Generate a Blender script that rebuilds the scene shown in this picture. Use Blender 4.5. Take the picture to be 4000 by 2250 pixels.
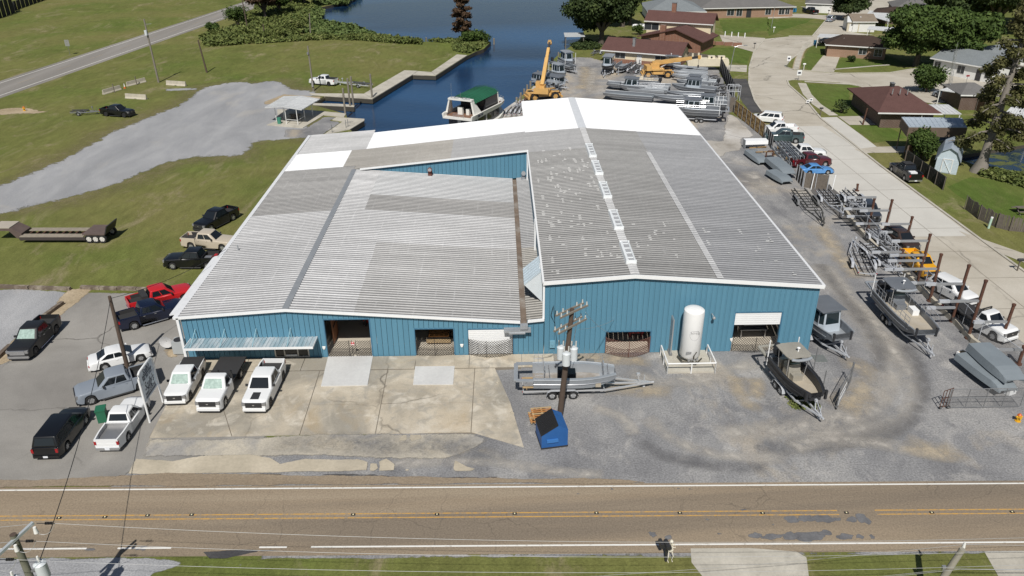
import bpy, bmesh, math, random
from math import sin, cos, pi, radians, sqrt, atan2
from mathutils import Vector, Matrix, noise as mnoise
from mathutils.geometry import tessellate_polygon, delaunay_2d_cdt
import numpy as np
random.seed(7)
SC = bpy.context.scene
COL = SC.collection
for _o in list(bpy.data.objects): bpy.data.objects.remove(_o)

# ---------------------------------------------------------------- camera, sky, sun, exposure
CAM_H, FPX = 34.0, 3042.0
_d = Vector((40, 5875, FPX)).normalized(); _W = -_d
_v = Vector((-67, -1599, FPX)); _V = (_v - _v.dot(_d)*_d).normalized()
_U = _V.cross(_W)
if _U.x < 0: _U = -_U
cam_d = bpy.data.cameras.new('camera'); cam = bpy.data.objects.new('camera', cam_d); COL.objects.link(cam)
cam_d.sensor_width = 36; cam_d.lens = 36*FPX/4000; cam_d.clip_start = 0.5; cam_d.clip_end = 4000
cam.matrix_world = Matrix(((_U[0], -_U[1], -_U[2], 0), (_V[0], -_V[1], -_V[2], 0), (_W[0], -_W[1], -_W[2], CAM_H), (0, 0, 0, 1)))
SC.camera = cam
SUN_EL, SUN_AZ = radians(50), radians(6)      # light travels towards +Y, a little to the right
world = bpy.data.worlds.new('World'); SC.world = world; world.use_nodes = True
_nt = world.node_tree; _nt.nodes.clear()
_sky = _nt.nodes.new('ShaderNodeTexSky'); _sky.sky_type = 'NISHITA'; _sky.sun_disc = False
_sky.sun_elevation = SUN_EL; _sky.sun_rotation = radians(180)+SUN_AZ
_bg = _nt.nodes.new('ShaderNodeBackground'); _bg.inputs[1].default_value = 0.05
_ow = _nt.nodes.new('ShaderNodeOutputWorld')
_nt.links.new(_sky.outputs[0], _bg.inputs[0]); _nt.links.new(_bg.outputs[0], _ow.inputs[0])
sun_d = bpy.data.lights.new('sun', 'SUN'); sun_d.energy = 4.5; sun_d.angle = radians(0.5); sun_d.color = (1, 0.96, 0.90)
sun = bpy.data.objects.new('sun', sun_d); COL.objects.link(sun)
sun.rotation_euler = Vector((sin(SUN_AZ)*cos(SUN_EL), cos(SUN_AZ)*cos(SUN_EL), -sin(SUN_EL))).to_track_quat('-Z', 'Y').to_euler()
sun.location = (-10, -60, 120)
SC.view_settings.view_transform = 'Standard'; SC.view_settings.look = 'None'
SC.view_settings.exposure = 0.0; SC.view_settings.gamma = 1
SC.render.resolution_x = 1024; SC.render.resolution_y = 576

# ---------------------------------------------------------------- survey: photo measurements -> places on the ground
ZR = dict(S=(0,0,1), D=(0,0,.644), A1=(0,0,2.415), A2=(1000,0,2.415), A3=(2000,0,2.415), A4=(3000,0,2.415), B1=(0,600,2.415),
          B4=(2800,400,2.0125), C1=(0,1100,2.0125), C2=(1000,1100,2.0125), C3=(1900,1100,2.0125), C4=(2900,1000,2.07),
          D1=(0,1700,1.84), D2=(1300,1700,1.84), D3=(2600,1700,1.84), E1=(1900,150,4.14), E2=(2450,180,4.14), E3=(2900,480,4.83),
          E4=(3150,700,3.622), E5=(3350,1000,3.22), E6=(1650,300,4.83), E7=(500,1350,4.14), E8=(0,1950,4.83))
def _ray(k, x, y):
    z = ZR[k]; r = Vector((z[0]+x/z[2]-2000, z[1]+y/z[2]-1125, FPX))
    return Vector((r.dot(_U), r.dot(_V), r.dot(_W)))
def P(k, x, y, z=0.0):
    r = _ray(k, x, y); t = (z-CAM_H)/r.z
    return Vector((r.x*t, r.y*t, z))
def PYW(k, x, y, Y):
    r = _ray(k, x, y); t = Y/r.y
    return Vector((r.x*t, Y, CAM_H+r.z*t))
def PS(k, *pts, z=0.0): return [P(k, a, b, z) for a, b in pts]
def hgt(k, base, top):            # height of a point straight above a ground point
    b = P(k, *base); return PYW(k, top[0], top[1], b.y).z

# ---------------------------------------------------------------- materials
MATS = {}
class NB:
    def __init__(s, name):
        s.m = bpy.data.materials.new(name); s.m.use_nodes = True; s.t = s.m.node_tree; s.t.nodes.clear()
    def n(s, typ, **kw):
        nd = s.t.nodes.new('ShaderNode'+typ)
        for k, v in kw.items():
            if k.startswith('i_'):
                key = k[2:]; key = int(key) if key.isdigit() else key.replace('_', ' ')
                s.set(nd.inputs[key], v)
            else: setattr(nd, k, v)
        return nd
    def set(s, inp, v):
        if isinstance(v, bpy.types.NodeSocket): s.t.links.new(v, inp)
        elif isinstance(v, tuple) and len(v) == 3 and inp.type == 'RGBA': inp.default_value = (*v, 1)
        else: inp.default_value = v
    def noise(s, co, scale, detail=3, rough=.55, dist=0.0):
        return s.n('TexNoise', i_Vector=co, i_Scale=scale, i_Detail=detail, i_Roughness=rough, i_Distortion=dist).outputs[0]
    def ramp(s, fac, *stops):
        r = s.n('ValToRGB', i_0=fac); e = r.color_ramp.elements
        while len(e) < len(stops): e.new(.5)
        for el, (p, c) in zip(e, stops):
            el.position = p; el.color = (c, c, c, 1) if isinstance(c, (int, float)) else (*c, 1)
        return r.outputs[0]
    def mix(s, fac, a, b, blend='MIX'):
        m = s.n('Mix', data_type='RGBA', blend_type=blend)
        s.set(m.inputs[0], fac); s.set(m.inputs[6], a); s.set(m.inputs[7], b); return m.outputs[2]
    def math(s, op, a, b=0.0, c=None):
        m = s.n('Math', operation=op); s.set(m.inputs[0], a); s.set(m.inputs[1], b)
        if c is not None: s.set(m.inputs[2], c)
        return m.outputs[0]
    def pos(s, scale=(1, 1, 1), obj=False):
        if obj: v = s.n('TexCoord').outputs['Object']
        else: v = s.n('NewGeometry').outputs['Position']
        if scale == (1, 1, 1): return v
        return s.n('Mapping', i_Vector=v, i_Scale=scale).outputs[0]
    def out(s, col, rough=.8, metal=0.0, bump=None, bstr=.3, bdist=.02, alpha=None, spec=None, **kw):
        b = s.n('BsdfPrincipled'); s.set(b.inputs['Base Color'], col); s.set(b.inputs['Roughness'], rough); s.set(b.inputs['Metallic'], metal)
        if spec is not None: s.set(b.inputs['Specular IOR Level'], spec)
        for k, v in kw.items(): s.set(b.inputs[k.replace('_', ' ')], v)
        if bump is not None:
            s.set(b.inputs['Normal'], s.n('Bump', i_Height=bump, i_Strength=bstr, i_Distance=bdist).outputs[0])
        sh = b.outputs[0]
        if alpha is not None:
            mx = s.n('MixShader'); s.set(mx.inputs[0], alpha)
            s.t.links.new(s.n('BsdfTransparent').outputs[0], mx.inputs[1]); s.t.links.new(sh, mx.inputs[2]); sh = mx.outputs[0]
        s.t.links.new(sh, s.n('OutputMaterial').inputs[0]); return s.m
def sc(c, f): return tuple(x*f for x in c)
def mat(name, col=None, rough=.6, metal=0.0, var=.12, vscale=1.5, spec=None, coat=0.0, dirt=None, obj=False):
    """plain painted / metal / plastic surface with a little unevenness"""
    if name in MATS: return MATS[name]
    b = NB(name); co = b.pos(obj=obj)
    n = b.noise(co, vscale, 4, .6)
    c = b.mix(n, sc(col, 1-var), sc(col, 1+var))
    if dirt:
        n2 = b.ramp(b.noise(co, dirt[1], 5, .65), (.45, 0), (.7, dirt[2]))
        c = b.mix(n2, c, dirt[0])
    r = b.math('MULTIPLY_ADD', n, .2, rough-.1) if rough > .12 else rough
    kw = dict(Coat_Weight=coat, Coat_Roughness=.06) if coat else {}
    MATS[name] = b.out(c, r, metal, spec=spec, **kw); return MATS[name]

# ---------------------------------------------------------------- mesh building
class MB:
    def __init__(s): s.v = []; s.f = []; s.sm = []
    def add(s, vs, fs, smooth=False):
        o = len(s.v); s.v += [tuple(v) for v in vs]; s.f += [tuple(i+o for i in f) for f in fs]; s.sm += [smooth]*len(fs); return s
    def box(s, c, d, rz=0.0, taper=1.0):
        x, y, z = d[0]/2, d[1]/2, d[2]/2; vs = []
        for sz, k in ((-1, 1), (1, taper)):
            for a, b in ((-1, -1), (1, -1), (1, 1), (-1, 1)):
                px, py = a*x*k, b*y*k
                vs.append((c[0]+px*cos(rz)-py*sin(rz), c[1]+px*sin(rz)+py*cos(rz), c[2]+sz*z))
        return s.add(vs, [(3,2,1,0), (4,5,6,7), (0,1,5,4), (1,2,6,5), (2,3,7,6), (3,0,4,7)])
    def b2(s, a, b):            # box from min corner to max corner
        return s.box([(a[i]+b[i])/2 for i in range(3)], [abs(b[i]-a[i]) for i in range(3)])
    def bar(s, p, q, w, h=None, up=(0, 0, 1)):
        h = h or w; p = Vector(p); q = Vector(q); d = (q-p).normalized(); u = Vector(up)
        if abs(d.dot(u)) > .97: u = Vector((1, 0, 0))
        r = d.cross(u).normalized(); u = r.cross(d)
        vs = [e+r*(a*w/2)+u*(b*h/2) for e in (p, q) for a, b in ((-1,-1), (1,-1), (1,1), (-1,1))]
        return s.add(vs, [(3,2,1,0), (4,5,6,7), (0,1,5,4), (1,2,6,5), (2,3,7,6), (3,0,4,7)])
    def tube(s, pts, r, n=6, caps=True):
        pts = [Vector(p) for p in pts]; m = len(pts); rs = r if isinstance(r, (list, tuple)) else [r]*m
        vs = []; fs = []
        for i, p in enumerate(pts):
            d = (pts[min(i+1, m-1)]-pts[max(i-1, 0)]).normalized()
            u = Vector((0, 0, 1)) if abs(d.z) < .95 else Vector((1, 0, 0))
            a = d.cross(u).normalized(); b = a.cross(d)
            for k in range(n):
                t = 2*pi*k/n; vs.append(p+a*(cos(t)*rs[i])+b*(sin(t)*rs[i]))
        for i in range(m-1):
            for k in range(n): fs.append((i*n+k, i*n+(k+1) % n, (i+1)*n+(k+1) % n, (i+1)*n+k))
        s.add(vs, fs, n > 4)
        if caps:
            s.f.append(tuple(len(s.v)-len(vs)+k for k in range(n))[::-1]); s.f.append(tuple(len(s.v)-n+k for k in range(n))); s.sm += [False, False]
        return s
    def cyl(s, p, q, r, n=12, r2=None): return s.tube([p, q], [r, r if r2 is None else r2], n)
    def prism(s, poly, z0, z1):
        n = len(poly); vs = [(p[0], p[1], z0) for p in poly]+[(p[0], p[1], z1) for p in poly]
        fs = [tuple(range(n))[::-1], tuple(range(n, 2*n))]+[(i, (i+1) % n, n+(i+1) % n, n+i) for i in range(n)]
        return s.add(vs, fs)
    def extr(s, prof, a, b, axis='y'):       # profile in the (x,z) plane swept along y, or (y,z) along x
        n = len(prof); vs = []
        for t in (a, b): vs += [(p[0], t, p[1]) if axis == 'y' else (t, p[0], p[1]) for p in prof]
        return s.add(vs, [tuple(range(n)), tuple(range(n, 2*n))[::-1]]+[(i, n+i, n+(i+1) % n, (i+1) % n) for i in range(n)])
    def loft(s, rings, closed=True, caps=True, smooth=True):
        n = len(rings[0]); vs = [v for r in rings for v in r]; fs = []
        for i in range(len(rings)-1):
            for k in range(n if closed else n-1):
                fs.append((i*n+k, i*n+(k+1) % n, (i+1)*n+(k+1) % n, (i+1)*n+k))
        if caps: fs += [tuple(range(n))[::-1], tuple(range((len(rings)-1)*n, len(rings)*n))]
        return s.add(vs, fs, smooth)
    def quad(s, *p): return s.add(p, [tuple(range(len(p)))])
    def ball(s, c, r, n=10, m=6, sq=(1, 1, 1)):
        rings = []
        for j in range(1, m):
            t = pi*j/m; rings.append([(c[0]+r*sq[0]*sin(t)*cos(2*pi*k/n), c[1]+r*sq[1]*sin(t)*sin(2*pi*k/n), c[2]+r*sq[2]*cos(t)) for k in range(n)])
        return s.loft(rings)
    def mesh(s, name, m):
        me = bpy.data.meshes.new(name); me.from_pydata(s.v, [], s.f)
        bm = bmesh.new(); bm.from_mesh(me); bmesh.ops.recalc_face_normals(bm, faces=bm.faces); bm.to_mesh(me); bm.free()
        if any(s.sm):
            me.polygons.foreach_set('use_smooth', s.sm); me.set_sharp_from_angle(angle=radians(38))
        if m: me.materials.append(m)
        return me
    def build(s, name, m, parent=None, loc=None, rz=0.0, **tags):
        return link(name, s.mesh(name, m), parent, loc, rz, **tags)
def link(name, me, parent=None, loc=None, rz=0.0, **tags):
    o = bpy.data.objects.new(name, me); COL.objects.link(o)
    if parent is not None: o.parent = parent
    if loc is not None: o.location = loc
    if rz: o.rotation_euler[2] = rz
    for k, v in tags.items():
        if v is not None: o[k] = v
    return o
def thing(name, label, cat, loc=(0, 0, 0), rz=0.0, group=None):
    o = bpy.data.objects.new(name, None); COL.objects.link(o); o.location = loc; o.rotation_euler[2] = rz
    o.empty_display_size = .3; o['label'] = label; o['category'] = cat
    if group: o['group'] = group
    return o
def copy_tree(o, parent=None):
    c = o.copy(); COL.objects.link(c)
    if parent is not None: c.parent = parent
    for ch in o.children: copy_tree(ch, c)
    return c
def ang(a, b): return atan2(b[1]-a[1], b[0]-a[0])
def catenary(a, b, sag, n=16):
    a = Vector(a); b = Vector(b)
    return [a.lerp(b, i/n)-Vector((0, 0, sag*4*(i/n)*(1-i/n))) for i in range(n+1)]
def text_mesh(body, size, extr=.004, shear=0.0, bold=0.0, width=None):
    c = bpy.data.curves.new('lettering', 'FONT'); c.body = body; c.size = size; c.shear = shear; c.extrude = extr; c.offset = bold
    c.align_x = 'CENTER'; c.align_y = 'CENTER'; c.resolution_u = 3
    o = bpy.data.objects.new('lettering', c); COL.objects.link(o)
    me = bpy.data.meshes.new_from_object(o); bpy.data.objects.remove(o)
    if width:
        xs = [v.co.x for v in me.vertices]; k = width/(max(xs)-min(xs))
        for v in me.vertices: v.co.x *= k
    return me
# ================================================================ GROUND
def resample(pts, step):
    out = []
    for i in range(len(pts)):
        a = Vector(pts[i][:2]); b = Vector(pts[(i+1) % len(pts)][:2]); n = max(1, int((b-a).length/step))
        out += [a.lerp(b, k/n) for k in range(n)]
    return out
def poly_area(p): return sum(p[i][0]*p[(i+1) % len(p)][1]-p[(i+1) % len(p)][0]*p[i][1] for i in range(len(p)))/2
def sheet(name, pts, z, m, fade=0.0, jit=0.0, step=1.5, thick=0.0, grow=0.0, kind='structure', parent=None, holes=(), **tags):
    """a flat piece of ground; fade = width of a ragged border where it thins out"""
    p = [Vector(q[:2]) for q in pts]
    if poly_area(p) < 0: p.reverse()
    if fade or jit: p = resample(p, step)
    if grow:
        p = resample(p, step); p = [a+Vector(((p[(i+1) % len(p)]-p[i-1]).y, -(p[(i+1) % len(p)]-p[i-1]).x)).normalized()*grow for i, a in enumerate(p)]
    if jit:
        q = []
        for i, a in enumerate(p):
            t = (p[(i+1) % len(p)]-p[i-1]).normalized(); nrm = Vector((t.y, -t.x))
            q.append(a+nrm*jit*(mnoise.noise((a.x*.35, a.y*.35, z*50))+.6*mnoise.noise((a.x*1.3, a.y*1.3, 3))))
        p = q
    vs = [(a.x, a.y, z) for a in p]; fs = []; at = [1.0]*len(vs); n = len(p)
    if fade:
        A = np.array([(q.x, q.y) for q in p]); B = np.roll(A, -1, 0); D = B-A; L2 = np.maximum((D**2).sum(1), 1e-9)
        def dist(Q):
            t = np.clip(((Q[:, None]-A[None])*D[None]).sum(2)/L2, 0, 1); return np.sqrt((((A[None]+t[..., None]*D[None])-Q[:, None])**2).sum(2)).min(1)
        def inside(Q):
            x, y = Q[:, :1], Q[:, 1:]; c = ((A[:, 1] > y) != (B[:, 1] > y)) & (x < (B[:, 0]-A[:, 0])*(y-A[:, 1])/np.where(B[:, 1] == A[:, 1], 1e-9, B[:, 1]-A[:, 1])+A[:, 0]); return c.sum(1) % 2 == 1
        lo, hi = A.min(0), A.max(0); g = max(fade*.55, .12); nn_ = ((hi-lo)/g).prod()
        if nn_ > 22000: g *= sqrt(nn_/22000)
        X, Y = np.meshgrid(np.arange(lo[0], hi[0], g), np.arange(lo[1], hi[1], g)); Q = np.stack([X.ravel(), Y.ravel()], 1); Q = Q+(np.random.RandomState(1).rand(*Q.shape)-.5)*g*.5
        Q = np.concatenate([q[inside(q)] for q in np.array_split(Q, max(1, len(Q)//4000))]) if len(Q) else Q
        dq = np.concatenate([dist(q) for q in np.array_split(Q, max(1, len(Q)//4000))]) if len(Q) else np.zeros(0)
        keep = (dq > g*.35) & ((dq < fade*1.7) | (np.arange(len(dq)) % 13 == 0)); Q = Q[keep]
        r = delaunay_2d_cdt([Vector((q[0], q[1])) for q in np.concatenate([A, Q])], [(i, (i+1) % n) for i in range(n)], [], 1, 1e-5)
        vs = [(v.x, v.y, z) for v in r[0]]; V_ = np.array([v[:2] for v in vs]); at = [float(x) for x in np.minimum(1, np.concatenate([dist(q) for q in np.array_split(V_, max(1, len(V_)//4000))])/fade)]
        fs = [tuple(f) for f in r[2]]
        for i, f in enumerate(fs):
            a_, b_, c_ = (vs[k] for k in f[:3])
            if (b_[0]-a_[0])*(c_[1]-a_[1])-(b_[1]-a_[1])*(c_[0]-a_[0]) < 0: fs[i] = f[::-1]
        me = bpy.data.meshes.new(name); me.from_pydata(vs, [], fs)
        me.attributes.new('edge', 'FLOAT', 'POINT').data.foreach_set('value', at); me.materials.append(m)
        if parent is None: tags['kind'] = kind
        return link(name, me, parent, **tags)
    base = 0; inner = [Vector(v) for v in vs]
    loops = [inner]; idx = list(range(base, base+n))
    for h in holes:
        hv = [Vector((q[0], q[1], z)) for q in h]; loops.append(hv); idx += range(len(vs), len(vs)+len(hv)); vs += [tuple(q) for q in hv]; at += [1.0]*len(hv)
    for t in tessellate_polygon(loops):
        t = [idx[i] for i in t]
        a, b, c = (vs[i] for i in t)
        if (b[0]-a[0])*(c[1]-a[1])-(b[1]-a[1])*(c[0]-a[0]) < 0: t.reverse()
        fs.append(tuple(t))
    if thick:
        m0 = len(vs); nn = len(vs)
        for v in list(vs): vs.append((v[0], v[1], z-thick)); at.append(1.0)
        fs += [((i+1) % n, i, m0+i, m0+(i+1) % n) for i in range(n)]
    me = bpy.data.meshes.new(name); me.from_pydata(vs, [], fs)
    me.attributes.new('edge', 'FLOAT', 'POINT').data.foreach_set('value', at); me.materials.append(m)
    if parent is None: tags['kind'] = kind
    return link(name, me, parent, **tags)

def ground_mat(name, stops, scale, fine, fine_amt=.25, patches=(), rough=.9, fade=False, stretch=(1, 1, 1), bstr=.4, cracks=0.0, ck=.75, spec=.2, track=None, thin=1.0):
    b = NB(name); co = b.pos(); cs = b.pos(stretch) if stretch != (1, 1, 1) else co
    n = b.noise(cs, scale, 6, .62, .3)
    c = b.ramp(n, *stops)
    for (col, sca, lo, hi, amt) in patches:
        c = b.mix(b.math('MULTIPLY', b.ramp(b.noise(b.n('Mapping', i_Vector=cs, i_Location=(sca*700, sca*300, 5)).outputs[0], sca, 5, .6, .6), (lo, 0), (hi, 1)), amt), c, col)
    if track:                                     # wheel tracks: arcs of lighter dust
        tc = b.n('Mapping', i_Vector=co, i_Location=(-track[0], -track[1], 0)).outputs[0]
        w = b.n('TexWave', wave_type='RINGS', rings_direction='Z', i_Vector=tc, i_Scale=track[2], i_Distortion=7.0, i_Detail=4, i_Detail_Scale=.7, i_Detail_Roughness=.65).outputs[1]
        c = b.mix(b.math('MULTIPLY', b.math('MULTIPLY', w, b.noise(co, .16, 2)), track[4]), c, track[3])
    f = b.noise(co, fine, 2, .7)
    c = b.mix(fine_amt, c, b.mix(f, (.02, .02, .02), (1.6, 1.6, 1.6)), 'MULTIPLY') if False else b.mix(1.0, c, b.ramp(f, (.25, 1-fine_amt), (.75, 1+fine_amt*.9)), 'MULTIPLY')
    if cracks:
        vor = b.n('TexVoronoi', feature='DISTANCE_TO_EDGE', i_Vector=b.n('VectorMath', operation='ADD', i_0=co, i_1=b.n('TexNoise', i_Vector=co, i_Scale=.9, i_Detail=4).outputs[1]).outputs[0], i_Scale=cracks).outputs[0]
        c = b.mix(b.math('MULTIPLY', b.ramp(vor, (0.0, ck), (.012, 0.0)), b.ramp(b.noise(co, .11, 2), (.45, 0), (.6, 1))), c, (.05, .045, .04))
    al = None
    if fade:
        e = b.n('Attribute', attribute_name='edge').outputs['Fac']
        nz = b.noise(co, .9, 5, .7, .5)
        s = b.math('ADD', b.math('MULTIPLY', e, 1.3), b.math('MULTIPLY_ADD', nz, 1.6, -1.1))
        al = b.ramp(s, (.22, 0), (.5, 1)) if thin == 1 else b.math('MULTIPLY', b.math('MULTIPLY', b.ramp(b.math('ADD', e, 0), (0, 0), (1, 1)), b.ramp(nz, (.3, .1), (.65, 1))), thin)
    MATS[name] = b.out(c, rough, bump=f, bstr=bstr, bdist=.02, alpha=al, spec=spec); return MATS[name]

def grass_mat(name, base, dry, lush, bare, k=1.0):
    b = NB(name); co = b.pos()
    big = b.noise(co, .03, 4, .6, .4); mid = b.noise(b.pos((1, .7, 1)), .16, 6, .7, .6); fine = b.noise(co, 5.5, 4, .8); f2 = b.noise(b.pos((1, .35, 1)), 1.1, 4, .7)
    c = b.mix(b.ramp(mid, (.34, 0), (.66, 1)), sc(base, .82), sc(base, 1.25))
    c = b.mix(b.ramp(big, (.36, 0), (.64, .85)), c, dry)
    c = b.mix(b.ramp(b.noise(b.n('Mapping', i_Vector=co, i_Location=(40, 11, 0)).outputs[0], .055, 4), (.5, 0), (.68, .6)), c, lush)
    c = b.mix(b.math('MULTIPLY', b.ramp(b.noise(b.n('Mapping', i_Vector=co, i_Scale=(1, .45, 1), i_Rotation=(0, 0, .25), i_Location=(7, 3, 0)).outputs[0], .2, 7, .75, .8), (.54, 0), (.70, .75)), k), c, bare)
    c = b.mix(1.0, c, b.ramp(f2, (.25, .8), (.75, 1.22)), 'MULTIPLY'); c = b.mix(1.0, c, b.ramp(fine, (.2, .6), (.8, 1.4)), 'MULTIPLY')
    MATS[name] = b.out(c, .9, bump=fine, bstr=.8, bdist=.06, spec=.08)
grass_mat('grass', (.116, .136, .036), (.172, .160, .060), (.094, .134, .028), (.27, .225, .14))
grass_mat('lawn', (.082, .122, .026), (.118, .138, .038), (.066, .116, .020), (.17, .16, .07), .5)
ground_mat('gravel_light', ((.3, (.25, .254, .262)), (.5, (.31, .313, .32)), (.7, (.385, .386, .39))), .12, 9, .32, [((.43, .40, .35), .09, .55, .75, .6), ((.28, .285, .30), .3, .55, .7, .5)], fade=True, stretch=(1.6, .6, 1))
ground_mat('gravel_dark', ((.28, (.165, .165, .17)), (.48, (.235, .234, .236)), (.66, (.325, .318, .308)), (.8, (.42, .405, .38))), .16, 8, .40, [((.46, .39, .29), .08, .52, .66, .8), ((.13, .13, .138), .19, .55, .68, .6), ((.46, .44, .41), .45, .56, .7, .5), ((.17, .17, .175), 1.1, .56, .7, .5)], fade=True, stretch=(1, .75, 1))
ground_mat('gravel_spill', ((.3, (.15, .15, .157)), (.5, (.24, .237, .235)), (.72, (.34, .325, .305))), .35, 9, .4, [((.44, .39, .31), .4, .5, .62, .8), ((.12, .12, .128), .3, .55, .7, .6)], fade=True, thin=.75)
ground_mat('asphalt_lot', ((.3, (.20, .19, .175)), (.5, (.27, .258, .237)), (.7, (.335, .32, .295))), .11, 14, .14, [((.15, .148, .145), .06, .55, .7, .7), ((.42, .40, .36), .5, .68, .8, .5)], cracks=.12, fade=True, bstr=.2)
ground_mat('asphalt_dark', ((.3, (.055, .055, .058)), (.7, (.10, .098, .095))), .3, 6, .2, [((.22, .21, .2), .2, .6, .8, .6)], fade=True)
ground_mat('concrete_apron', ((.28, (.36, .315, .245)), (.5, (.48, .425, .335)), (.7, (.56, .505, .41))), .3, 13, .12, [((.27, .25, .21), .16, .48, .62, .85), ((.62, .575, .49), .6, .53, .68, .7), ((.32, .30, .26), .9, .53, .66, .7), ((.40, .30, .17), .22, .6, .74, .5)], cracks=.12, bstr=.15)
ground_mat('concrete_apron_ragged', ((.28, (.36, .32, .245)), (.5, (.47, .415, .32)), (.7, (.55, .49, .385))), .25, 5, .10, [((.27, .245, .20), .13, .55, .72, .5)], cracks=.15, fade=True, bstr=.15)
ground_mat('apron_worn', ((.28, (.33, .305, .26)), (.5, (.42, .385, .32)), (.7, (.50, .455, .37))), .3, 9, .2, [((.27, .265, .26), .3, .5, .64, .8)], fade=True, thin=1.0)
ground_mat('concrete_new', ((.3, (.50, .50, .49)), (.7, (.60, .60, .585))), .3, 5, .06, [((.42, .41, .39), .5, .6, .8, .5)], bstr=.1)
ground_mat('concrete_street', ((.28, (.36, .325, .265)), (.5, (.44, .405, .34)), (.7, (.50, .465, .40))), .15, 12, .1, [((.32, .295, .25), .09, .56, .75, .55)], cracks=.07, bstr=.1)
ground_mat('concrete_pale', ((.3, (.48, .465, .425)), (.7, (.55, .535, .49))), .2, 12, .07, [((.45, .43, .40), .3, .58, .8, .5)], bstr=.1)
ground_mat('concrete_walk', ((.3, (.38, .355, .30)), (.7, (.52, .49, .42))), .4, 5, .1, [((.22, .21, .18), .3, .55, .75, .6)], bstr=.15)
ground_mat('concrete_yard', ((.3, (.30, .28, .25)), (.5, (.42, .395, .355)), (.72, (.56, .545, .52))), .16, 5, .12, [((.18, .155, .12), .12, .56, .72, .8)], cracks=.08, fade=True)
ground_mat('dirt', ((.3, (.30, .235, .15)), (.7, (.45, .37, .26))), .3, 5, .25, fade=True)
ground_mat('road_tan', ((.25, (.235, .186, .132)), (.5, (.28, .224, .160)), (.75, (.33, .27, .198))), .3, 9, .24, [((.185, .153, .118), .16, .5, .64, .8), ((.36, .30, .22), .3, .56, .7, .5)], stretch=(.08, 1, 1), cracks=.3, ck=.4, bstr=.25)
ground_mat('road_tan_ragged', ((.25, (.235, .186, .132)), (.5, (.28, .224, .160)), (.75, (.33, .27, .198))), .3, 9, .24, [((.20, .165, .13), .09, .52, .7, .7)], stretch=(.15, 1, 1), cracks=.0, bstr=.25, fade=True)
ground_mat('road_grey', ((.3, (.19, .18, .165)), (.5, (.235, .22, .20)), (.7, (.28, .265, .245))), .1, 4, .12, stretch=(2, .12, 1), bstr=.2)
ground_mat('patch', ((.3, (.105, .105, .11)), (.6, (.17, .17, .175)), (.8, (.24, .24, .245))), .6, 6, .15, fade=True)
def paint_mat(name, col, wear=.5):
    b = NB(name); co = b.pos(); n = b.noise(co, 3.5, 5, .75); c = b.mix(b.ramp(n, (wear, 0), (wear+.16, .8)), col, (.24, .21, .17))
    MATS[name] = b.out(c, .7)
paint_mat('line_white', (.74, .73, .69), .55); paint_mat('line_yellow', (.54, .31, .08), .46); paint_mat('line_yellow_faint', (.36, .27, .15), .42)
def water_mat():
    b = NB('water'); co = b.pos()
    r1 = b.noise(co, .9, 4, .6); r2 = b.noise(b.pos((1, .5, 1)), .05, 3, .5)
    h = b.math('ADD', r1, b.math('MULTIPLY', r2, 2.0))
    gust = b.noise(b.pos((.4, 1, 1)), .022, 3, .5, .6)
    MATS['water'] = b.out(b.mix(b.ramp(gust, (.4, 0), (.65, 1)), (.006, .020, .052), (.022, .085, .20)), b.ramp(gust, (.35, .07), (.65, .2)), bump=h, bstr=.3, bdist=.12, spec=.5)
water_mat()

# --- the lake and the slip: a hole in the ground sheet, with water about a metre below
SHORE = (PS('A2', (890, 0), (720, 45), (600, 72), (640, 120), (600, 190), (700, 220), (900, 245), (1050, 300), (1140, 340), (1300, 375), (1400, 395), (1600, 392), (1850, 395), (2000, 385), (2150, 375), (2215, 395), (2150, 460), (2092, 482))
         + PS('A2', (1990, 528), (1695, 718), (1480, 706), (1100, 935), (650, 905), (520, 985), (850, 1075), (858, 1108), (1020, 1128), (890, 1222))
         + [Vector((-17.2, 105.5, 0)), Vector((-1.5, 105.0, 0))] + PS('E1', (180, 1300), (440, 1040), (770, 750), (870, 560), (1010, 420), (1160, 262), (1330, 150))
         + PS('A3', (640, 370), (690, 260), (760, 130), (900, 20)) + [Vector((60, 330, 0)), Vector((120, 420, 0)), Vector((150, 620, 0)), Vector((-130, 640, 0)), Vector((-90, 400, 0))])
POND = PS('D', (2400, 395), (2480, 380), (2640, 355), (2680, 470), (2576, 455), (2480, 425))
G0 = [(-700, -60), (700, -60), (700, 1500), (-700, 1500)]
ground = sheet('ground', G0, 0, MATS['grass'], holes=[[(p.x, p.y) for p in SHORE], [(p.x, p.y) for p in POND]])
bank = MB()
for ring in (SHORE, POND):
    for i in range(len(ring)):
        a, b = ring[i], ring[(i+1) % len(ring)]
        bank.quad((a.x, a.y, 0), (b.x, b.y, 0), (b.x, b.y, -2), (a.x, a.y, -2))
bank.build('bank', mat('bank_earth', (.07, .06, .045), .9, var=.4), kind='structure')
sheet('lake_water', [(-140, 96), (40, 96), (160, 260), (170, 660), (-150, 660)], -.85, MATS['water'])
def pond_mat():
    b = NB('pond'); co = b.pos(); n = b.noise(co, .35, 5, .7, .5); f = b.ramp(n, (.5, 0), (.6, 1))
    MATS['pond'] = b.out(b.mix(f, (.012, .030, .06), b.mix(b.noise(co, 3, 3), (.05, .07, .015), (.13, .14, .04))), b.ramp(f, (0, .08), (1, .9)), bump=b.noise(co, 1.5, 3), bstr=.2, bdist=.05)
pond_mat()
sheet('pond_water', [(60, 60), (90, 60), (90, 110), (60, 110)], -.5, MATS['pond'])

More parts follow.
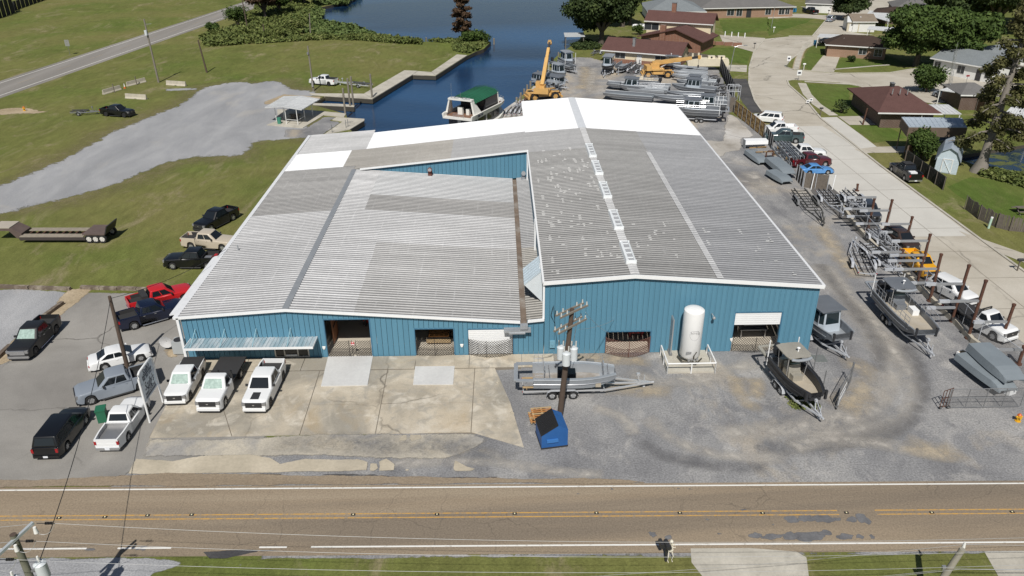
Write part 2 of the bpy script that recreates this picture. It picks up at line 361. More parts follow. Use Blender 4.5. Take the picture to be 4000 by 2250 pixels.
# --- the road in front
def RL(x, y): return (x, y-.0163*x)           # the road runs very slightly askew of the building
def strip(x0, x1, y0, y1, n=1): return [RL(x0+(x1-x0)*i/n, y0) for i in range(n+1)]+[RL(x1+(x0-x1)*i/n, y1) for i in range(n+1)]
road = sheet('road', strip(-160, 160, 32.55, 38.42, 40), .008, MATS['road_tan'])
sheet('road_shoulder', [RL(-150, 38.3), RL(12, 38.3), RL(6, 38.9), RL(-5, 39.25), RL(-22, 39.75), RL(-30, 39.2), RL(-60, 38.9), RL(-150, 38.9)], .0607, MATS['road_tan_ragged'], fade=.25, jit=.15)
for y in (33.2, 38.16):
    if y > 35: sheet('edge_line', strip(-150, 150, y-.06, y+.06, 40), .013, MATS['line_white'], parent=road)
    else:
        for x0, x1 in ((-150, -24.2), (-22.4, -19.3), (-14.2, -12.6), (-11.2, 150)):
            sheet('edge_line', strip(x0, x1, y-.06, y+.06, 10), .013, MATS['line_white'], parent=road)
for y in (35.52, 35.86):
    for x0, x1 in ((-150, 20.3), (22.6, 150)): sheet('centre_line', strip(x0, x1, y-.047, y+.047, 20), .013, MATS['line_yellow'], parent=road)
_mk = MB(); _mk.box((0, 0, .02), (.26, .17, .03)); _mk = _mk.mesh('road_stud', mat('stud_dark', (.03, .03, .03), .6))
_mr = MB(); _mr.box((0, 0, .03), (.1, .11, .035), taper=.7); _mr = _mr.mesh('stud_lens', mat('stud_lens', (.8, .72, .45), .3))
for xx, yy in ((425, 597), (755, 590), (1061, 579), (1378, 574)):
    p = P('D1', xx, yy); s = link('road_stud', _mk, road, (p.x, p.y, .01)); link('stud_lens', _mr, s, (0, 0, 0))
for k, xx, yy in (('D2', 147, 573), ('D2', 749, 571), ('D2', 1307, 566), ('D2', 1895, 561), ('D3', 102, 560), ('D3', 697, 562), ('D3', 1299, 559), ('D3', 1912, 558), ('D3', 2490, 553)):
    p = P(k, xx, yy); s = link('road_stud', _mk, road, (p.x, p.y, .01)); link('stud_lens', _mr, s, (0, 0, 0))
def blob(c, rx, ry, n=14, rz=0.0, w=.28):
    out = []
    for i in range(n):
        t = 2*pi*i/n; k = 1+w*(random.random()-.5)*2; x, y = cos(t)*rx*k, sin(t)*ry*k
        out.append((c[0]+x*cos(rz)-y*sin(rz), c[1]+x*sin(rz)+y*cos(rz)))
    return out
for k, x, y, w, h in (('D3', 300, 606, 26, 16), ('D3', 770, 644, 20, 10), ('D3', 900, 603, 60, 34), ('D3', 1000, 600, 70, 30), ('D3', 1130, 600, 80, 34), ('D3', 1230, 604, 45, 18), ('D3', 1340, 610, 42, 26), ('D3', 1420, 600, 52, 40),
                      ('D3', 640, 722, 70, 30), ('D3', 770, 728, 80, 30), ('D3', 900, 722, 80, 30), ('D3', 1040, 728, 110, 40), ('D3', 1160, 705, 60, 24), ('D3', 1290, 730, 66, 26), ('D3', 1390, 728, 40, 20), ('D3', 1487, 730, 24, 22),
                      ('D3', 30, 735, 30, 18), ('D3', 390, 708, 30, 12), ('D3', 560, 538, 40, 10), ('D3', 175, 390, 22, 10), ('D3', 95, 383, 26, 8), ('D2', 1760, 420, 20, 12), ('D2', 2003, 386, 22, 12), ('D2', 2300, 712, 42, 26), ('D2', 2410, 733, 42, 24),
                      ('D2', 790, 598, 110, 8), ('D2', 1503, 714, 12, 10), ('D2', 1894, 640, 10, 9), ('D1', 655, 823, 75, 14), ('D1', 1020, 815, 60, 18), ('D1', 1431, 437, 9, 5)):
    c = P(k, x, y); a = P(k, x+w, y); d = P(k, x, y-h)
    sheet('asphalt_patch', blob(c, (a-c).length, (d-c).length), .011+random.random()*.0015, MATS['patch'], parent=road, fade=.12, step=.4)
# --- forecourt: old asphalt, gravel yard, concrete
sheet('gravel_yard', [Vector((-4, 56.5, 0)), Vector((23, 57, 0)), Vector((23, 100, 0)), Vector((22, 108, 0)), Vector((4, 108, 0))] + PS('E1', (640, 960), (800, 760), (1010, 470), (1250, 300), (1700, 300), (1880, 350), (2480, 420)) +
      PS('E2', (240, 260), (880, 290), (1480, 330), (1700, 690), (1830, 900), (1740, 1090)) + [Vector((41.5, 112, 0)), Vector((41.5, 97, 0)), Vector((42.5, 84, 0)), Vector((43.5, 62, 0)), Vector((46, 50, 0)), Vector((62, 42, 0)), Vector((62, 35.8, 0)), Vector((10, 37.2, 0)), Vector((-26, 37.6, 0)), Vector((-25, 42.0, 0))] + PS('C2', (0, 1200), (900, 1150), (1500, 850)),
      .004, MATS['gravel_dark'], fade=1.2, jit=.5)
sheet('asphalt_lot', PS('C1', (640, 80), (1050, 85), (1420, 60), (1600, 300), (1700, 640), (1900, 960), (2150, 1240), (2050, 1430)) + PS('D1', (930, 290), (800, 360), (400, 378), (0, 385)) + [Vector((-75, 39.9, 0)), Vector((-70, 52, 0))] + PS('C1', (0, 640), (110, 520), (480, 205)),
      .009, MATS['asphalt_lot'], fade=.5, jit=.2)
sheet('gravel_lot', PS('C1', (0, 55), (300, 55), (560, 70), (480, 185), (330, 290), (60, 545), (0, 600)) + [Vector((-66, 54, 0)), Vector((-74, 72, 0))], .006, MATS['gravel_light'], fade=.7, jit=.3)
sheet('dirt_verge', PS('C1', (560, 70), (700, 60), (640, 100), (480, 225), (300, 380), (60, 610), (0, 660), (0, 610), (330, 300), (480, 190)), .012, MATS['dirt'], fade=.7, grow=.9)
sheet('dirt_patch', PS('C1', (1400, 390), (1450, 600), (1490, 620), (1400, 640), (1290, 620), (1230, 560)), .013, MATS['dirt'], fade=1.0)
# apron slabs with open joints
ap_x = [P('C1', 1225, 1120), P('C1', 1850, 1000), P('C2', 410, 1000), P('C2', 985, 960), P('C2', 1695, 900), P('C2', 1960, 980)]
apron = sheet('concrete_base', PS('C1', (1465, 650), (1335, 930), (1170, 1230)) + PS('C2', (340, 1200), (930, 1190), (1740, 1200), (2100, 1298), (1868, 765), (1872, 698), (2085, 688), (2085, 590)), .012, mat('joint_dark', (.20, .175, .14), .9), jit=0)
yw, yj = 53.75, P('C2', 1040, 696).y
def slab(pts, z=.05, m='concrete_apron', jit=0.0): sheet('concrete_slab', pts, z, MATS[m], parent=apron, thick=.05, jit=jit, step=.6)
xs = [-25.0, -20.4, -15.9, -11.3, -6.9, -2.6, 1.6, 4.2]
for a, b in zip(xs, xs[1:]): slab([(a+.02, yw), (b-.02, yw), (b-.02, yj+.03), (a+.02, yj+.03)], .1)
jx = [(P('C1', 1480, 650).x, P('C1', 1105, 1340).x), (P('C2', 120, 700).x-4.6, P('C2', -180, 1200).x), (P('C2', 500, 715).x, P('C2', 345, 1205).x), (P('C2', 1035, 700).x, P('C2', 940, 1195).x), (P('C2', 1720, 690).x, P('C2', 1690, 1200).x), (P('C2', 1880, 760).x, P('C2', 2110, 1310).x)]
ym, yb = P('C2', 980, 965).y, P('C2', 900, 1200).y
def jxa(i, y): t = (yj-y)/(yj-yb); return jx[i][0]+(jx[i][1]-jx[i][0])*t
for i in range(5):
    e = yb if i < 4 else P('C2', 2000, 1290).y
    for (ya, y2) in ((yj-.03, ym+.02), (ym-.02, yb)):
        a0, a1, b0, b1 = jxa(i, ya)+.03, jxa(i, y2)+.03, jxa(i+1, ya)-.03, jxa(i+1, y2)-.03
        if i == 4 and y2 == yb: slab([(a0, ya), (b0, ya), (P('C2', 2105, 1305).x, P('C2', 2105, 1305).y), (a1, y2)])
        else: slab([(a0, ya), (b0, ya), (b1, y2), (a1, y2)])
sheet('gravel_spill', PS('C2', (150, 1215), (300, 1195), (700, 1180), (1000, 1190), (1350, 1200), (1550, 1180), (1800, 1270), (2150, 1330), (2000, 1449), (1500, 1400), (900, 1400), (400, 1380), (100, 1340)), .054, MATS['gravel_spill'], fade=1.5, jit=.3)
sheet('worn_concrete', PS('C1', (1165, 1225), (1500, 1220), (1900, 1215), (2400, 1195)) + PS('C2', (900, 1185), (1700, 1190), (1900, 1250), (1500, 1420), (600, 1400), (300, 1390)) + PS('C1', (1900, 1400), (1500, 1390), (1070, 1410)), .0535, MATS['apron_worn'], fade=.6, jit=.2)
sheet('broken_slab', PS('D1', (905, 290), (975, 168), (1250, 185), (1450, 148), (1800, 140), (1950, 165), (2020, 205), (2100, 185), (2200, 165), (2576, 172)) + PS('D2', (262, 190), (250, 262)) + PS('D1', (2500, 268), (1700, 280)), .057, MATS['concrete_apron_ragged'], fade=.16, jit=.1, step=.5)
for q in ([(265, 200), (320, 205), (330, 240), (300, 265), (258, 262)], [(330, 190), (390, 165), (450, 210), (448, 262), (330, 262)], [(860, 245), (875, 178), (960, 225), (1040, 245), (1000, 265), (870, 265)], [(515, 245), (550, 242), (552, 262), (517, 265)]):
    sheet('broken_slab', PS('D2', *q), .056, MATS['concrete_apron_ragged'], fade=.12, jit=.05, step=.4)
for q in ([(1110, 1255), (1150, 1205), (1190, 1205), (1195, 1240), (1180, 1260)], [(1200, 1240), (1205, 1200), (1300, 1205), (1310, 1240), (1220, 1262)], [(1985, 1040), (2010, 1018), (2040, 1040), (2030, 1050)], [(1880, 790), (1905, 785), (1915, 820), (1890, 815)], [(1985, 960), (2005, 955), (2010, 975)]):
    sheet('broken_slab', PS('C2', *q), .058, MATS['concrete_apron_ragged'], fade=.1, jit=.05, step=.4)
sheet('asphalt_seam', PS('D1', (780, 325), (860, 285), (1100, 292), (1500, 288), (1900, 278), (2030, 280), (2020, 298), (1500, 312), (1150, 318), (980, 345), (810, 365)), .0605, MATS['asphalt_dark'], fade=.15, jit=.12, step=.4)
sheet('asphalt_seam', PS('D1', (2110, 285), (2576, 278)) + PS('D2', (300, 285), (480, 300), (430, 322), (300, 300), (60, 300)), .0605, MATS['asphalt_dark'], fade=.12, jit=.1, step=.4)
sheet('asphalt_seam', PS('D2', (470, 300), (700, 305), (870, 295), (1080, 300), (1200, 298), (1180, 308), (800, 318), (480, 315)), .0105, MATS['asphalt_dark'], fade=.1, jit=.08, step=.4)
ramp1 = sheet('door_ramp', PS('C2', (568, 598), (920, 592), (878, 822), (512, 830)), .13, MATS['concrete_new'], thick=.12)
ramp2 = sheet('door_ramp', PS('C2', (1252, 676), (1562, 672), (1550, 816), (1235, 818)), .12, MATS['concrete_new'], thick=.11)
sheet('door_ramp', PS('C2', (1260, 588), (1563, 584), (1562, 668), (1254, 672)), .135, MATS['concrete_apron'], thick=.11)
# --- foreground verge on the near side of the road
sheet('gravel_turnout', PS('D1', (-200, 860), (560, 862), (900, 860), (1180, 868), (1360, 900), (1250, 960), (1100, 1012), (1000, 1200), (-400, 1300)), .010, MATS['gravel_light'], fade=.4, jit=.2)
sheet('gravel_turnout', PS('D1', (1350, 930), (1480, 870), (1750, 880), (1900, 930), (1800, 990), (1450, 985)), .006, MATS['gravel_light'], fade=1.2)
sheet('asphalt_seam', PS('D1', (1450, 835), (1700, 818), (2100, 822), (1800, 850), (1620, 890), (1500, 895)), .0107, MATS['asphalt_dark'], fade=.12, jit=.1, step=.4)
sheet('gravel_shoulder', [RL(-14, 32.75), RL(150, 32.75), RL(150, 32.3), RL(-14, 32.2)], .005, MATS['gravel_dark'], fade=.3, jit=.15)
drive1 = sheet('driveway', PS('D3', (180, 815), (600, 812), (940, 838), (1012, 880), (1040, 1100), (330, 1100), (186, 915)), .016, MATS['concrete_walk'])
sheet('driveway', PS('D3', (2290, 838), (2700, 830), (2800, 1100), (2440, 1100)), .016, MATS['concrete_walk'])
# --- upper left: gravel track, highway, levee road
TRK = PS('A2', (-30, 790), (80, 760), (230, 770), (330, 840), (560, 860), (580, 895), (440, 960), (440, 1180), (620, 1240), (560, 1290), (250, 1320), (0, 1340)) + PS('B1', (2300, 20), (1850, 30), (1550, 90), (1200, 250), (850, 370), (450, 465), (0, 575)) + [Vector((-95, 84, 0)), Vector((-100, 100, 0))] + PS('A1', (0, 1750), (560, 1520), (900, 1340), (1030, 1260), (1350, 1130), (1650, 1010), (1800, 920), (1900, 830), (2150, 780), (2380, 770))
ground_mat('dry_grass', ((.3, (.17, .155, .07)), (.7, (.27, .23, .13))), .3, 6, .35, fade=True, thin=.75)
sheet('dry_grass_verge', TRK, .003, MATS['dry_grass'], fade=3.6, jit=1.2, grow=4.2)
sheet('gravel_track', TRK, .005, MATS['gravel_light'], fade=2.4, jit=.35, grow=1.0)
hx = lambda y: -97.2+(y-165)*.128
def hroad(a, b, o0, o1, n=30): return [(hx(a+(b-a)*i/n)+o0, a+(b-a)*i/n) for i in range(n+1)]+[(hx(b+(a-b)*i/n)+o1, b+(a-b)*i/n) for i in range(n+1)]
highway = sheet('highway', hroad(20, 560, -.8, 9.2), .008, MATS['road_grey'])
for o in (.6, 7.7): sheet('edge_line', hroad(20, 560, o-.09, o+.09), .013, MATS['line_white'], parent=highway)
for y in range(60, 420, 12): sheet('centre_line', hroad(y, y+5, 4.1, 4.25, 2), .013, MATS['line_yellow_faint'], parent=highway)
# --- right: the concrete street of the neighbourhood
ST = PS('D', (2092, -20), (2085, 45), (2045, 92), (1985, 92), (1925, 98), (1898, 130), (1886, 170), (1885, 210), (1900, 255), (1925, 292), (1990, 375)) + [Vector((41.0, 95, 0)), Vector((42.2, 80, 0)), Vector((43.0, 60, 0)), Vector((44, 37.0, 0)), Vector((56, 36.8, 0)), Vector((51.2, 60, 0)), Vector((51.2, 76, 0)), Vector((51.4, 100, 0)), Vector((52.2, 124, 0))] + \
    PS('D', (2025, 250), (1985, 215), (1980, 203), (2000, 201), (2110, 208), (2160, 217), (2220, 235), (2350, 262), (2500, 240), (2560, 215), (2490, 192), (2400, 177), (2300, 174), (2240, 184), (2120, 186), (1998, 177), (1975, 168), (1990, 150), (2030, 122), (2080, 98), (2150, 78), (2200, 58), (2300, 30), (2420, -20))
street = sheet('street', ST, .02, MATS['concrete_street'])
sheet('new_street_panel', [(42.0, 76.3), (51.0, 76.3), (51.4, 112), (50.9, 119.5), (42.3, 119.5), (41.3, 100)], .025, MATS['concrete_pale'], parent=street)
jn = mat('joint_dark', (.12, .105, .085), .9)
for y in [48+6.1*i for i in range(20)]:
    x0, x1 = 42.6, 51.3+max(0, (y-118)*.12)
    sheet('joint', [(x0, y-.03), (x1, y-.03), (x1, y+.03), (x0, y+.03)], .029, jn, parent=street)
sheet('joint', [(46.9, 38), (46.96, 38), (47.1, 120), (47.04, 120)], .0292, jn, parent=street)
def kerb(pts, w=.32, h=.13):
    m = MB(); pts = [Vector(p[:2]) for p in resample(list(pts)+[], 3)] if False else [Vector(p[:2]) for p in pts]
    n = len(pts); L = []; R = []
    for i, a in enumerate(pts):
        t = (pts[min(i+1, n-1)]-pts[max(i-1, 0)]).normalized(); q = Vector((-t.y, t.x))*w/2; L.append(a+q); R.append(a-q)
    rings = [[(l.x, l.y, 0), (l.x, l.y, h), (r.x, r.y, h*.8), (r.x, r.y, 0)] for l, r in zip(L, R)]
    m.loft(rings, smooth=False); m.build('kerb', MATS['concrete_walk'], kind='structure')
kerb([(56, 37.2)] + [(51.35, 60), (51.35, 76), (51.5, 100), (52.35, 124)] + [p for p in PS('D', (2025, 250), (1985, 215), (1980, 203), (2000, 200), (2110, 207), (2160, 216))])
kerb(PS('D', (2560, 214), (2490, 191), (2400, 176), (2300, 173), (2240, 183), (2120, 185), (1998, 176), (1974, 168), (1989, 150), (2029, 121), (2079, 97), (2149, 77), (2199, 57)))
kerb(PS('D', (1926, 293), (1899, 255), (1884, 210), (1885, 170), (1897, 130), (1924, 99)))
kerb(PS('D', (1984, 91), (2044, 91), (2083, 45), (2090, -20)))
sheet('asphalt_drive', PS('E2', (1640, 520), (1950, 530), (1990, 620), (2080, 790), (2250, 1030), (2280, 1080), (1990, 1090), (1840, 900), (1740, 690)), .012, MATS['asphalt_dark'], fade=.4)
sheet('asphalt_strip', [(39.3, 62), (42.6, 62), (41.6, 97), (40.0, 99), (38.6, 90)], .026, mat('asphalt_plain', (.11, .105, .10), .9, var=.25, vscale=.6))
sheet('paved_pad', PS('E2', (1520, 300), (1940, 310), (1930, 420), (1560, 400)), .011, MATS['concrete_walk'])
def walk(pts, w, m='concrete_walk', z=.03, name='sidewalk'):
    pts = [Vector(p[:2]) for p in pts]; n = len(pts); L = []; R = []
    for i, a in enumerate(pts):
        t = (pts[min(i+1, n-1)]-pts[max(i-1, 0)]).normalized(); q = Vector((-t.y, t.x))*w/2; L.append(a+q); R.append(a-q)
    return sheet(name, L+R[::-1], z, MATS[m])
walk(PS('A4', (320, 785), (370, 890), (460, 985), (620, 1090)), 1.5)
walk(PS('A4', (345, 770), (650, 788), (900, 800)), .9)
walk(PS('A4', (620, 655), (800, 640), (1000, 622), (1150, 612)), .8)
_sl = MB(); _sl.box((0, 0, 0), (1.15, 1.05, .07)); _sl = _sl.mesh('stepping_slab', MATS['concrete_walk'])
_wp = PS('A4', (262, 655), (285, 560), (310, 495), (345, 440), (420, 370))
sw = sheet('slab_walk', [(p.x-.9, p.y) for p in _wp]+[(p.x+.9, p.y) for p in _wp[::-1]], .012, MATS['dirt'], fade=.2)
for i in range(4):
    a, b = _wp[i], _wp[i+1]; n = max(2, int((b-a).length/1.25))
    for k in range(n): link('stepping_slab', _sl, sw, tuple(a.lerp(b, (k+.5)/n).xy)+(.05,), ang(a, b)+random.uniform(-.04, .04))
sheet('driveway', PS('A4', (520, 525), (680, 530), (622, 680), (400, 672)), .03, MATS['concrete_street'])
sheet('driveway', PS('A4', (660, 1100), (900, 1095), (1050, 1180), (770, 1180)), .03, MATS['concrete_street'])
sheet('driveway', PS('A4', (500, 1110), (650, 1105), (900, 1290), (1090, 1435), (900, 1449), (660, 1270)), .028, MATS['concrete_pale'])
sheet('driveway', PS('B4', (1080, 370), (1250, 350), (1480, 345), (1490, 395), (1150, 398)), .03, MATS['concrete_street'])
sheet('driveway', PS('D', (1810, 88), (1925, 96), (1910, 135), (1820, 110)), .03, MATS['concrete_street'])
sheet('driveway', PS('A4', (0, 140), (280, 130), (620, 150), (560, 190), (440, 175), (240, 165), (0, 175)), .03, MATS['concrete_street'])
sheet('driveway', PS('A4', (300, 60), (640, 95), (640, 130), (480, 115)), .03, MATS['concrete_street'])
sheet('driveway', PS('A4', (470, 280), (720, 230), (760, 300), (1000, 330), (640, 330)), .015, MATS['concrete_walk'])
sheet('driveway', PS('A4', (1820, 700), (2050, 668), (2415, 640), (2415, 690), (2000, 730), (1940, 740)), .03, MATS['concrete_street'])
sheet('driveway', PS('B4', (1900, 1010), (2415, 1190), (2415, 1260), (2080, 1130)), .03, MATS['concrete_street'])
for pts in ((PS('A4', (320, 790), (900, 800), (760, 860), (760, 930), (900, 1090), (640, 1090), (470, 980)),) + (PS('A4', (640, 650), (1150, 615), (2050, 660), (1600, 720), (1130, 520), (850, 530), (690, 540)),) + (PS('A4', (300, 610), (400, 660), (520, 530), (530, 440), (400, 430)),) +
            (PS('A4', (0, 180), (440, 175), (360, 215), (120, 290), (0, 350)),) + (PS('A3', (1960, 190), (2415, 170), (2415, 290), (2000, 320)),) + (PS('E2', (1020, 170), (1150, 30), (2060, 20), (1960, 240), (1940, 290), (1530, 260)),) +
            (PS('A4', (770, 1180), (1100, 1180), (1300, 1300), (1000, 1350)),) + (PS('B4', (1800, 660), (2000, 590), (2415, 640), (2415, 960), (2000, 800)),)):
    sheet('lawn', pts, .0085, MATS['lawn'], jit=.35, step=.8)
# --- marina: concrete quays on piles, boat ramp
def quay(k, pts, name='quay', z=.12, th=.35, m='concrete_walk'): return sheet(name, PS(k, *pts), z, MATS[m], thick=th)
quay('A2', [(1895, 518), (1992, 525), (1697, 714), (1655, 683)]); quay('A2', [(1525, 675), (1653, 684), (1695, 716), (1480, 708)], z=.11)
quay('A2', [(1400, 668), (1523, 674), (1478, 708), (1102, 935), (1020, 888)], z=.125); quay('A2', [(500, 885), (1018, 889), (1098, 936), (645, 908), (520, 897)], z=.115)
quay('A2', [(540, 975), (760, 980), (930, 992), (925, 1010), (535, 992)], 'finger_dock', .05)
quay('A2', [(100, 1183), (210, 1140), (200, 1035), (470, 1040), (852, 1075), (830, 1108), (640, 1090), (440, 1212)], 'shelter_pad', .1)
quay('A2', [(720, 1135), (758, 1110), (1024, 1126), (1022, 1142), (888, 1224), (640, 1275), (820, 1150)], 'quay', .105)
sheet('gravel_pad', PS('A2', (250, 1215), (440, 1215), (640, 1092), (830, 1110), (722, 1132), (822, 1152), (640, 1278), (540, 1310), (250, 1300)), .0075, MATS['gravel_dark'], fade=.8)
sheet('boat_ramp', PS('A2', (480, 900), (645, 912), (540, 990), (440, 985), (180, 980), (60, 1000), (60, 960), (260, 885)), .02, MATS['dirt'], fade=.8)
quay('E6', [(1240, 835), (1720, 498), (1900, 440), (2100, 180), (2200, 200), (2000, 560), (1960, 780)], 'wharf', .1, .4, 'concrete_yard')
sheet('concrete_yard', PS('B4', (20, 300), (60, 90), (150, 90), (330, 270), (210, 290), (230, 380), (100, 400)) + [Vector((26, 97, 0)), Vector((26, 116, 0))], .0095, MATS['concrete_yard'], fade=1.0, jit=.4)

# wheel-worn dust: strips and pools of pale fines lying on the yard gravel
ground_mat('dust', ((.3, (.42, .39, .35)), (.7, (.52, .49, .44))), .5, 11, .2, thin=.9, fade=True); ground_mat('dust_tan', ((.3, (.42, .35, .25)), (.7, (.55, .47, .35))), .5, 11, .2, thin=.9, fade=True); ground_mat('gravel_worn', ((.3, (.125, .125, .132)), (.7, (.20, .198, .202))), .5, 11, .3, thin=.6, fade=True)
def band(pts, w, m, z, fade):
    q = []
    for i in range(len(pts)-1):
        p0, p1, p2, p3 = (Vector(pts[max(0, min(len(pts)-1, i+k))][:2]) for k in (-1, 0, 1, 2))
        for k in range(6): t = k/6; q.append(.5*((2*p1)+(p2-p0)*t+(2*p0-5*p1+4*p2-p3)*t*t+(3*p1-p0-3*p2+p3)*t**3))
    L = []; R = []
    for i, a in enumerate(q):
        t = (q[min(i+1, len(q)-1)]-q[max(i-1, 0)]).normalized(); o = Vector((-t.y, t.x))*w*(.5+.2*mnoise.noise((a.x*.3, a.y*.3, z*99))); L.append(a+o); R.append(a-o)
    sheet('wheel_track', L+R[::-1], z, MATS[m], fade=fade, step=1.0)
c4 = lambda *p: PS('C4', *p)
for i, (p, w, m) in enumerate(((c4((590, 60), (760, 260), (940, 470), (1090, 680), (1190, 880), (1180, 1060), (1020, 1230), (700, 1350), (200, 1420), (-300, 1430)), 1.5, 'dust'), (c4((660, 60), (880, 330), (1080, 560), (1270, 800), (1390, 1020), (1340, 1250), (1050, 1420), (500, 1500)), 1.3, 'dust'), (c4((620, 60), (820, 330), (1000, 560), (1120, 780), (1100, 960)), .9, 'gravel_worn'),
        (c4((1290, 700), (1450, 980), (1420, 1250), (1150, 1430), (700, 1530), (0, 1560)), 1.0, 'gravel_worn'), (c4((780, 880), (960, 900), (990, 1020), (900, 1160), (760, 1260)), 1.6, 'dust_tan'), (PS('C3', (1960, 740), (1975, 850), (2050, 960), (2200, 1010)), .9, 'dust_tan'), (PS('C3', (2090, 750), (2130, 850), (2080, 930)), .9, 'dust_tan'),
        (PS('C3', (900, 840), (1100, 830), (1300, 850), (1500, 880)), 1.4, 'dust_tan'), (PS('C3', (830, 990), (1000, 1040), (1100, 1110), (1180, 1230)), .6, 'dust'), (PS('C3', (1250, 1060), (1450, 1230), (1700, 1330), (2000, 1380), (2400, 1390)), .9, 'dust'), (PS('C3', (1200, 1250), (1400, 1370), (1800, 1449), (2300, 1470)), .8, 'gravel_worn'), (PS('C3', (260, 600), (700, 600), (1000, 610), (1350, 640)), .9, 'dust_tan'), (PS('C3', (1100, 700), (1400, 800), (1900, 700), (2150, 620)), 1.1, 'dust'),
        (PS('E1', (1560, 450), (1640, 560), (1620, 700), (1560, 850)), 1.8, 'dust_tan'), (PS('E1', (1750, 470), (1720, 600), (1690, 750), (1650, 900)), 1.5, 'dust'), (PS('E4', (150, 650), (330, 880), (560, 1180), (800, 1449)), 1.4, 'dust_tan'), (PS('E3', (100, 900), (350, 1150), (620, 1400)), 1.5, 'dust'), (PS('D3', (900, 110), (1100, 40), (1500, 60), (1900, 130), (2100, 150)), .9, 'dust'), (PS('D3', (1700, 40), (1950, 130), (2150, 100)), 1.2, 'dust_tan'), (PS('D2', (400, 215), (800, 190), (1200, 200), (1600, 260), (2000, 300)), .7, 'dust'))):
    band(p, w*1.9, m, .0245+.0006*i, w*.8)
# ================================================================ THE WORKSHOP
YF, YW, YT, YB = 53.85, 87.5, 94.6, 110.1
def roof_z(x):
    return 4.05+(x+25.2)/8.3*.55 if x < -16.9 else (4.6-(x+16.9)/18.5*1.4 if x < 1.6 else 3.22+(x-1.6)*.1)
def wing_z(x): return 4.06+(x+25.2)/8.3*.58 if x < -16.9 else 4.64+(x+16.9)/20.4*2.06
def tall_z(x): return 6.7+(x-3.5)/6.9*.48 if x < 10.4 else 7.18-(x-10.4)/14.7*1.13
def blue_mat():
    b = NB('blue_siding'); co = b.pos(); n = b.noise(b.pos((1, 1, .18)), 1.1, 6, .65)
    r = b.n('ObjectInfo').outputs['Random']
    c = b.mix(n, (.088, .220, .308), (.112, .262, .362)); c = b.mix(b.math('MULTIPLY', r, .35), c, (.08, .20, .285))
    c = b.mix(b.ramp(b.noise(b.pos((.5, .5, 1.2)), 1.4, 5, .7), (.62, 0), (.8, .25)), c, (.22, .32, .38))
    MATS['blue_siding'] = b.out(c, .5, spec=.3)
blue_mat()
def galv(name, lo, hi, streak=.25, purlin=1.55, pl=.5, tint=None, rough=.55, metal=.1):
    b = NB(name); co = b.pos()
    n = b.noise(b.pos((.10, 1.3, 1)), .8, 5, .6); n2 = b.noise(b.pos((.35, .35, 1)), .25, 4, .6); f = b.noise(co, 3.5, 3, .7)
    c = b.mix(b.ramp(n, (.3, 0), (.7, 1)), lo, hi); c = b.mix(b.ramp(n2, (.4, 0), (.65, streak)), c, sc(lo, .72))
    if tint: c = b.mix(b.ramp(b.noise(b.pos((.2, .2, 1)), .5, 4, .65), (.5, 0), (.7, .5)), c, tint)
    if pl:
        x = b.n('SeparateXYZ', i_0=co).outputs[0]; y = b.n('SeparateXYZ', i_0=co).outputs[1]
        fr = b.math('FRACT', b.math('DIVIDE', x, purlin)); d = b.math('ABSOLUTE', b.math('SUBTRACT', fr, .5))
        ln = b.math('MULTIPLY', b.ramp(d, (.0, 1), (.06, 0)), b.ramp(b.noise(b.pos((.5, .35, 1)), 1.0, 4, .7), (.46, 0), (.62, 1)))
        c = b.mix(b.math('MULTIPLY', ln, pl), c, (.5, .5, .5))
    c = b.mix(1.0, c, b.ramp(f, (.3, .9), (.7, 1.08)), 'MULTIPLY')
    MATS[name] = b.out(c, rough, metal, spec=.35)
    if not name.endswith('_rib') and pl: galv(name+'_rib', sc(lo, 1.5), sc(hi, 1.4), streak*.5, purlin, 0.0, None, rough, metal)  # paler copy for ribs: shading stripes strengthened in the colour, pans dirtier
galv('roof_galv', (.255, .256, .258), (.365, .366, .368), .5, pl=.9, tint=(.22, .215, .205))
galv('roof_galv_mid', (.215, .214, .211), (.305, .303, .299), .5, 1.55, .9, tint=(.19, .18, .165))
galv('roof_galv_dark', (.15, .148, .145), (.225, .222, .217), .3, pl=.7)
galv('roof_old', (.145, .144, .141), (.21, .209, .205), .3, 1.6, .35)
galv('roof_old_right', (.155, .158, .164), (.215, .218, .225), .25, 1.6, .12)
galv('roof_brown', (.17, .162, .147), (.25, .24, .222), .5, 1.5, .5, tint=(.30, .27, .23))
galv('roof_mid', (.175, .176, .178), (.24, .241, .243), .2, 1.8, .3)
galv('roof_white', (.68, .69, .70), (.76, .77, .78), .05, pl=0, metal=0)
galv('roof_offwhite', (.66, .66, .65), (.76, .76, .75), .1, pl=0, metal=0)
galv('roof_sheen', (.19, .195, .20), (.26, .265, .27), .2, 3, .25, rough=.45)
TRIM = mat('white_trim', (.78, .79, .79), .45, var=.06, vscale=2); TRIMG = mat('grey_trim', (.42, .44, .46), .4, .4, var=.15)
shop = thing('workshop_building', 'large blue metal workshop with grey corrugated roofs and white trim', 'building', (0, YF, 0))
def SB(m, name, ma, parent=None, **t):        # build in world coordinates, then hang under the workshop
    o = m.build(name, ma, parent or shop, **t)
    if parent is None: o.location = (0, -YF, 0)
    return o
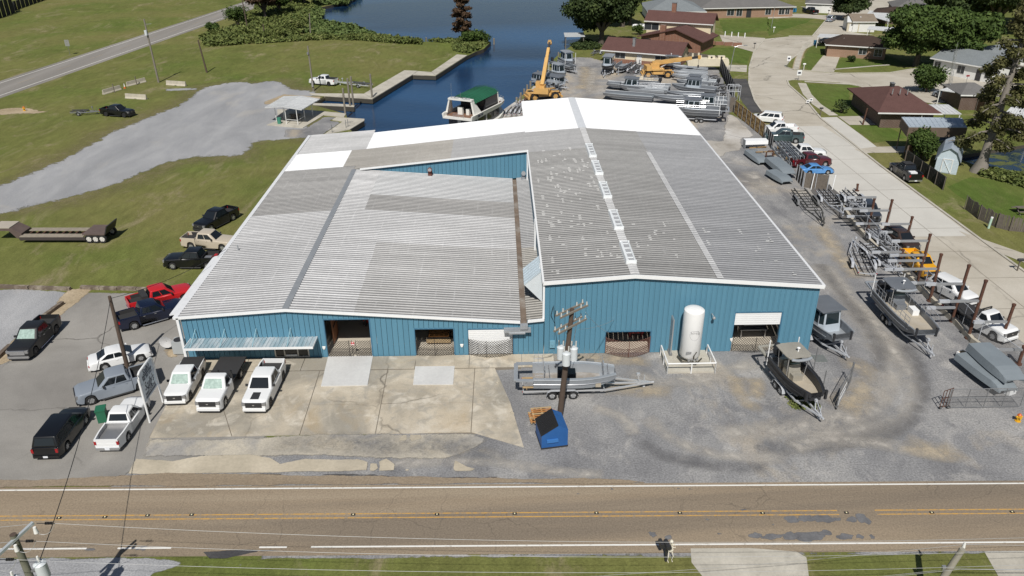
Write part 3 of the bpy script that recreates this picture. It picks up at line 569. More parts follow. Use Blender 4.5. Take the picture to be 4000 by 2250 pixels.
def roof(name, x0, x1, y0, y1, zf, ma, rib=.41, lift=0.0):
    m = MB(); n = max(1, round((y1-y0)/rib)); s = (y1-y0)/n; prof = []
    for i in range(n):
        y = y0+i*s; prof += [(y, 0), (y+s*.56, 0), (y+s*.66, .055), (y+s*.90, .055)]
    prof.append((y1, 0))
    za, zb = zf(x0+1e-4)+lift, zf(x1-1e-4)+lift
    vs = [(x0, y, za+h) for y, h in prof]+[(x1, y, zb+h) for y, h in prof]; k = len(prof)
    m.add(vs, [(i, i+1, k+i+1, k+i) for i in range(k-1)])
    m.add([(x0, y0, za-.04), (x1, y0, zb-.04), (x1, y1, zb-.04), (x0, y1, za-.04)], [(3, 2, 1, 0)])
    o = SB(m, name, MATS[ma])
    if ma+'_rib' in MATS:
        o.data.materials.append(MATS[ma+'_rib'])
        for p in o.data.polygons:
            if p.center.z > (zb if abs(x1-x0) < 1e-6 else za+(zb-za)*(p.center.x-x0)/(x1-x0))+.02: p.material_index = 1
    return o
# left half
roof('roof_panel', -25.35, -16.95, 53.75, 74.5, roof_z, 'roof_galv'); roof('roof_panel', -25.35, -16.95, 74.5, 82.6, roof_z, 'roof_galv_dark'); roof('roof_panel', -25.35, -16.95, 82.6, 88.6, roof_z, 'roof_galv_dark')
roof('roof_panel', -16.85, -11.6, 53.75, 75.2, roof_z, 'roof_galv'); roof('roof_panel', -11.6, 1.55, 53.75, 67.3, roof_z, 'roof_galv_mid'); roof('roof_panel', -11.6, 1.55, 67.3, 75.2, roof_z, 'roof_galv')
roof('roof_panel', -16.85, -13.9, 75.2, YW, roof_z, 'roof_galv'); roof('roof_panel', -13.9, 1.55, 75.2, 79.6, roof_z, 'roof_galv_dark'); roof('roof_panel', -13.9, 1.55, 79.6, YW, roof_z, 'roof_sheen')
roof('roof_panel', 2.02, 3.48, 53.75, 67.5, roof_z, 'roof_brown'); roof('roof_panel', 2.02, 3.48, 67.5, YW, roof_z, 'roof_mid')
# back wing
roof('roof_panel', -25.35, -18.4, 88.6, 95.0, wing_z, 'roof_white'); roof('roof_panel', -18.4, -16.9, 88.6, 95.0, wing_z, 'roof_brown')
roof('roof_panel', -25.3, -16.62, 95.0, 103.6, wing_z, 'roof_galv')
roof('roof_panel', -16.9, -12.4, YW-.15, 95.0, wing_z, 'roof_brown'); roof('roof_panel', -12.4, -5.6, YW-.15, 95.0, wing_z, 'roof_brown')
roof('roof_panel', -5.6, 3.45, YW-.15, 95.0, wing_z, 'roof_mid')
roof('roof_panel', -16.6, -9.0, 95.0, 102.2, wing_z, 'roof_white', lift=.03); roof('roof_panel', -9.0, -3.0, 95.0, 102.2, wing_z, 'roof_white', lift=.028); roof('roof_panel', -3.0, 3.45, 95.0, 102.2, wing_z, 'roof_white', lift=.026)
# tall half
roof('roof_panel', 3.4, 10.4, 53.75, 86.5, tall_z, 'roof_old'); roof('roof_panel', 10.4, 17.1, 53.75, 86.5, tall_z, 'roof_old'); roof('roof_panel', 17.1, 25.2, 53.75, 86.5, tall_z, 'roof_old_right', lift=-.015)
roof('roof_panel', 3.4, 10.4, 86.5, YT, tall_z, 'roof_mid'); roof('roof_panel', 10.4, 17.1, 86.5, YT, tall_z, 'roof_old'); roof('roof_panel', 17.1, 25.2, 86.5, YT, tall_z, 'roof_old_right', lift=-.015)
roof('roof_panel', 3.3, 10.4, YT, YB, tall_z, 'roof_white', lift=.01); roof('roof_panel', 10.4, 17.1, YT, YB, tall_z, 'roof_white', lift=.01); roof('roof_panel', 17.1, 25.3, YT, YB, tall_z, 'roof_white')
# lap flashings, ridges, gutters
galv('ridge_light', (.46, .46, .455), (.60, .60, .595), .1, pl=0)
def cap(x, y0, y1, zf, w, ma, name='ridge_cap', rib=True, lift=.065):
    m = MB(); n = int((y1-y0)/.41) if rib else 1; s = (y1-y0)/n
    for sgn in (-1, 1):
        zc, ze = zf(x)+lift+.01, zf(x+sgn*w)+lift
        prof = []
        for i in range(n):
            y = y0+i*s; prof += [(y, 0), (y+s*.5, 0), (y+s*.6, .03), (y+s*.9, .03)] if rib else [(y, 0)]
        prof.append((y1, 0)); k = len(prof)
        m.add([(x, y, zc+h) for y, h in prof]+[(x+sgn*w, y, ze+h) for y, h in prof], [(i, i+1, k+i+1, k+i) for i in range(k-1)])
    return SB(m, name, ma)
cap(-16.9, 53.72, YW-.2, roof_z, .26, mat('cap_grey', (.24, .255, .27), .5, var=.2), rib=False)
cap(10.4, 53.72, YT, tall_z, .36, MATS['ridge_light']); cap(10.4, YT, YB, tall_z, .5, mat('ridge_grey', (.62, .64, .66), .5), rib=False)
m = MB()
for i in range(int((86.3-53.8)/.41)):
    y = 53.8+i*.41; z = tall_z(17.1)+.07
    m.add([(16.85, y, tall_z(16.85)+.065), (17.38, y, tall_z(17.38)+.065), (17.38, y+.3, tall_z(17.38)+.085), (16.85, y+.3, tall_z(16.85)+.085)], [(0, 1, 2, 3)])
galv('lap_light', (.5, .5, .5), (.66, .66, .65), .1, pl=0); SB(m, 'lap_flashing', MATS['lap_light'])
# pale repair daubs of sealant
m = MB(); rs = random.Random(4)
for k in range(115):
    x = rs.choice([rs.uniform(4, 9.8)]*3+[rs.uniform(11, 24.5)]); y = rs.uniform(54.5, 86) if x < 10 else rs.uniform(54.5, 64)
    for j in range(rs.choice((1, 1, 2, 3))):
        yy = y+j*.41; z = tall_z(x)+.062; w, h = rs.uniform(.05, .16), rs.uniform(.07, .11)
        yc = 53.75+(round((yy-53.75)/.41)+.81)*.41 if x < 17 else yy
        m.box((x, yc, z), (w*2, h, .012))
SB(m, 'sealant_spot', mat('sealant', (.68, .68, .66), .7), kind='stuff')
# valley gutter with leaf litter
m = MB(); m.b2((1.56, 53.6, 3.02), (2.02, YW, 3.10)); m.b2((1.54, 53.6, 3.10), (1.58, YW, 3.2)); m.b2((2.0, 53.6, 3.10), (2.04, YW, 3.22))
SB(m, 'valley_gutter', mat('gutter_rust', (.17, .13, .10), .8, var=.5, vscale=.8, dirt=((.35, .33, .3), .5, .8)))
m = MB(); m.b2((1.5, 53.2, 2.72), (2.1, 53.75, 3.08)); m.prism([(.2, 53.25), (2.35, 53.25), (2.35, 53.8), (.2, 53.8)], 2.42, 2.6); m.b2((.6, 53.2, 2.3), (1.9, 53.85, 2.42))
SB(m, 'gutter_box', TRIMG)
# fascias and eaves
def fas(x0, x1, y, zf, h=.22, name='fascia', ma=TRIM, d=.12, up=.07):
    m = MB(); m.add([(x0, y, zf(x0+1e-4)-h+up), (x1, y, zf(x1-1e-4)-h+up), (x1, y, zf(x1-1e-4)+up), (x0, y, zf(x0+1e-4)+up), (x0, y+d, zf(x0+1e-4)-h+up), (x1, y+d, zf(x1-1e-4)-h+up), (x1, y+d, zf(x1-1e-4)+up), (x0, y+d, zf(x0+1e-4)+up)],
                    [(0, 1, 2, 3), (7, 6, 5, 4), (0, 4, 5, 1), (3, 2, 6, 7), (0, 3, 7, 4), (1, 5, 6, 2)])
    return SB(m, name, ma)
fas(-25.6, -16.9, 53.55, roof_z); fas(-16.9, 1.5, 53.55, roof_z); fas(2.1, 3.42, 53.55, roof_z)
fas(3.3, 10.4, 53.53, tall_z, .3); fas(10.4, 25.3, 53.53, tall_z, .3)
fas(-16.2, 3.42, YW-.32, wing_z, .2, d=.1)
m = MB(); m.b2((-25.75, 53.6, 3.86), (-25.37, 103.6, 4.06)); SB(m, 'eave_gutter', mat('gutter_white', (.7, .71, .72), .4))
m = MB(); m.b2((25.2, 53.7, 5.84), (25.42, YB, 6.04)); SB(m, 'eave_gutter', mat('gutter_white', None))
m = MB(); m.b2((3.24, 53.7, 6.5), (3.42, YW-.35, 6.68)); SB(m, 'eave_trim', TRIM)
dp = MB()
for i in range(90): dp.b2((25.42, 54.4+i*.61, 5.86), (25.47, 54.7+i*.61, 6.0))
SB(dp, 'eave_clips', mat('clip_dark', (.1, .1, .1), .6), kind='stuff')
m = MB(); m.b2((-25.5, 53.55, 0.1), (-25.3, 53.8, 4.0)); SB(m, 'downspout', TRIM)
m = MB(); m.b2((3.28, 53.7, 3.4), (3.44, 53.88, 6.6)); SB(m, 'corner_trim', TRIM)
for y in (57.2, 66.8, YW-1.2): m = MB(); m.b2((3.2, y, 3.3), (3.36, y+.2, 6.5)); SB(m, 'downspout', TRIM)
m = MB(); m.box((-24.2, 66, 4.4), (.09, .09, .6)); SB(m, 'vent_stub', TRIMG)
# side annex roof strip at the left front corner
m = MB(); m.add([(-26.6, 55, 3.55), (-25.5, 55, 3.75), (-25.5, 66, 3.75), (-26.6, 66, 3.55), (-26.6, 55, 3.45), (-25.5, 55, 3.65), (-25.5, 66, 3.65), (-26.6, 66, 3.45)], [(0, 1, 2, 3), (7, 6, 5, 4), (0, 4, 5, 1), (0, 3, 7, 4), (3, 2, 6, 7)]); SB(m, 'eave_shelf', mat('gutter_white', None))
# walls: one panel per sheet rib bay
DOORS = [(-14.1, -10.45, 3.55), (PYW('C2', 1242, 372, YF).x, PYW('C2', 1555, 372, YF).x, PYW('C2', 1242, 372, YF).z), (PYW('C2', 1662, 375, YF).x, PYW('C2', 2022, 372, YF).x, PYW('C2', 1662, 375, YF).z),
         (PYW('C3', 936, 395, YF).x, PYW('C3', 1296, 390, YF).x, PYW('C3', 938, 393, YF).z), (PYW('C3', 1970, 250, YF).x-.15, PYW('C3', 2340, 240, YF).x-.1, PYW('C3', 1985, 242, YF).z),
         (PYW('C2', 147, 525, YF).x, PYW('C2', 410, 525, YF).x, 1.9)]
def wall_run(xs, zb, zt, y, ma='blue_siding', front=True):
    for a, b in zip(xs, xs[1:]):
        m = MB(); g = .012
        for (u, v, dy) in ((a+g, b-.09, 0), (b-.09, b-g, -.03)):
            m.add([(u, y+dy, zb(u)), (v, y+dy, zb(v)), (v, y+dy, zt(v)), (u, y+dy, zt(u)), (u, y+.06, zb(u)), (v, y+.06, zb(v)), (v, y+.06, zt(v)), (u, y+.06, zt(u))], [(0, 1, 2, 3), (7, 6, 5, 4), (0, 4, 5, 1), (3, 2, 6, 7), (0, 3, 7, 4), (1, 5, 6, 2)])
        SB(m, 'wall_panel', MATS[ma])
def breaks(x0, x1, step, cuts):
    xs = sorted({round(v, 3) for v in [x0, x1]+[c for c in cuts if x0 < c < x1]})
    out = [xs[0]]
    for a, b in zip(xs, xs[1:]):
        n = max(1, round((b-a)/step)); out += [a+(b-a)*i/n for i in range(1, n+1)]
    return out
cuts = [v for d in DOORS for v in d[:2]]
for x0, x1, zf in ((-25.25, 3.4, lambda x: min(roof_z(x), roof_z(1.5))-.12 if x > 1.5 else roof_z(x)-.12), (3.44, 25.1, lambda x: tall_z(x)-.2)):
    for a, b in zip(*(lambda l: (l, l[1:]))(breaks(x0, x1, .41, cuts+[-16.9, 10.4]))):
        d = [q for q in DOORS if q[0]-.01 <= (a+b)/2 <= q[1]+.01]
        wall_run([a, b], (lambda x, z=d[0][2]: z) if d else (lambda x: 0.02), zf, YF)
wall_run(breaks(-16.7, 3.4, .46, []), lambda x: roof_z(x)+.03, lambda x: wing_z(x)-.12, YW)
# plain side and back walls (mostly hidden)
def plain(pts, name='side_wall', ma='blue_siding'):
    m = MB(); m.quad(*pts); SB(m, name, MATS[ma])
plain([(-25.25, YF, 0), (-25.25, 103.5, 0), (-25.25, 103.5, 4.0), (-25.25, YF, 4.0)]); plain([(25.1, YF, 0), (25.1, YB-.1, 0), (25.1, YB-.1, 6.0), (25.1, YF, 6.0)])
plain([(3.44, YF+.1, 3.2), (3.44, YW, 3.3), (3.44, YW, 6.66), (3.44, YF+.1, 6.66)]); plain([(3.5, YB-.1, 0), (10.4, YB-.1, 0), (25.1, YB-.1, 0), (25.1, YB-.1, 6.0), (10.4, YB-.1, 7.1), (3.5, YB-.1, 6.6)], 'back_wall')
plain([(3.5, 102, 0), (3.5, YB-.1, 0), (3.5, YB-.1, 6.6), (3.5, 102, 6.6)]); plain([(-16.5, 102.1, -1), (3.5, 102.1, -1), (3.5, 102.1, 6.6), (-16.5, 102.1, 4.6)], 'back_wall'); plain([(-25.2, 103.5, -1), (-16.65, 103.5, -1), (-16.65, 103.5, 4.5), (-25.2, 103.5, 4.0)], 'back_wall'); plain([(-16.66, 102, 0), (-16.66, 103.5, 0), (-16.66, 103.5, 4.5), (-16.66, 102, 4.5)])
m = MB(); m.b2((-25.2, YF+.07, .0), (25.05, 101, .14)); SB(m, 'floor', mat('shop_floor', (.52, .47, .39), .7, var=.2, vscale=.5))
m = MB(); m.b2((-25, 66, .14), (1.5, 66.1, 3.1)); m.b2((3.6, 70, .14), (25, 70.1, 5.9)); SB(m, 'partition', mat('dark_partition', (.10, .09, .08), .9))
# door frames, roller doors
FR = mat('blue_frame', (.05, .15, .24), .5)
for i, d in enumerate(DOORS[:5]):
    m = MB(); m.b2((d[0]-.06, YF-.02, .1), (d[0]+.05, YF+.25, d[2]+.06)); m.b2((d[1]-.05, YF-.02, .1), (d[1]+.06, YF+.25, d[2]+.06)); m.b2((d[0]+.05, YF-.02, d[2]-.05), (d[1]-.05, YF+.25, d[2]+.06)); SB(m, 'door_frame', FR)
SLAT = mat('roller_white', (.80, .81, .81), .4, var=.04)
def roller(d, z0, z1, y):
    p = MB(); p.b2((d[0]+.05, y+.05, z0), (d[1]-.05, y+.07, z1)); o = SB(p, 'roller_door', SLAT)
    sl = MB(); n = int((z1-z0)/.17); sl.b2((d[0]+.06, -.03, .005), (d[1]-.06, .03, (z1-z0)/n-.02)); me = sl.mesh('slat', SLAT)
    for k in range(n): link('slat', me, o, (0, y+.02, z0+(z1-z0)*k/n))
roller(DOORS[2], .12, DOORS[2][2]-.06, YF+.02); roller(DOORS[4], PYW('C3', 1975, 342, YF).z, DOORS[4][2]-.06, YF+.05)
# entrance: glazed door between two side lights
GLASS = mat('dark_glass', (.02, .022, .025), .08, var=.1, spec=.6)
d = DOORS[5]; AL = mat('aluminium_frame', (.55, .55, .53), .4, .5); ent = MB()
for x in (d[0], d[0]+(d[1]-d[0])*.28, d[0]+(d[1]-d[0])*.68, d[1]): ent.b2((x-.05, YF-.04, .1), (x+.05, YF+.06, 1.9))
ent.b2((d[0], YF-.03, 1.8), (d[1], YF+.05, 1.9)); ent.b2((d[0], YF-.03, .1), (d[1], YF+.05, .2)); eo = SB(ent, 'entrance_frame', AL)
for a, b, nm in ((0, .28, 'side_light'), (.28, .68, 'glass_door'), (.68, 1, 'side_light')):
    w = d[1]-d[0]; g = MB(); g.b2((d[0]+w*a+.05, YF+.01, .2), (d[0]+w*b-.05, YF+.03, 1.8)); link(nm, g.mesh(nm, GLASS), eo)
g = MB(); g.b2((d[0]+w*.3, YF-.06, .95), (d[0]+w*.66, YF-.03, 1.02)); link('push_bar', g.mesh('push_bar', AL), eo)
m = MB(); m.b2((d[0]+w*.31, YF-.05, .22), (d[0]+w*.65, YF-.02, .36)); link('kick_plate', m.mesh('kick_plate', TRIM), eo)
# awning over the entrance
AY = YF-1.75; AX0, AX1 = PYW('C1', 1440, 525, AY).x, PYW('C2', 445, 520, AY).x; az = 2.0; azf = PYW('C2', 300, 518, AY).z
b = NB('awning_metal'); co = b.pos(); MATS['awning_metal'] = b.out(b.mix(b.ramp(b.noise(b.pos((1.5, .3, 1)), 1.2, 4, .7), (.45, 0), (.62, 1)), (.30, .40, .44), (.56, .59, .60)), .4, .2)
m = MB(); n = int((AX1-AX0)/.3); s = (AX1-AX0)/n; prof = []
for i in range(n): prof += [(AX0+i*s, 0), (AX0+(i+.55)*s, 0), (AX0+(i+.65)*s, .05), (AX0+(i+.9)*s, .05)]
prof.append((AX1, 0)); k = len(prof)
m.add([(x, YF-.03, az+h) for x, h in prof]+[(x, AY, azf+h) for x, h in prof], [(i, i+1, k+i+1, k+i) for i in range(k-1)])
aw = SB(m, 'awning', MATS['awning_metal'])
m = MB(); m.b2((AX0-.03, AY-.05, azf-.13), (AX1+.03, AY-.01, azf+.07)); m.bar((AX0-.02, AY, azf-.03), (AX0-.02, YF-.04, az-.03), .04, .16); m.bar((AX1+.02, AY, azf-.03), (AX1+.02, YF-.04, az-.03), .04, .16); link('awning_fascia', m.mesh('awning_fascia', TRIM), aw)
for t in (.05, .28, .53, .80):
    x = AX0+(AX1-AX0)*t; m = MB(); m.bar((x, YF-.04, az+.85), (x, AY+.1, azf+.06), .05); m.bar((x, YF-.05, az), (x, YF-.05, az+.85), .05); link('awning_stay', m.mesh('awning_stay', mat('stay_blue', (.25, .42, .48), .5)), aw)
# ridge ventilators (long boxes with open throat)
VG = mat('vent_dark', (.36, .37, .38), .5); VB = mat('vent_metal', (.76, .79, .80), .4)
for a, b_ in (((1600, 612), (1578, 655)), ((1570, 533), (1545, 570)), ((1534, 462), (1512, 492)), ((1511, 408), (1490, 434)), ((1487, 365), (1474, 390))):
    ya, yb = P('D', *a, z=7.4).y, P('D', *b_, z=7.4).y
    ya, yb = min(ya, yb)-.2, max(ya, yb)+.3; zr = 7.24
    m = MB(); m.extr([(9.95, zr-.1), (10.02, zr+.22), (10.18, zr+.3), (10.18, zr-.05)], ya, yb); m.extr([(10.62, zr-.05), (10.62, zr+.3), (10.78, zr+.22), (10.85, zr-.1)], ya, yb); m.b2((9.98, ya-.05, zr-.1), (10.82, ya+.02, zr+.28)); m.b2((9.98, yb-.02, zr-.1), (10.82, yb+.05, zr+.28))
    o = SB(m, 'ridge_vent', VB); m = MB(); m.b2((10.18, ya+.02, zr), (10.62, yb-.02, zr+.22)); link('vent_throat', m.mesh('vent_throat', VG), o)
    m = MB()
    for k in range(4): m.b2((10.18, ya+(yb-ya)*(k+.6)/4.2, zr+.2), (10.62, ya+(yb-ya)*(k+.7)/4.2, zr+.27))
    link('throat_plate', m.mesh('throat_plate', VB), o)
# vent pipes on the low roof
def hood(px, py, ma, z0):
    c = PYW('C2', px, py, YW-.6) if False else Vector((px, py, z0)); m = MB()
    m.tube([(px, py, z0-.3), (px, py, z0+.45), (px, py-.12, z0+.62), (px, py-.42, z0+.66)], .26, 12); o = SB(m, 'vent_pipe', ma)
    m = MB(); m.cyl((px, py-.44, z0+.66), (px, py-.425, z0+.66), .20, 12); link('pipe_mouth', m.mesh('pipe_mouth', VG), o)
pp = P('S', 1000+1375/2.0125, 400+545/2.0125, 4.0); hood(pp.x, YW-.6, mat('rust_red', (.16, .06, .045), .7, var=.3), roof_z(pp.x)+.15)
pp = P('S', 1000+2110/2.0125, 400+570/2.0125, 4.0); hood(2.85, YW-.7, TRIMG, 3.55)
# small lean-to hood against the tall wall, front
m = MB(); hy0, hy1 = 56.6, 59.6
m.add([(1.9, hy0, 5.0), (3.4, hy0, 6.3), (3.4, hy1, 6.3), (1.9, hy1, 5.0), (1.92, hy0, 4.9), (3.4, hy0, 6.2), (3.4, hy1, 6.2), (1.92, hy1, 4.9)], [(0, 1, 2, 3), (7, 6, 5, 4), (0, 4, 5, 1), (0, 3, 7, 4), (3, 2, 6, 7)])
ho = SB(m, 'hood', mat('hood_metal', (.55, .63, .68), .4, .2)); m = MB()
for i in range(6): m.bar((1.9, hy0+.2+i*.5, 5.04), (3.38, hy0+.2+i*.5, 6.34), .07, .05)
link('hood_ribs', m.mesh('hood_ribs', mat('hood_metal', None)), ho)
m = MB(); m.add([(1.95, hy0+.02, 4.92), (3.4, hy0+.02, 3.35), (3.4, hy0+.02, 6.2)], [(0, 1, 2)]); m.add([(1.95, hy1-.02, 4.92), (3.4, hy1-.02, 3.35), (3.4, hy1-.02, 6.2)], [(0, 1, 2)]); link('hood_cheek', m.mesh('hood_cheek', mat('hood_pale', (.62, .66, .68), .5)), ho)
# wall lamps and small plates
LB = mat('lamp_white', (.75, .75, .72), .4)
for k, x, y in (('C2', 535, 518), ('C2', 1618, 500), ('C3', 1926, 455)):
    p = PYW(k, x, y, YF); m = MB(); m.add([(p.x-.14, YF-.04, p.z+.14), (p.x+.14, YF-.04, p.z+.14), (p.x+.1, YF-.09, p.z-.05), (p.x, YF-.09, p.z-.17), (p.x-.1, YF-.09, p.z-.05), (p.x, YF-.1, p.z+.1)], [(0, 1, 5), (1, 2, 5), (2, 3, 5), (3, 4, 5), (4, 0, 5)]); SB(m, 'door_badge', LB)
p = PYW('C3', 1775, 262, YF); m = MB(); m.tube([(p.x-.1, YF, p.z+.1), (p.x-.1, YF-.25, p.z+.25), (p.x+.02, YF-.5, p.z+.1)], .03); m.ball((p.x+.02, YF-.52, p.z), .13); SB(m, 'wall_lamp', mat('lamp_grey', (.3, .3, .3), .4))
for k, x, y in (('C3', 517, 485),):
    p = PYW(k, x, y, YF); m = MB(); m.b2((p.x-.2, YF-.2, p.z-.32), (p.x+.2, YF-.02, p.z+.3)); m.cyl((p.x, YF-.25, p.z), (p.x, YF-.2, p.z), .09); SB(m, 'meter_box', mat('meter_blue', (.16, .33, .42), .5))
p = PYW('C3', 530, 300, YF); m = MB(); m.tube([(p.x-.05, YF-.06, p.z+1.3), (p.x+.15, YF-.08, p.z-1.0), (p.x+.3, YF-.06, p.z-2.2)], .02); m.tube([(p.x-.1, YF-.1, p.z+1.2), (p.x-.25, YF-.15, p.z+.5), (p.x+.05, YF-.12, p.z-.2), (p.x+.12, YF-.1, p.z+.9)], .025); SB(m, 'service_cable', mat('cable_black', (.02, .02, .02), .6))
# folding scissor gates
GM = mat('gate_dark', (.05, .045, .04), .6, .3); GR = mat('gate_rust', (.16, .07, .05), .7, .2)
def scissor(label, x0, x1, h, y, ma, bow=0.0, gap=None, posts=(0, .5, 1)):
    t = thing('scissor_gate', label, 'gate', ((x0+x1)/2, y, .14), group='folding gates across the workshop doors')
    w = x1-x0; m = MB(); n = max(6, int(w/.2)); rows = max(4, int(h/.2))
    def yy(u): return -bow*sin(pi*u)
    for i in range(-rows, n+1):
        for sgn in (1, -1):
            pts = []
            for r in range(rows+1):
                c = i+r if sgn == 1 else i+rows-r
                if 0 <= c <= n:
                    u = c/n
                    if gap and gap[0] < u < gap[1]: continue
                    pts.append((-w/2+w*u, yy(u)+.008*sgn, h*r/rows))
            if len(pts) > 1: m.tube([pts[0], pts[-1]] if not bow else pts, .018, 4)
    m.build('lattice', ma, t)
    for u in posts:
        m = MB(); m.bar((-w/2+w*u, yy(u), 0), (-w/2+w*u, yy(u), h+.05), .035); m.build('gate_post', ma, t)
    return t
D_ = DOORS
scissor('folding lattice gate with red notice across the tall wide doorway', D_[0][0]+.1, D_[0][1]-.1, 1.45, YF-.08, GM, 0, (.57, .66), (0, .5, .57, .66, 1))
scissor('dark folding lattice gate in front of orange pallet doorway', D_[1][0]+.1, D_[1][1]-.1, 1.5, YF-.1, GM, .12)
scissor('folding lattice gate in front of the closed white roller door', D_[2][0]+.05, D_[2][1]-.05, 1.5, YF-.1, GM, .5, None, (0, .4, 1))
scissor('rusty bowed folding gate across doorway left of white tank', D_[3][0]+.05, D_[3][1]-.05, 1.45, YF-.12, GR, .75)
scissor('folding lattice gate below half-raised white shutter', D_[4][0]+.1, D_[4][1]-.1, 1.35, YF-.1, GM, .3)
sg = thing('notice_sign', 'small red and white notice hung on the lattice gate', 'sign', tuple(PYW('C2', 760, 487, YF-.16)))
m = MB(); m.box((0, 0, 0), (.26, .02, .3)); m.build('board', mat('sign_red', (.45, .03, .03), .5), sg); m = MB(); m.box((0, -.012, -.09), (.22, .006, .06)); m.box((0, -.012, .08), (.12, .006, .06)); m.build('print', TRIM, sg)
# goods standing inside the doorways
def rack_of(nm, lab, cat, loc, parts, rz=0.0):
    t = thing(nm, lab, cat, loc, rz)
    for pn, ma, fn in parts:
        m = MB(); fn(m); m.build(pn, ma, t)
    return t
ORG = mat('orange_wood', (.42, .19, .06), .7, var=.25, vscale=4); WOOD = mat('pale_wood', (.42, .30, .16), .8, var=.3, vscale=3); STEEL = mat('steel_bare', (.42, .42, .42), .35, .7); RED = mat('paint_red', (.35, .03, .03), .4); BLK = mat('black_plastic', (.018, .018, .019), .5); ALU = mat('aluminium', (.50, .52, .54), .32, .75, var=.18, vscale=1.2)
rack_of('work_table', 'low steel table with orange stock behind the gate', 'table', (-5.2, YF+2.3, .14), (('table_top', ORG, lambda m: [m.box((0, .18*k, .62+.06*(k % 2)), (1.7, .15, .07)) for k in range(-3, 4)]), ('frame', STEEL, lambda m: [m.box((0, 0, .5), (1.9, 1.2, .1))]+[m.box((a*.85, b*.5, .22), (.08, .08, .44)) for a in (-1, 1) for b in (-1, 1)]), ('stock', WOOD, lambda m: [m.box((0, -.75, .35), (2.0, .3, .25))])))
rack_of('forklift', 'red forklift parked in the dark of the tall doorway', 'forklift', (-11.3, YF+5.6, .14), (('body', RED, lambda m: (m.box((0, 0, .7), (1.2, 1.7, .8)), m.box((0, .6, 1.2), (1.1, .5, .5)))), ('mast', BLK, lambda m: (m.box((-.4, -1, 1.3), (.12, .15, 2.3)), m.box((.4, -1, 1.3), (.12, .15, 2.3)))), ('gas_bottle', mat('bottle_pale', (.6, .6, .62), .4), lambda m: m.cyl((-.4, .7, 1.6), (.4, .7, 1.6), .2)), ('wheel', BLK, lambda m: [m.cyl((a*.6, b*.6, .3), (a*.45, b*.6, .3), .3) for a in (-1, 1) for b in (-1, 1)])))
rack_of('tool_board', 'brown board leaning inside the tall doorway', 'board', (-13.9, YF+2.6, .14), (('panel', mat('brown_board', (.22, .09, .04), .7), lambda m: m.box((0, 0, 1.3), (.1, 1.8, 2.4))), ('rim', BLK, lambda m: m.box((.07, 0, 1.6), (.05, 1.5, .1)))))
rack_of('steel_bench', 'steel bench standing behind the half-raised shutter', 'bench', (21.0, YF+2.2, .14), (('top', ALU, lambda m: m.box((0, 0, .85), (2.2, 1.1, .05))), ('leg', STEEL, lambda m: [m.box((a*1, b*.5, .42), (.07, .07, .84)) for a in (-1, 1) for b in (-1, 1)]), ('tray', ALU, lambda m: (m.box((.1, .2, 1.15), (1.8, .9, .06)), m.box((.1, .65, 1.35), (1.8, .06, .5))))))
rack_of('step_stool', 'folding step stool inside the rusty gated doorway', 'stool', (9.9, YF+3.2, .14), (('tread', STEEL, lambda m: (m.box((0, 0, .5), (.5, .3, .05)), m.box((0, .1, .85), (.5, .3, .05)))), ('side', BLK, lambda m: (m.bar((-.25, -.2, 0), (-.25, .2, 1.1), .05), m.bar((.25, -.2, 0), (.25, .2, 1.1), .05)))))
rack_of('bucket', 'white bucket on red bench inside the rusty gated doorway', 'bucket', (11.2, YF+2.5, .6), (('pail', TRIM, lambda m: m.cyl((0, 0, 0), (0, 0, .36), .15, 12, .18)), ('rim', BLK, lambda m: m.cyl((0, 0, .34), (0, 0, .365), .19, 12))))
rack_of('red_bench', 'low red steel bench inside the rusty gated doorway', 'bench', (11.3, YF+2.5, .14), (('seat', RED, lambda m: m.box((0, 0, .42), (1.3, .6, .08))), ('leg', RED, lambda m: (m.box((-.5, 0, .19), (.1, .5, .38)), m.box((.5, 0, .19), (.1, .5, .38))))))
# ================================================================ VEHICLES
def car_paint(name, col, rough=.25):
    if name in MATS: return MATS[name]
    b = NB(name); n = b.noise(b.pos(obj=True), 2.5, 4, .6)
    MATS[name] = b.out(b.mix(n, sc(col, .97), sc(col, 1.03)), b.math('MULTIPLY_ADD', n, .06, rough-.03), .0, spec=.5, Coat_Weight=.35, Coat_Roughness=.08); return MATS[name]
PW = car_paint('paint_white', (.74, .75, .75)); PB = car_paint('paint_black', (.006, .0065, .008), .32); PR = car_paint('paint_scarlet', (.50, .018, .022)); PN = car_paint('paint_navy', (.006, .010, .028))
PSV = car_paint('paint_silver', (.23, .26, .30), .3); PT = car_paint('paint_tan', (.50, .44, .35)); PG = car_paint('paint_slate', (.055, .085, .090)); PM = car_paint('paint_maroon', (.085, .012, .016)); PLB = car_paint('paint_skyblue', (.09, .26, .55)); PY = car_paint('paint_yellow', (.72, .36, .015)); PBR = car_paint('paint_brown', (.045, .028, .022)); PK = car_paint('paint_charcoal', (.035, .042, .055)); PMB = car_paint('paint_matte', (.012, .012, .013), .5)
CGL = mat('car_glass', (.012, .015, .018), .06, var=.05, spec=.7); CGS = mat('sunshade_glass', (.30, .40, .36), .25, var=.5, vscale=5, obj=True)
TYRE = mat('tyre_rubber', (.016, .016, .017), .75); RIM = mat('rim_alloy', (.45, .46, .47), .3, .6); RIMD = mat('rim_dark', (.05, .05, .055), .4, .4); CHR = mat('chrome', (.62, .63, .65), .18, .85); LAMP = mat('headlamp', (.22, .22, .22), .1, spec=.8); TAIL = mat('tail_lamp', (.33, .012, .015), .2); LINER = mat('bed_liner', (.028, .028, .029), .8); BUMP = mat('bumper_dark', (.03, .03, .032), .55); PLATE = mat('plate', (.7, .72, .75), .5)
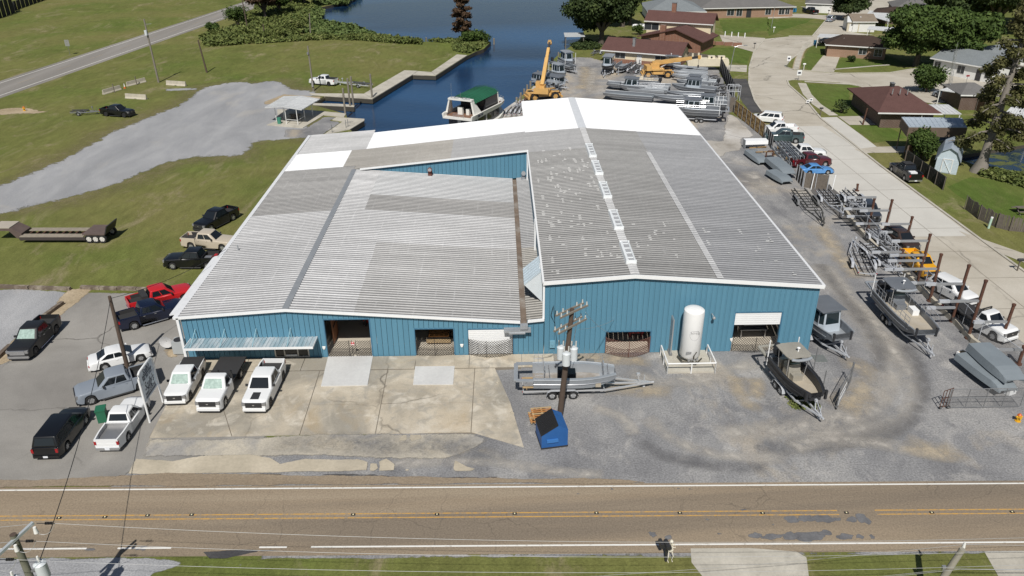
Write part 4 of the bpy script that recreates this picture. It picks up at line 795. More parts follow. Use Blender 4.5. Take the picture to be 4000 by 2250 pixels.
def wheel_mesh(r, w=.26):
    m = MB(); prof = [(r*.62, -w/2), (r*.93, -w/2), (r, -w*.3), (r, w*.3), (r*.93, w/2), (r*.62, w/2), (r*.58, w*.3), (r*.58, -w*.3)]
    n = 20; m.loft([[(cos(2*pi*k/n)*a, b, sin(2*pi*k/n)*a) for a, b in prof] for k in range(n)]+[[(cos(0)*a, b, 0) for a, b in prof]], caps=False)
    rm = MB(); rm.cyl((0, -w*.34, 0), (0, w*.34, 0), r*.58, 14)
    for s in (-1, 1):
        for k in range(6):
            t = 2*pi*k/6; rm.bar((cos(t)*r*.12, s*w*.36, sin(t)*r*.12), (cos(t)*r*.6, s*w*.42, sin(t)*r*.6), r*.2, .03, up=(0, 1, 0))
        rm.cyl((0, s*w*.34, 0), (0, s*w*.46, 0), r*.14, 10)
    return m.mesh('wheel', TYRE), rm
WCACHE = {}
def add_wheel(t, x, y, r, rim=RIM, w=.26, z=None):
    k = (round(r, 3), rim.name, w)
    if k not in WCACHE:
        a, b = wheel_mesh(r, w); WCACHE[k] = (a, b.mesh('rim', rim))
    o = link('wheel', WCACHE[k][0], t, (x, y, r if z is None else z)); link('rim', WCACHE[k][1], o); return o
KINDS = dict(
    pickup=dict(L=5.85, W=2.02, H=1.92, r=.40, fa=.98, wb=3.68, top=[(0, .72), (.06, 1.02), (.35, 1.13), (1.75, 1.22), (4.05, 1.28)], cab=(1.62, 2.42, 3.78, 4.02), bed=(4.06, 1.34), doors=2),
    midpickup=dict(L=5.25, W=1.86, H=1.76, r=.36, fa=.88, wb=3.2, top=[(0, .66), (.06, .94), (.35, 1.02), (1.5, 1.1), (3.55, 1.16)], cab=(1.4, 2.1, 3.3, 3.5), bed=(3.55, 1.2), doors=2),
    extcab=dict(L=5.3, W=1.78, H=1.68, r=.34, fa=.86, wb=3.15, top=[(0, .62), (.06, .86), (.35, .97), (1.5, 1.03), (3.35, 1.08)], cab=(1.42, 2.1, 3.0, 3.3), bed=(3.36, 1.12), doors=2),
    flatbed=dict(L=6.4, W=2.05, H=2.0, r=.42, fa=1.0, wb=3.9, top=[(0, .78), (.06, 1.1), (.3, 1.24), (1.55, 1.3), (2.95, 1.32)], cab=(1.45, 2.1, 2.75, 2.95), bed=None, doors=1),
    suv=dict(L=4.75, W=1.86, H=1.7, r=.36, fa=.93, wb=2.75, top=[(0, .62), (.06, .88), (.3, 1.0), (1.35, 1.1), (4.2, 1.14), (4.7, 1.05), (4.75, .7)], cab=(1.2, 2.0, 4.25, 4.62), bed=None, doors=2),
    minivan=dict(L=5.15, W=1.99, H=1.76, r=.35, fa=.98, wb=3.05, top=[(0, .6), (.06, .84), (.3, .96), (1.05, 1.06), (4.7, 1.12), (5.1, 1.05), (5.15, .7)], cab=(.92, 1.95, 4.7, 5.0), bed=None, doors=3),
    sedan=dict(L=4.86, W=1.84, H=1.40, r=.335, fa=.93, wb=2.77, top=[(0, .5), (.1, .66), (.4, .77), (1.4, .90), (3.9, .95), (4.55, .94), (4.78, .86), (4.86, .58)], cab=(1.38, 2.3, 3.3, 4.25), bed=None, doors=2))
def bev(o, w):
    b = o.modifiers.new('bevel', 'BEVEL'); b.width = w; b.segments = 3; b.limit_method = 'ANGLE'; b.angle_limit = radians(28)
def vehicle(name, label, cat, kind, paint, fw=None, rw=None, side='L', pos=None, rz=None, rim=RIM, shade=False, cover=False, liner=True, group='vehicles parked round the yard', chrome=False, scale=1.0, hood=None, roofm=None, extra=None, openbed=None):
    K = KINDS[kind]; L, W, H, r = K['L'], K['W'], K['H'], K['r']; x0 = L/2
    if fw is not None:
        rz = ang(rw, fw); mid = (fw+rw)/2; ax = K['fa']+K['wb']/2
        n = Vector((-sin(rz), cos(rz), 0)) if side == 'R' else Vector((sin(rz), -cos(rz), 0))
        c = mid+n*(W/2-.08)+Vector((cos(rz), sin(rz), 0))*(ax-L/2)
    else: c = Vector(pos)
    t = thing(name, label, cat, (c.x, c.y, .03 if c.z < .03 else c.z), rz, group); t.scale = (scale*.95,)*3
    fa, ra = K['fa'], K['fa']+K['wb']; R = r+.09; zb = r*.62
    cut = K['bed'][0] if K['bed'] else (2.97 if kind == 'flatbed' else L)
    tp = K['top']
    def topz(x):
        for (a, za), (b, zb_) in zip(tp, tp[1:]):
            if a <= x <= b: return za+(zb_-za)*(x-a)/(b-a)
        return tp[-1][1]
    def hw(x): return W/2*(1-.16*max(0, 1-x/.5)**2-.10*max(0, 1-(L-x)/.45)**2)
    def bot(x):
        z = zb+.10*max(0, 1-x/.25)+.08*max(0, 1-(L-x)/.3)
        for a in (fa, ra):
            d = abs(x-a)
            if d < R: z = max(z, r+sqrt(R*R-d*d)*.96)
        return z
    def stations(a, b):
        s = {a, b}|{x for x, _ in tp if a < x < b}
        for q in (fa, ra):
            for k in range(9):
                x = q-R+2*R*k/8
                if a < x < b: s.add(x)
            for x in (q-R-.01, q+R+.01):
                if a < x < b: s.add(x)
        return sorted(s)
    m = MB(); rings = []
    for x in stations(0, cut):
        z1, z0, w = topz(x), min(bot(x), topz(x)-.12), hw(x); X = x0-x; zm = z0+(z1-z0)*.55
        half = [(w*.9, z0), (w*.99, z0+.05), (w, zm), (w*.985, z1-.1), (w*.93, z1-.02), (w*.6, z1+.03)]
        rings.append([(X, y, z) for y, z in half]+[(X, -y, z) for y, z in half[::-1]])
    m.loft(rings); bev(m.build('body', paint, t), .035)
    bx0, tx0, tx1, bx1 = K['cab']; zb0, zb1 = topz(bx0)-.02, topz(min(bx1, cut))-.03
    tw, bw = W/2*.76, W/2*.945; ins = .05
    m = MB()
    def ring(zf, f):      # horizontal outlines of the cabin
        xa, xb = bx0+(tx0-bx0)*f, bx1+(tx1-bx1)*f; w = bw+(tw-bw)*f
        za, zc = zb0+(H-zb0)*f, zb1+(H-zb1)*f
        return [(x0-xa, w*.82, za), (x0-xa-.12, w, za), (x0-xb+.06, w, zc), (x0-xb, w*.9, zc), (x0-xb, -w*.9, zc), (x0-xb+.06, -w, zc), (x0-xa-.12, -w, za), (x0-xa, -w*.82, za)]
    rf = ring(0, .93); top = [(X*.0+X-(.05 if X > x0-(tx0+tx1)/2 else -.05), y*.93, H-.005) for X, y, z in ring(0, 1.0)]
    m.loft([ring(0, 0), ring(0, .90), ring(0, .97), top]); bev(m.build('cabin', roofm or paint, t), .07)
    def side_pt(u, f, s, off=.008):
        xa, xb = bx0+(tx0-bx0)*f+.12, bx1+(tx1-bx1)*f-.06; za, zc = zb0+(H-zb0)*f, zb1+(H-zb1)*f; w = bw+(tw-bw)*f
        return (x0-(xa+(xb-xa)*u), s*(w+off), za+(zc-za)*u)
    nd = K['doors']; f0, f1 = .13, .84
    for s in (-1, 1):
        us = [.07+(.93-.07)*k/nd for k in range(nd+1)]
        for k in range(nd):
            a, b = us[k]+.018, us[k+1]-.018; m = MB()
            m.quad(side_pt(a+(0 if k else -.02), f0, s), side_pt(b, f0, s), side_pt(b-.0, f1, s), side_pt(a+(.0 if k else .02), f1, s)); m.build('side_window', CGL, t)
    def fr(f, s, front, k, off=.012):
        if front: xa = bx0+(tx0-bx0)*f; return (x0-xa+off, s*(bw+(tw-bw)*f)*k, zb0+(H-zb0)*f+off)
        xb = bx1+(tx1-bx1)*f; return (x0-xb-off, s*(bw+(tw-bw)*f)*k, zb1+(H-zb1)*f+off*.5)
    m = MB(); m.quad(fr(.08, 1, 1, .80), fr(.08, -1, 1, .80), fr(.87, -1, 1, .78), fr(.87, 1, 1, .78)); m.build('windshield', CGS if shade else CGL, t)
    m = MB(); m.quad(fr(.16, 1, 0, .80), fr(.16, -1, 0, .80), fr(.84, -1, 0, .78), fr(.84, 1, 0, .78)); m.build('rear_window', CGL, t)
    if K['bed']:
        b0, rail = K['bed']; m = MB(); rings = []; fl = r+R+.03
        for x in stations(b0+.03, L):
            z0, w = min(bot(x), rail-.2), hw(x); X = x0-x
            half = [(w*.9, z0), (w*.985, z0+.06), (w*1.0, rail-.2), (w*.985, rail), (w*.985-.10, rail), (w*.985-.11, fl)]
            rings.append([(X, y, z) for y, z in half]+[(X, -y, z) for y, z in half[::-1]])
        m.loft(rings); m.b2((x0-b0-.09, -W/2*.93, fl), (x0-b0-.03, W/2*.93, rail)); m.build('bed', paint, t)
        m = MB(); m.b2((-x0+.01, -W/2*.86, zb+.22), (-x0+.08, W/2*.86, rail-.005)); m.build('tailgate', paint, t)
        if cover:
            m = MB(); m.b2((-x0+.05, -W/2*.9, rail+.005), (x0-b0-.03, W/2*.9, rail+.06)); co_ = m.build('bed_cover', LINER, t)
            m = MB(); [m.b2((-x0+.3+k*.55, -W/2*.88, rail+.06), (-x0+.34+k*.55, W/2*.88, rail+.075)) for k in range(3)]; m.build('cover_rib', LINER, co_, kind='stuff')
        else:
            m = MB(); wi = W/2*.985-.125
            m.b2((-x0+.09, -wi, fl+.005), (x0-b0-.1, wi, fl+.03)); m.b2((-x0+.09, -wi-.005, fl+.03), (x0-b0-.1, -wi+.012, rail-.03)); m.b2((-x0+.09, wi-.012, fl+.03), (x0-b0-.1, wi+.005, rail-.03)); m.b2((x0-b0-.125, -wi, fl+.03), (x0-b0-.1, wi, rail-.03))
            m.build('bed_liner', LINER if liner else openbed, t)
    if kind == 'flatbed':
        m = MB(); m.b2((-x0, -1.08, 1.02), (x0-3.02, 1.08, 1.14)); m.build('flatbed', LINER, t)
        m = MB(); m.b2((x0-3.12, -1.05, 1.14), (x0-3.04, 1.05, 1.75)); [m.b2((x0-3.14, y-.04, 1.1), (x0-3.03, y+.04, 1.95)) for y in (-.98, 0, .98)]; m.b2((x0-3.14, -1.02, 1.88), (x0-3.03, 1.02, 1.95)); m.build('headboard', LINER, t)
        m = MB(); m.b2((-x0+.3, -.5, .55), (x0-2.9, .5, .98)); m.build('chassis', BUMP, t)
    for i, (a, s) in enumerate([(fa, 1), (fa, -1), (ra, 1), (ra, -1)]): add_wheel(t, x0-a, s*(W/2-.14), r, rim)
    for s in (-1, 1):
        hz = tp[1][1]-.12
        m = MB(); m.box((x0-.13, s*W/2*.72, hz), (.24, W*.18, .26)); m.build('headlight', LAMP, t)
        rb = (K['bed'][1]-.2) if K['bed'] else (tp[-2][1]-.12 if kind != 'flatbed' else .9)
        m = MB(); m.box((-x0+.05, s*W/2*.84, rb-.1), (.13, W*.085, .28 if kind not in ('sedan',) else .14)); m.build('tail_light', TAIL, t)
        m = MB(); m.box((x0-bx0-.42, s*(W/2+.04), topz(bx0)+.1), (.12, .2, .17)); m.build('mirror', paint if kind in ('sedan', 'suv', 'minivan') else BUMP, t)
        for k in range(min(2, nd)):
            u = .07+.86*(k+.85)/nd; q = side_pt(u, 0, s); m = MB(); m.box((q[0], s*(hw(x0-q[0])+.005), q[2]-.14), (.18, .03, .04)); m.build('door_handle', CHR if chrome else paint, t)
    z = tp[1][1]
    m = MB(); m.box((x0-.02, 0, z-.18), (.1, W*.62, .40)); g = m.build('grille', CHR if chrome else BUMP, t); m = MB(); m.box((x0+.025, 0, z-.16), (.02, .16, .08)); m.build('badge', CHR, g)
    m = MB(); m.b2((x0-.16, -W/2*.86, zb+.08), (x0+.05, W/2*.86, zb+.28)); m.build('front_bumper', CHR if chrome else (BUMP if kind in ('pickup', 'flatbed', 'midpickup') and paint is not PW else paint), t)
    m = MB(); m.b2((x0-.1, -W/2*.8, zb-.04), (x0+.03, W/2*.8, zb+.1)); m.build('lower_valance', BUMP, t)
    if kind != 'flatbed':
        m = MB(); m.b2((-x0-.08, -W/2*.86, zb+.06), (-x0+.1, W/2*.86, zb+.26)); o = m.build('rear_bumper', CHR if K['bed'] else paint, t); m = MB(); m.b2((-x0-.095, -.16, zb+.1), (-x0-.08, .16, zb+.25)); m.build('licence_plate', PLATE, o)
    if K['bed'] and kind == 'pickup':
        for s in (-1, 1):
            m = MB(); m.cyl((x0-1.75, s*(W/2-.02), zb-.02), (x0-3.95, s*(W/2-.02), zb-.02), .05, 6); m.build('running_board', CHR if chrome else BUMP, t)
    if hood:
        m = MB(); m.quad((x0-.35, -.33, topz(.35)+.037), (x0-.35, .33, topz(.35)+.037), (x0-1.2, .3, topz(1.2)+.037), (x0-1.2, -.3, topz(1.2)+.037)); m.build('hood_decal', hood, t)
    if extra: extra(t, x0, W, H, K)
    return t
def Q(k, x, y): return P(k, x, y)
def load(items):
    def f(t, x0, W, H, K):
        for nm, ma, c, d in items: m = MB(); m.box((x0-c[0], c[1], c[2]), d); m.build(nm, ma, t)
    return f
V = vehicle
V('pickup_truck', 'bright red pickup with black bed nosed up to the workshop side', 'pickup', 'pickup', PR, Q('C1', 1447, 166), Q('C1', 1160, 245), 'R', rim=RIMD, extra=load([('toolbox', LINER, (4.35, 0, 1.45), (.55, 1.7, .35))]))
V('pickup_truck', 'dark navy pickup parked between red pickup and white sedan', 'pickup', 'pickup', PN, Q('C1', 1378, 292), Q('C1', 1083, 376), 'R', chrome=True)
V('pickup_truck', 'matte black pickup with sunshade parked beside timber kerb and gravel', 'pickup', 'pickup', PMB, Q('C1', 285, 590), Q('C1', 462, 402), 'L', rim=RIMD, shade=True, chrome=True)
V('sedan', 'white convertible sedan parked behind the leaning pole', 'car', 'sedan', PW, Q('C1', 1103, 634), Q('C1', 848, 698), 'R')
V('pickup_truck', 'silver crew-cab pickup parked behind the white sign', 'pickup', 'pickup', PSV, Q('C1', 757, 965), Q('C1', 1098, 868), 'L')
V('pickup_truck', 'small white pickup with empty bed, tailgate facing the road', 'pickup', 'extcab', PW, Q('C1', 1150, 1050), Q('C1', 1025, 1240), 'R', chrome=True, scale=1.05, openbed=STEEL, liner=False)
V('minivan', 'black minivan with tail lamps facing the road', 'van', 'minivan', PB, Q('C1', 690, 1120), Q('C1', 542, 1328), 'R')
V('pickup_truck', 'white midsize pickup with black bed cover, first from the sign', 'pickup', 'midpickup', PW, Q('C1', 1502, 935), Q('C1', 1605, 745), 'L', rim=RIMD, shade=True, cover=True)
V('flatbed_truck', 'white work truck with black flatbed and headboard', 'truck', 'flatbed', PW, Q('C1', 1787, 975), Q('C1', 1898, 772), 'L', shade=True)
V('pickup_truck', 'white pickup with black hood stripe nearest the door ramp', 'pickup', 'pickup', PW, Q('C1', 2128, 1002), Q('C1', 2240, 764), 'L', rim=RIMD, hood=BUMP)
V('pickup_truck', 'black pickup parked askew on grass, furthest from the lot', 'pickup', 'pickup', PB, Q('B1', 2005, 736), Q('B1', 2203, 636), 'L')
V('pickup_truck', 'tan pickup nosed to the eave between two black pickups', 'pickup', 'pickup', PT, Q('B1', 2103, 925), Q('B1', 1808, 908), 'R')
V('pickup_truck', 'black pickup with cluttered bed parked on grass below tan pickup', 'pickup', 'pickup', PB, Q('B1', 1645, 1098), Q('B1', 1950, 1098), 'L', extra=load([('crate', STEEL, (4.7, .3, 1.05), (.7, .5, .35)), ('bag', PR, (5.3, -.3, 1.05), (.35, .4, .25))]))
V('pickup_truck', 'black pickup towing an empty skiff trailer on the far grass', 'pickup', 'pickup', PB, Q('A1', 1175, 1112), Q('A1', 1000, 1100), 'R', rim=RIMD)
V('pickup_truck', 'white pickup with dark bed cover parked by the boat ramp', 'pickup', 'pickup', PW, Q('A2', 530, 800), Q('A2', 697, 814), 'L', rim=RIMD, cover=True)
def open_door(t, x0, W, H, K):
    m = MB(); m.bar((x0-1.35, W/2, .85), (x0-1.0, W/2+.85, .85), .05, .75); o = m.build('open_door', PW, t); m = MB(); m.bar((x0-1.33, W/2+.05, 1.42), (x0-1.02, W/2+.8, 1.42), .03, .35); m.build('door_glass', CGL, o)
V('minivan', 'white minivan with its side door open at the wooden fence', 'van', 'minivan', PW, Q('E2', 2105, 1235), Q('E2', 2375, 1262), 'L', rim=RIMD, extra=open_door)
V('pickup_truck', 'white pickup parked between white minivan and slate green pickup', 'pickup', 'pickup', PW, Q('E3', 480, 238), Q('E3', 885, 232), 'L', openbed=PW, liner=False)
V('pickup_truck', 'slate green crew-cab pickup nosed up to the fence', 'pickup', 'pickup', PG, Q('E3', 560, 372), Q('E3', 965, 396), 'L')
V('pickup_truck', 'white crew-cab pickup facing the street behind maroon pickup', 'pickup', 'pickup', PW, Q('E3', 1420, 690), Q('E3', 1000, 690), 'R')
V('pickup_truck', 'maroon crew-cab pickup facing the street', 'pickup', 'pickup', PM, Q('E3', 1555, 838), Q('E3', 1092, 862), 'R')
V('sedan', 'sky blue small sedan beside the wooden gate', 'car', 'sedan', PLB, Q('E3', 1598, 985), Q('E3', 1280, 992), 'R', scale=.93)
V('pickup_truck', 'black pickup with loaded bed on the grass across the street', 'pickup', 'pickup', PB, Q('B4', 1368, 548), Q('B4', 1466, 618), 'L', extra=load([('sack', TRIM, (4.9, .1, 1.15), (.8, .9, .4)), ('roof_rack', LINER, (3.0, 0, 1.98), (1.2, 1.2, .05))]))
def along(k, a, b, z): return P(k, *a, z), ang(P(k, *a, z), P(k, *b, z))
def VS(label, cat, kind, paint, k, a, b, z, name, **kw):
    pa, pb = P(k, *a, z), P(k, *b, z); h = ang(pa, pb); c = (pa+pb)/2
    return V(name, label, cat, kind, paint, pos=(c.x, c.y, 0), rz=h, **kw)
VS('black SUV parked along the street by the first rack posts', 'SUV', 'suv', PK, 'E4', (800, 262), (985, 470), 1.35, 'parked_suv')
VS('dark brown SUV parked along the street among rack posts', 'SUV', 'suv', PBR, 'E4', (1230, 690), (1480, 850), 1.3, 'parked_suv')
VS('yellow pickup parked along the street behind the racks', 'pickup', 'midpickup', PY, 'E4', (1445, 985), (1790, 1270), 1.15, 'pickup_truck', openbed=PY, liner=False)
VS('white SUV parked along the street behind the racks', 'SUV', 'suv', PW, 'E5', (1010, 260), (1420, 470), 1.2, 'parked_suv')
VS('white single-cab truck with long flatbed behind the racks', 'truck', 'flatbed', PW, 'E5', (1260, 600), (1850, 900), 1.15, 'flatbed_truck')
V('parked_suv', 'silver SUV stopped at the kerb of the far bend', 'SUV', 'suv', PSV, pos=P('A4', 590, 200), rz=ang(P('A4', 560, 205), P('A4', 640, 165)))
V('pickup_truck', 'black pickup on the driveway of the far brick house', 'pickup', 'pickup', PB, Q('A4', 325, 118), Q('A4', 415, 140), 'L', rim=RIMD)
V('pickup_truck', 'black pickup furthest up the neighbouring driveway', 'pickup', 'pickup', PB, Q('A4', 365, 58), Q('A4', 455, 75), 'L', rim=RIMD)
V('sedan', 'grey sedan beside the blue bins of the furthest house', 'car', 'sedan', PSV, pos=P('A4', 655, 45), rz=2.6)
V('parked_suv', 'silver SUV parked under the right carport', 'SUV', 'suv', PSV, pos=P('A4', 1670, 930), rz=ang(P('A4', 1740, 950), P('A4', 1600, 910)))
V('sedan', 'dark car under the small white carport', 'car', 'sedan', PK, pos=P('A4', 560, 415), rz=-1.2)
# ================================================================ BOATS AND TRAILERS
GALV = mat('galvanised', (.50, .52, .55), .4, .2, var=.2, vscale=2); GALVD = mat('galv_dull', (.20, .205, .21), .5, .2, var=.25); BUNK = mat('bunk_carpet', (.05, .05, .055), .9); RAILM = mat('rail_tube', (.62, .63, .65), .25, .7)
ALUD = mat('aluminium_dull', (.185, .20, .22), .45, .3, var=.2, vscale=.9); ALUP = mat('aluminium_pale', (.33, .355, .38), .45, .25, var=.2, vscale=.9); ALUG = mat('aluminium_olive', (.36, .34, .29), .5, .25, var=.2); HULLBLK = mat('hull_black', (.025, .026, .03), .5); DECKT = mat('deck_tan', (.42, .37, .29), .7, .1, var=.25, vscale=.8, dirt=((.55, .52, .46), .6, .6)); GREYP = mat('hull_grey', (.20, .23, .25), .5, var=.15, vscale=.7); CABW = mat('cabin_paint', (.50, .56, .62), .35, .2, var=.12); BGL = mat('boat_glass', (.015, .025, .03), .08, spec=.6)
def hull_rings(L, W, D, bow='v', deck=.45, n=9, rake=.28, beam_aft=.94, keel=.12, gw=.11, nose=.22):
    rings = []
    for i in range(n):
        t = i/(n-1); x = -L/2+L*t; u = max(0, (t-.5)/.5)
        if bow == 'v': ws = W/2*(beam_aft+(1-beam_aft)*min(1, t*2.5))*(1-u**2.6*.93); up = u**2.4; sh = D*(1+.16*u**2)
        else: ws = W/2*(beam_aft+(1-beam_aft)*min(1, t*2.5))*(1-u**2*nose); up = max(0, (t-(1-rake))/rake)**1.4*.78; sh = D*(1+.04*u**2)
        zc = D*.22+(sh*.80-D*.22)*up; zk = max(0, zc-keel*(1-u*.4)) if bow == 'v' else zc-.04
        if bow == 'v': zk = zc*up+ (zc-keel)*(1-up)
        wc = ws*(.80 if bow == 'v' else .88); gi = max(.01, ws-gw); dk = min(deck+D*.05*u, sh-.05)
        h = [(0.0, zk), (wc, zc), (ws, sh-.08), (ws+.02, sh), (gi, sh), (max(.005, gi-.03), dk), (0.0, dk)]
        rings.append([(x, y, z) for y, z in h]+[(x, -y, z) for y, z in h[-2:0:-1]])
    return rings
def outboard(t, x, y, z, ma=HULLBLK, k=1.0):
    m = MB(); m.loft([[(x+a*k*.5+dx, y+b*k*.23*w, z+h*k) for a, b in ((-.55, -1), (.45, -1), (.55, 0), (.45, 1), (-.55, 1), (-.7, 0))] for h, w, dx in ((.0, .8, 0), (.25, 1, 0), (.62, .95, .0), (.78, .6, .02))]); o = m.build('outboard', ma, t)
    m = MB(); m.box((x-.1*k, y, z-.55*k), (.22*k, .12*k, 1.1*k)); m.box((x-.12*k, y, z-1.05*k), (.6*k, .1*k, .12*k)); m.build('lower_unit', ma, o)
def rails(t, pts, h, ma=RAILM, r=.022, posts=True):
    m = MB(); m.tube([(p[0], p[1], p[2]+h) for p in pts], r); m.tube([(p[0], p[1], p[2]+h*.55) for p in pts], r*.8)
    for p in pts: m.cyl(p, (p[0], p[1], p[2]+h), r, 6)
    return m.build('rail', ma, t)
def cabin(t, x0, x1, w, z0, z1, ma=CABW, roofm=None, fw=3, sw=2, rake=.25, win=(.38, .86), arch=.08):
    m = MB(); a = [(x1, w*.36), (x1-.35, w/2), (x0, w/2), (x0, -w/2), (x1-.35, -w/2), (x1, -w*.36)]; tp = [(x1-rake, w*.32), (x1-.35-rake, w*.45), (x0+.05, w*.45), (x0+.05, -w*.45), (x1-.35-rake, -w*.45), (x1-rake, -w*.32)]
    m.loft([[(x, y, z0) for x, y in a], [(x, y, z1) for x, y in tp]], smooth=False); o = m.build('cabin', ma, t)
    def pt(i, j, u, f, off=.015):
        p = Vector((*a[i], 0)).lerp(Vector((*a[j], 0)), u); q = Vector((*tp[i], 0)).lerp(Vector((*tp[j], 0)), u); r = p.lerp(q, f); e = Vector((*a[j], 0))-Vector((*a[i], 0)); nn = Vector((e.y, -e.x, 0)).normalized()
        c = Vector(((x0+x1)/2, 0, 0)); nn = nn if nn.dot(r-c) > 0 else -nn
        return (r.x+nn.x*off, r.y+nn.y*off, z0+(z1-z0)*f)
    def wins(i, j, n, par):
        for k in range(n):
            u0, u1 = (k+.09)/n, (k+.91)/n; g = MB(); g.quad(pt(i, j, u0, win[0]), pt(i, j, u1, win[0]), pt(i, j, u1, win[1]), pt(i, j, u0, win[1])); g.build('window', BGL, par)
    wins(5, 0, max(1, fw-2), o); wins(0, 1, 1, o); wins(4, 5, 1, o); wins(1, 2, sw, o); wins(3, 4, sw, o)
    m = MB(); pr = []
    for k in range(7):
        y = -w*.53+w*1.06*k/6; pr.append((y, z1+arch*(1-(2*k/6-1)**2)))
    m.loft([[(x, y, z) for y, z in pr]+[(x, y, z-.05) for y, z in pr[::-1]] for x in (x0-.25, x1-rake+.28)], smooth=False); m.build('cabin_roof', roofm or ALUP, t)
def ttop(t, x, w, z0, z1, l=2.2, ma=ALUD, console=True, legm=RAILM):
    m = MB(); pr = [(-w/2, z1-.05), (-w*.3, z1+.03), (0, z1+.06), (w*.3, z1+.03), (w/2, z1-.05)]
    m.loft([[(xx, y*k, z+dz) for y, z in pr]+[(xx, y*k, z-.06+dz) for y, z in pr[::-1]] for xx, k, dz in ((x-l/2, 1, 0), (x+l*.3, 1, 0), (x+l/2, .8, -.06))]); o = m.build('canopy_top', ma, t)
    m = MB(); m.tube([(x+l/2+.06, -w*.40, z1-.12), (x+l/2+.2, -w*.2, z1-.14), (x+l/2+.24, 0, z1-.14), (x+l/2+.2, w*.2, z1-.14), (x+l/2+.06, w*.40, z1-.12)], .11, 8); m.build('visor', ALUP, o)
    for a in (-1, 1):
        for b in (-1, 1):
            m = MB(); m.cyl((x+a*l*.3, b*w*.36, z0), (x+a*l*.38, b*w*.42, z1), .03, 6); m.build('top_leg', legm, t)
    m = MB(); m.cyl((x+.3, .1, z1+.05), (x+.3, .1, z1+.3), .05); m.ball((x+.3, .1, z1+.36), .13, sq=(1, 1, .5)); m.build('radar', TRIM, t)
    if console:
        m = MB(); m.extr([(x-.35, z0), (x+.55, z0), (x+.35, z0+1.05), (x-.1, z0+1.2), (x-.35, z0+1.0)], -w*.24, w*.24); c = m.build('console', ma, t)
        m = MB(); m.quad((x+.36, -w*.22, z0+1.06), (x+.36, w*.22, z0+1.06), (x+.2, w*.2, z0+1.6), (x+.2, -w*.2, z0+1.6)); m.build('windscreen', BGL, c); m = MB(); m.b2((x+.56, -w*.2, z0), (x+1.05, w*.2, z0+.5)); m.build('seat_box', ma, t); m = MB(); m.b2((x-1.1, -w*.22, z0), (x-.75, w*.22, z0+.85)); m.build('leaning_post', ma, t)
TM = {}
def trailer(label, rear, coup, W=2.2, axles=2, z=0.0, ma=GALV, bunkm=BUNK, r=.34, name='boat_trailer', group='boat trailers', fender=GALV, post=True, bunks=2, cross=5):
    rear = Vector(rear); coup = Vector(coup); L = (coup-rear).length; h = ang(rear, coup); t = thing(name, label, 'trailer', (rear.x, rear.y, z), h, group)
    zf = r+.22; xk = L*.62
    for s in (-1, 1):
        m = MB(); m.bar((0, s*W*.36, zf), (xk, s*W*.36, zf), .07, .13); m.bar((xk, s*W*.36, zf), (L-.2, s*.05, zf), .07, .13); m.build('side_rail', ma, t)
    for k in range(cross):
        x = .05+(xk-.05)*k/(cross-1); m = MB(); m.bar((x, -W*.36, zf-.06), (x, 0, zf-.12), .07, .08); m.bar((x, 0, zf-.12), (x, W*.36, zf-.06), .07, .08); m.build('cross_member', ma, t)
    for k in range(bunks):
        y = (-.5+k/(bunks-1))*W*.5; m = MB(); m.bar((.0, y, zf+.22), (xk*.95, y, zf+.22), .09, .12); [m.bar((x, y, zf), (x, y, zf+.18), .05) for x in (.3, xk*.45, xk*.85)]; m.build('bunk', bunkm, t)
    for k in range(axles):
        x = L*.30+(k-(axles-1)/2)*(2*r+.1)
        for s in (-1, 1): add_wheel(t, x, s*W*.46, r, RIM, .2)
    for s in (-1, 1):
        m = MB(); a0, a1 = L*.30-(axles-1)/2*(2*r+.1)-r-.1, L*.30+(axles-1)/2*(2*r+.1)+r+.1; pr = [(a0, r*.9), (a0+.1, r*1.9), (a0+.35, 2*r+.1), (a1-.35, 2*r+.1), (a1-.1, r*1.9), (a1, r*.9)]
        m.add([(x, s*W*.46-.13, zz) for x, zz in pr]+[(x, s*W*.46+.13, zz) for x, zz in pr], [(i, i+1, 7+i, 6+i) for i in range(5)]); m.build('fender', fender, t)
    m = MB(); m.bar((xk+.2, 0, zf), (L, 0, zf), .1, .12); m.cyl((L-.1, 0, zf), (L+.12, 0, zf+.02), .08, 8); m.build('tongue', ma, t)
    m = MB(); m.cyl((L-.6, .16, .08), (L-.6, .16, zf+.55), .04, 6); m.cyl((L-.68, .16, .1), (L-.52, .16, .1), .1, 8); m.build('jack', ma, t)
    if post:
        m = MB(); m.bar((L-1.0, 0, zf), (L-1.15, 0, zf+.85), .07); m.box((L-1.12, 0, zf+.75), (.25, .18, .18)); m.build('winch_post', ma, t)
    m = MB(); [m.box((-.02, s*W*.36, zf), (.03, .12, .07)) for s in (-1, 1)]; m.build('tail_lamp', TAIL, t, kind='stuff')
    return t
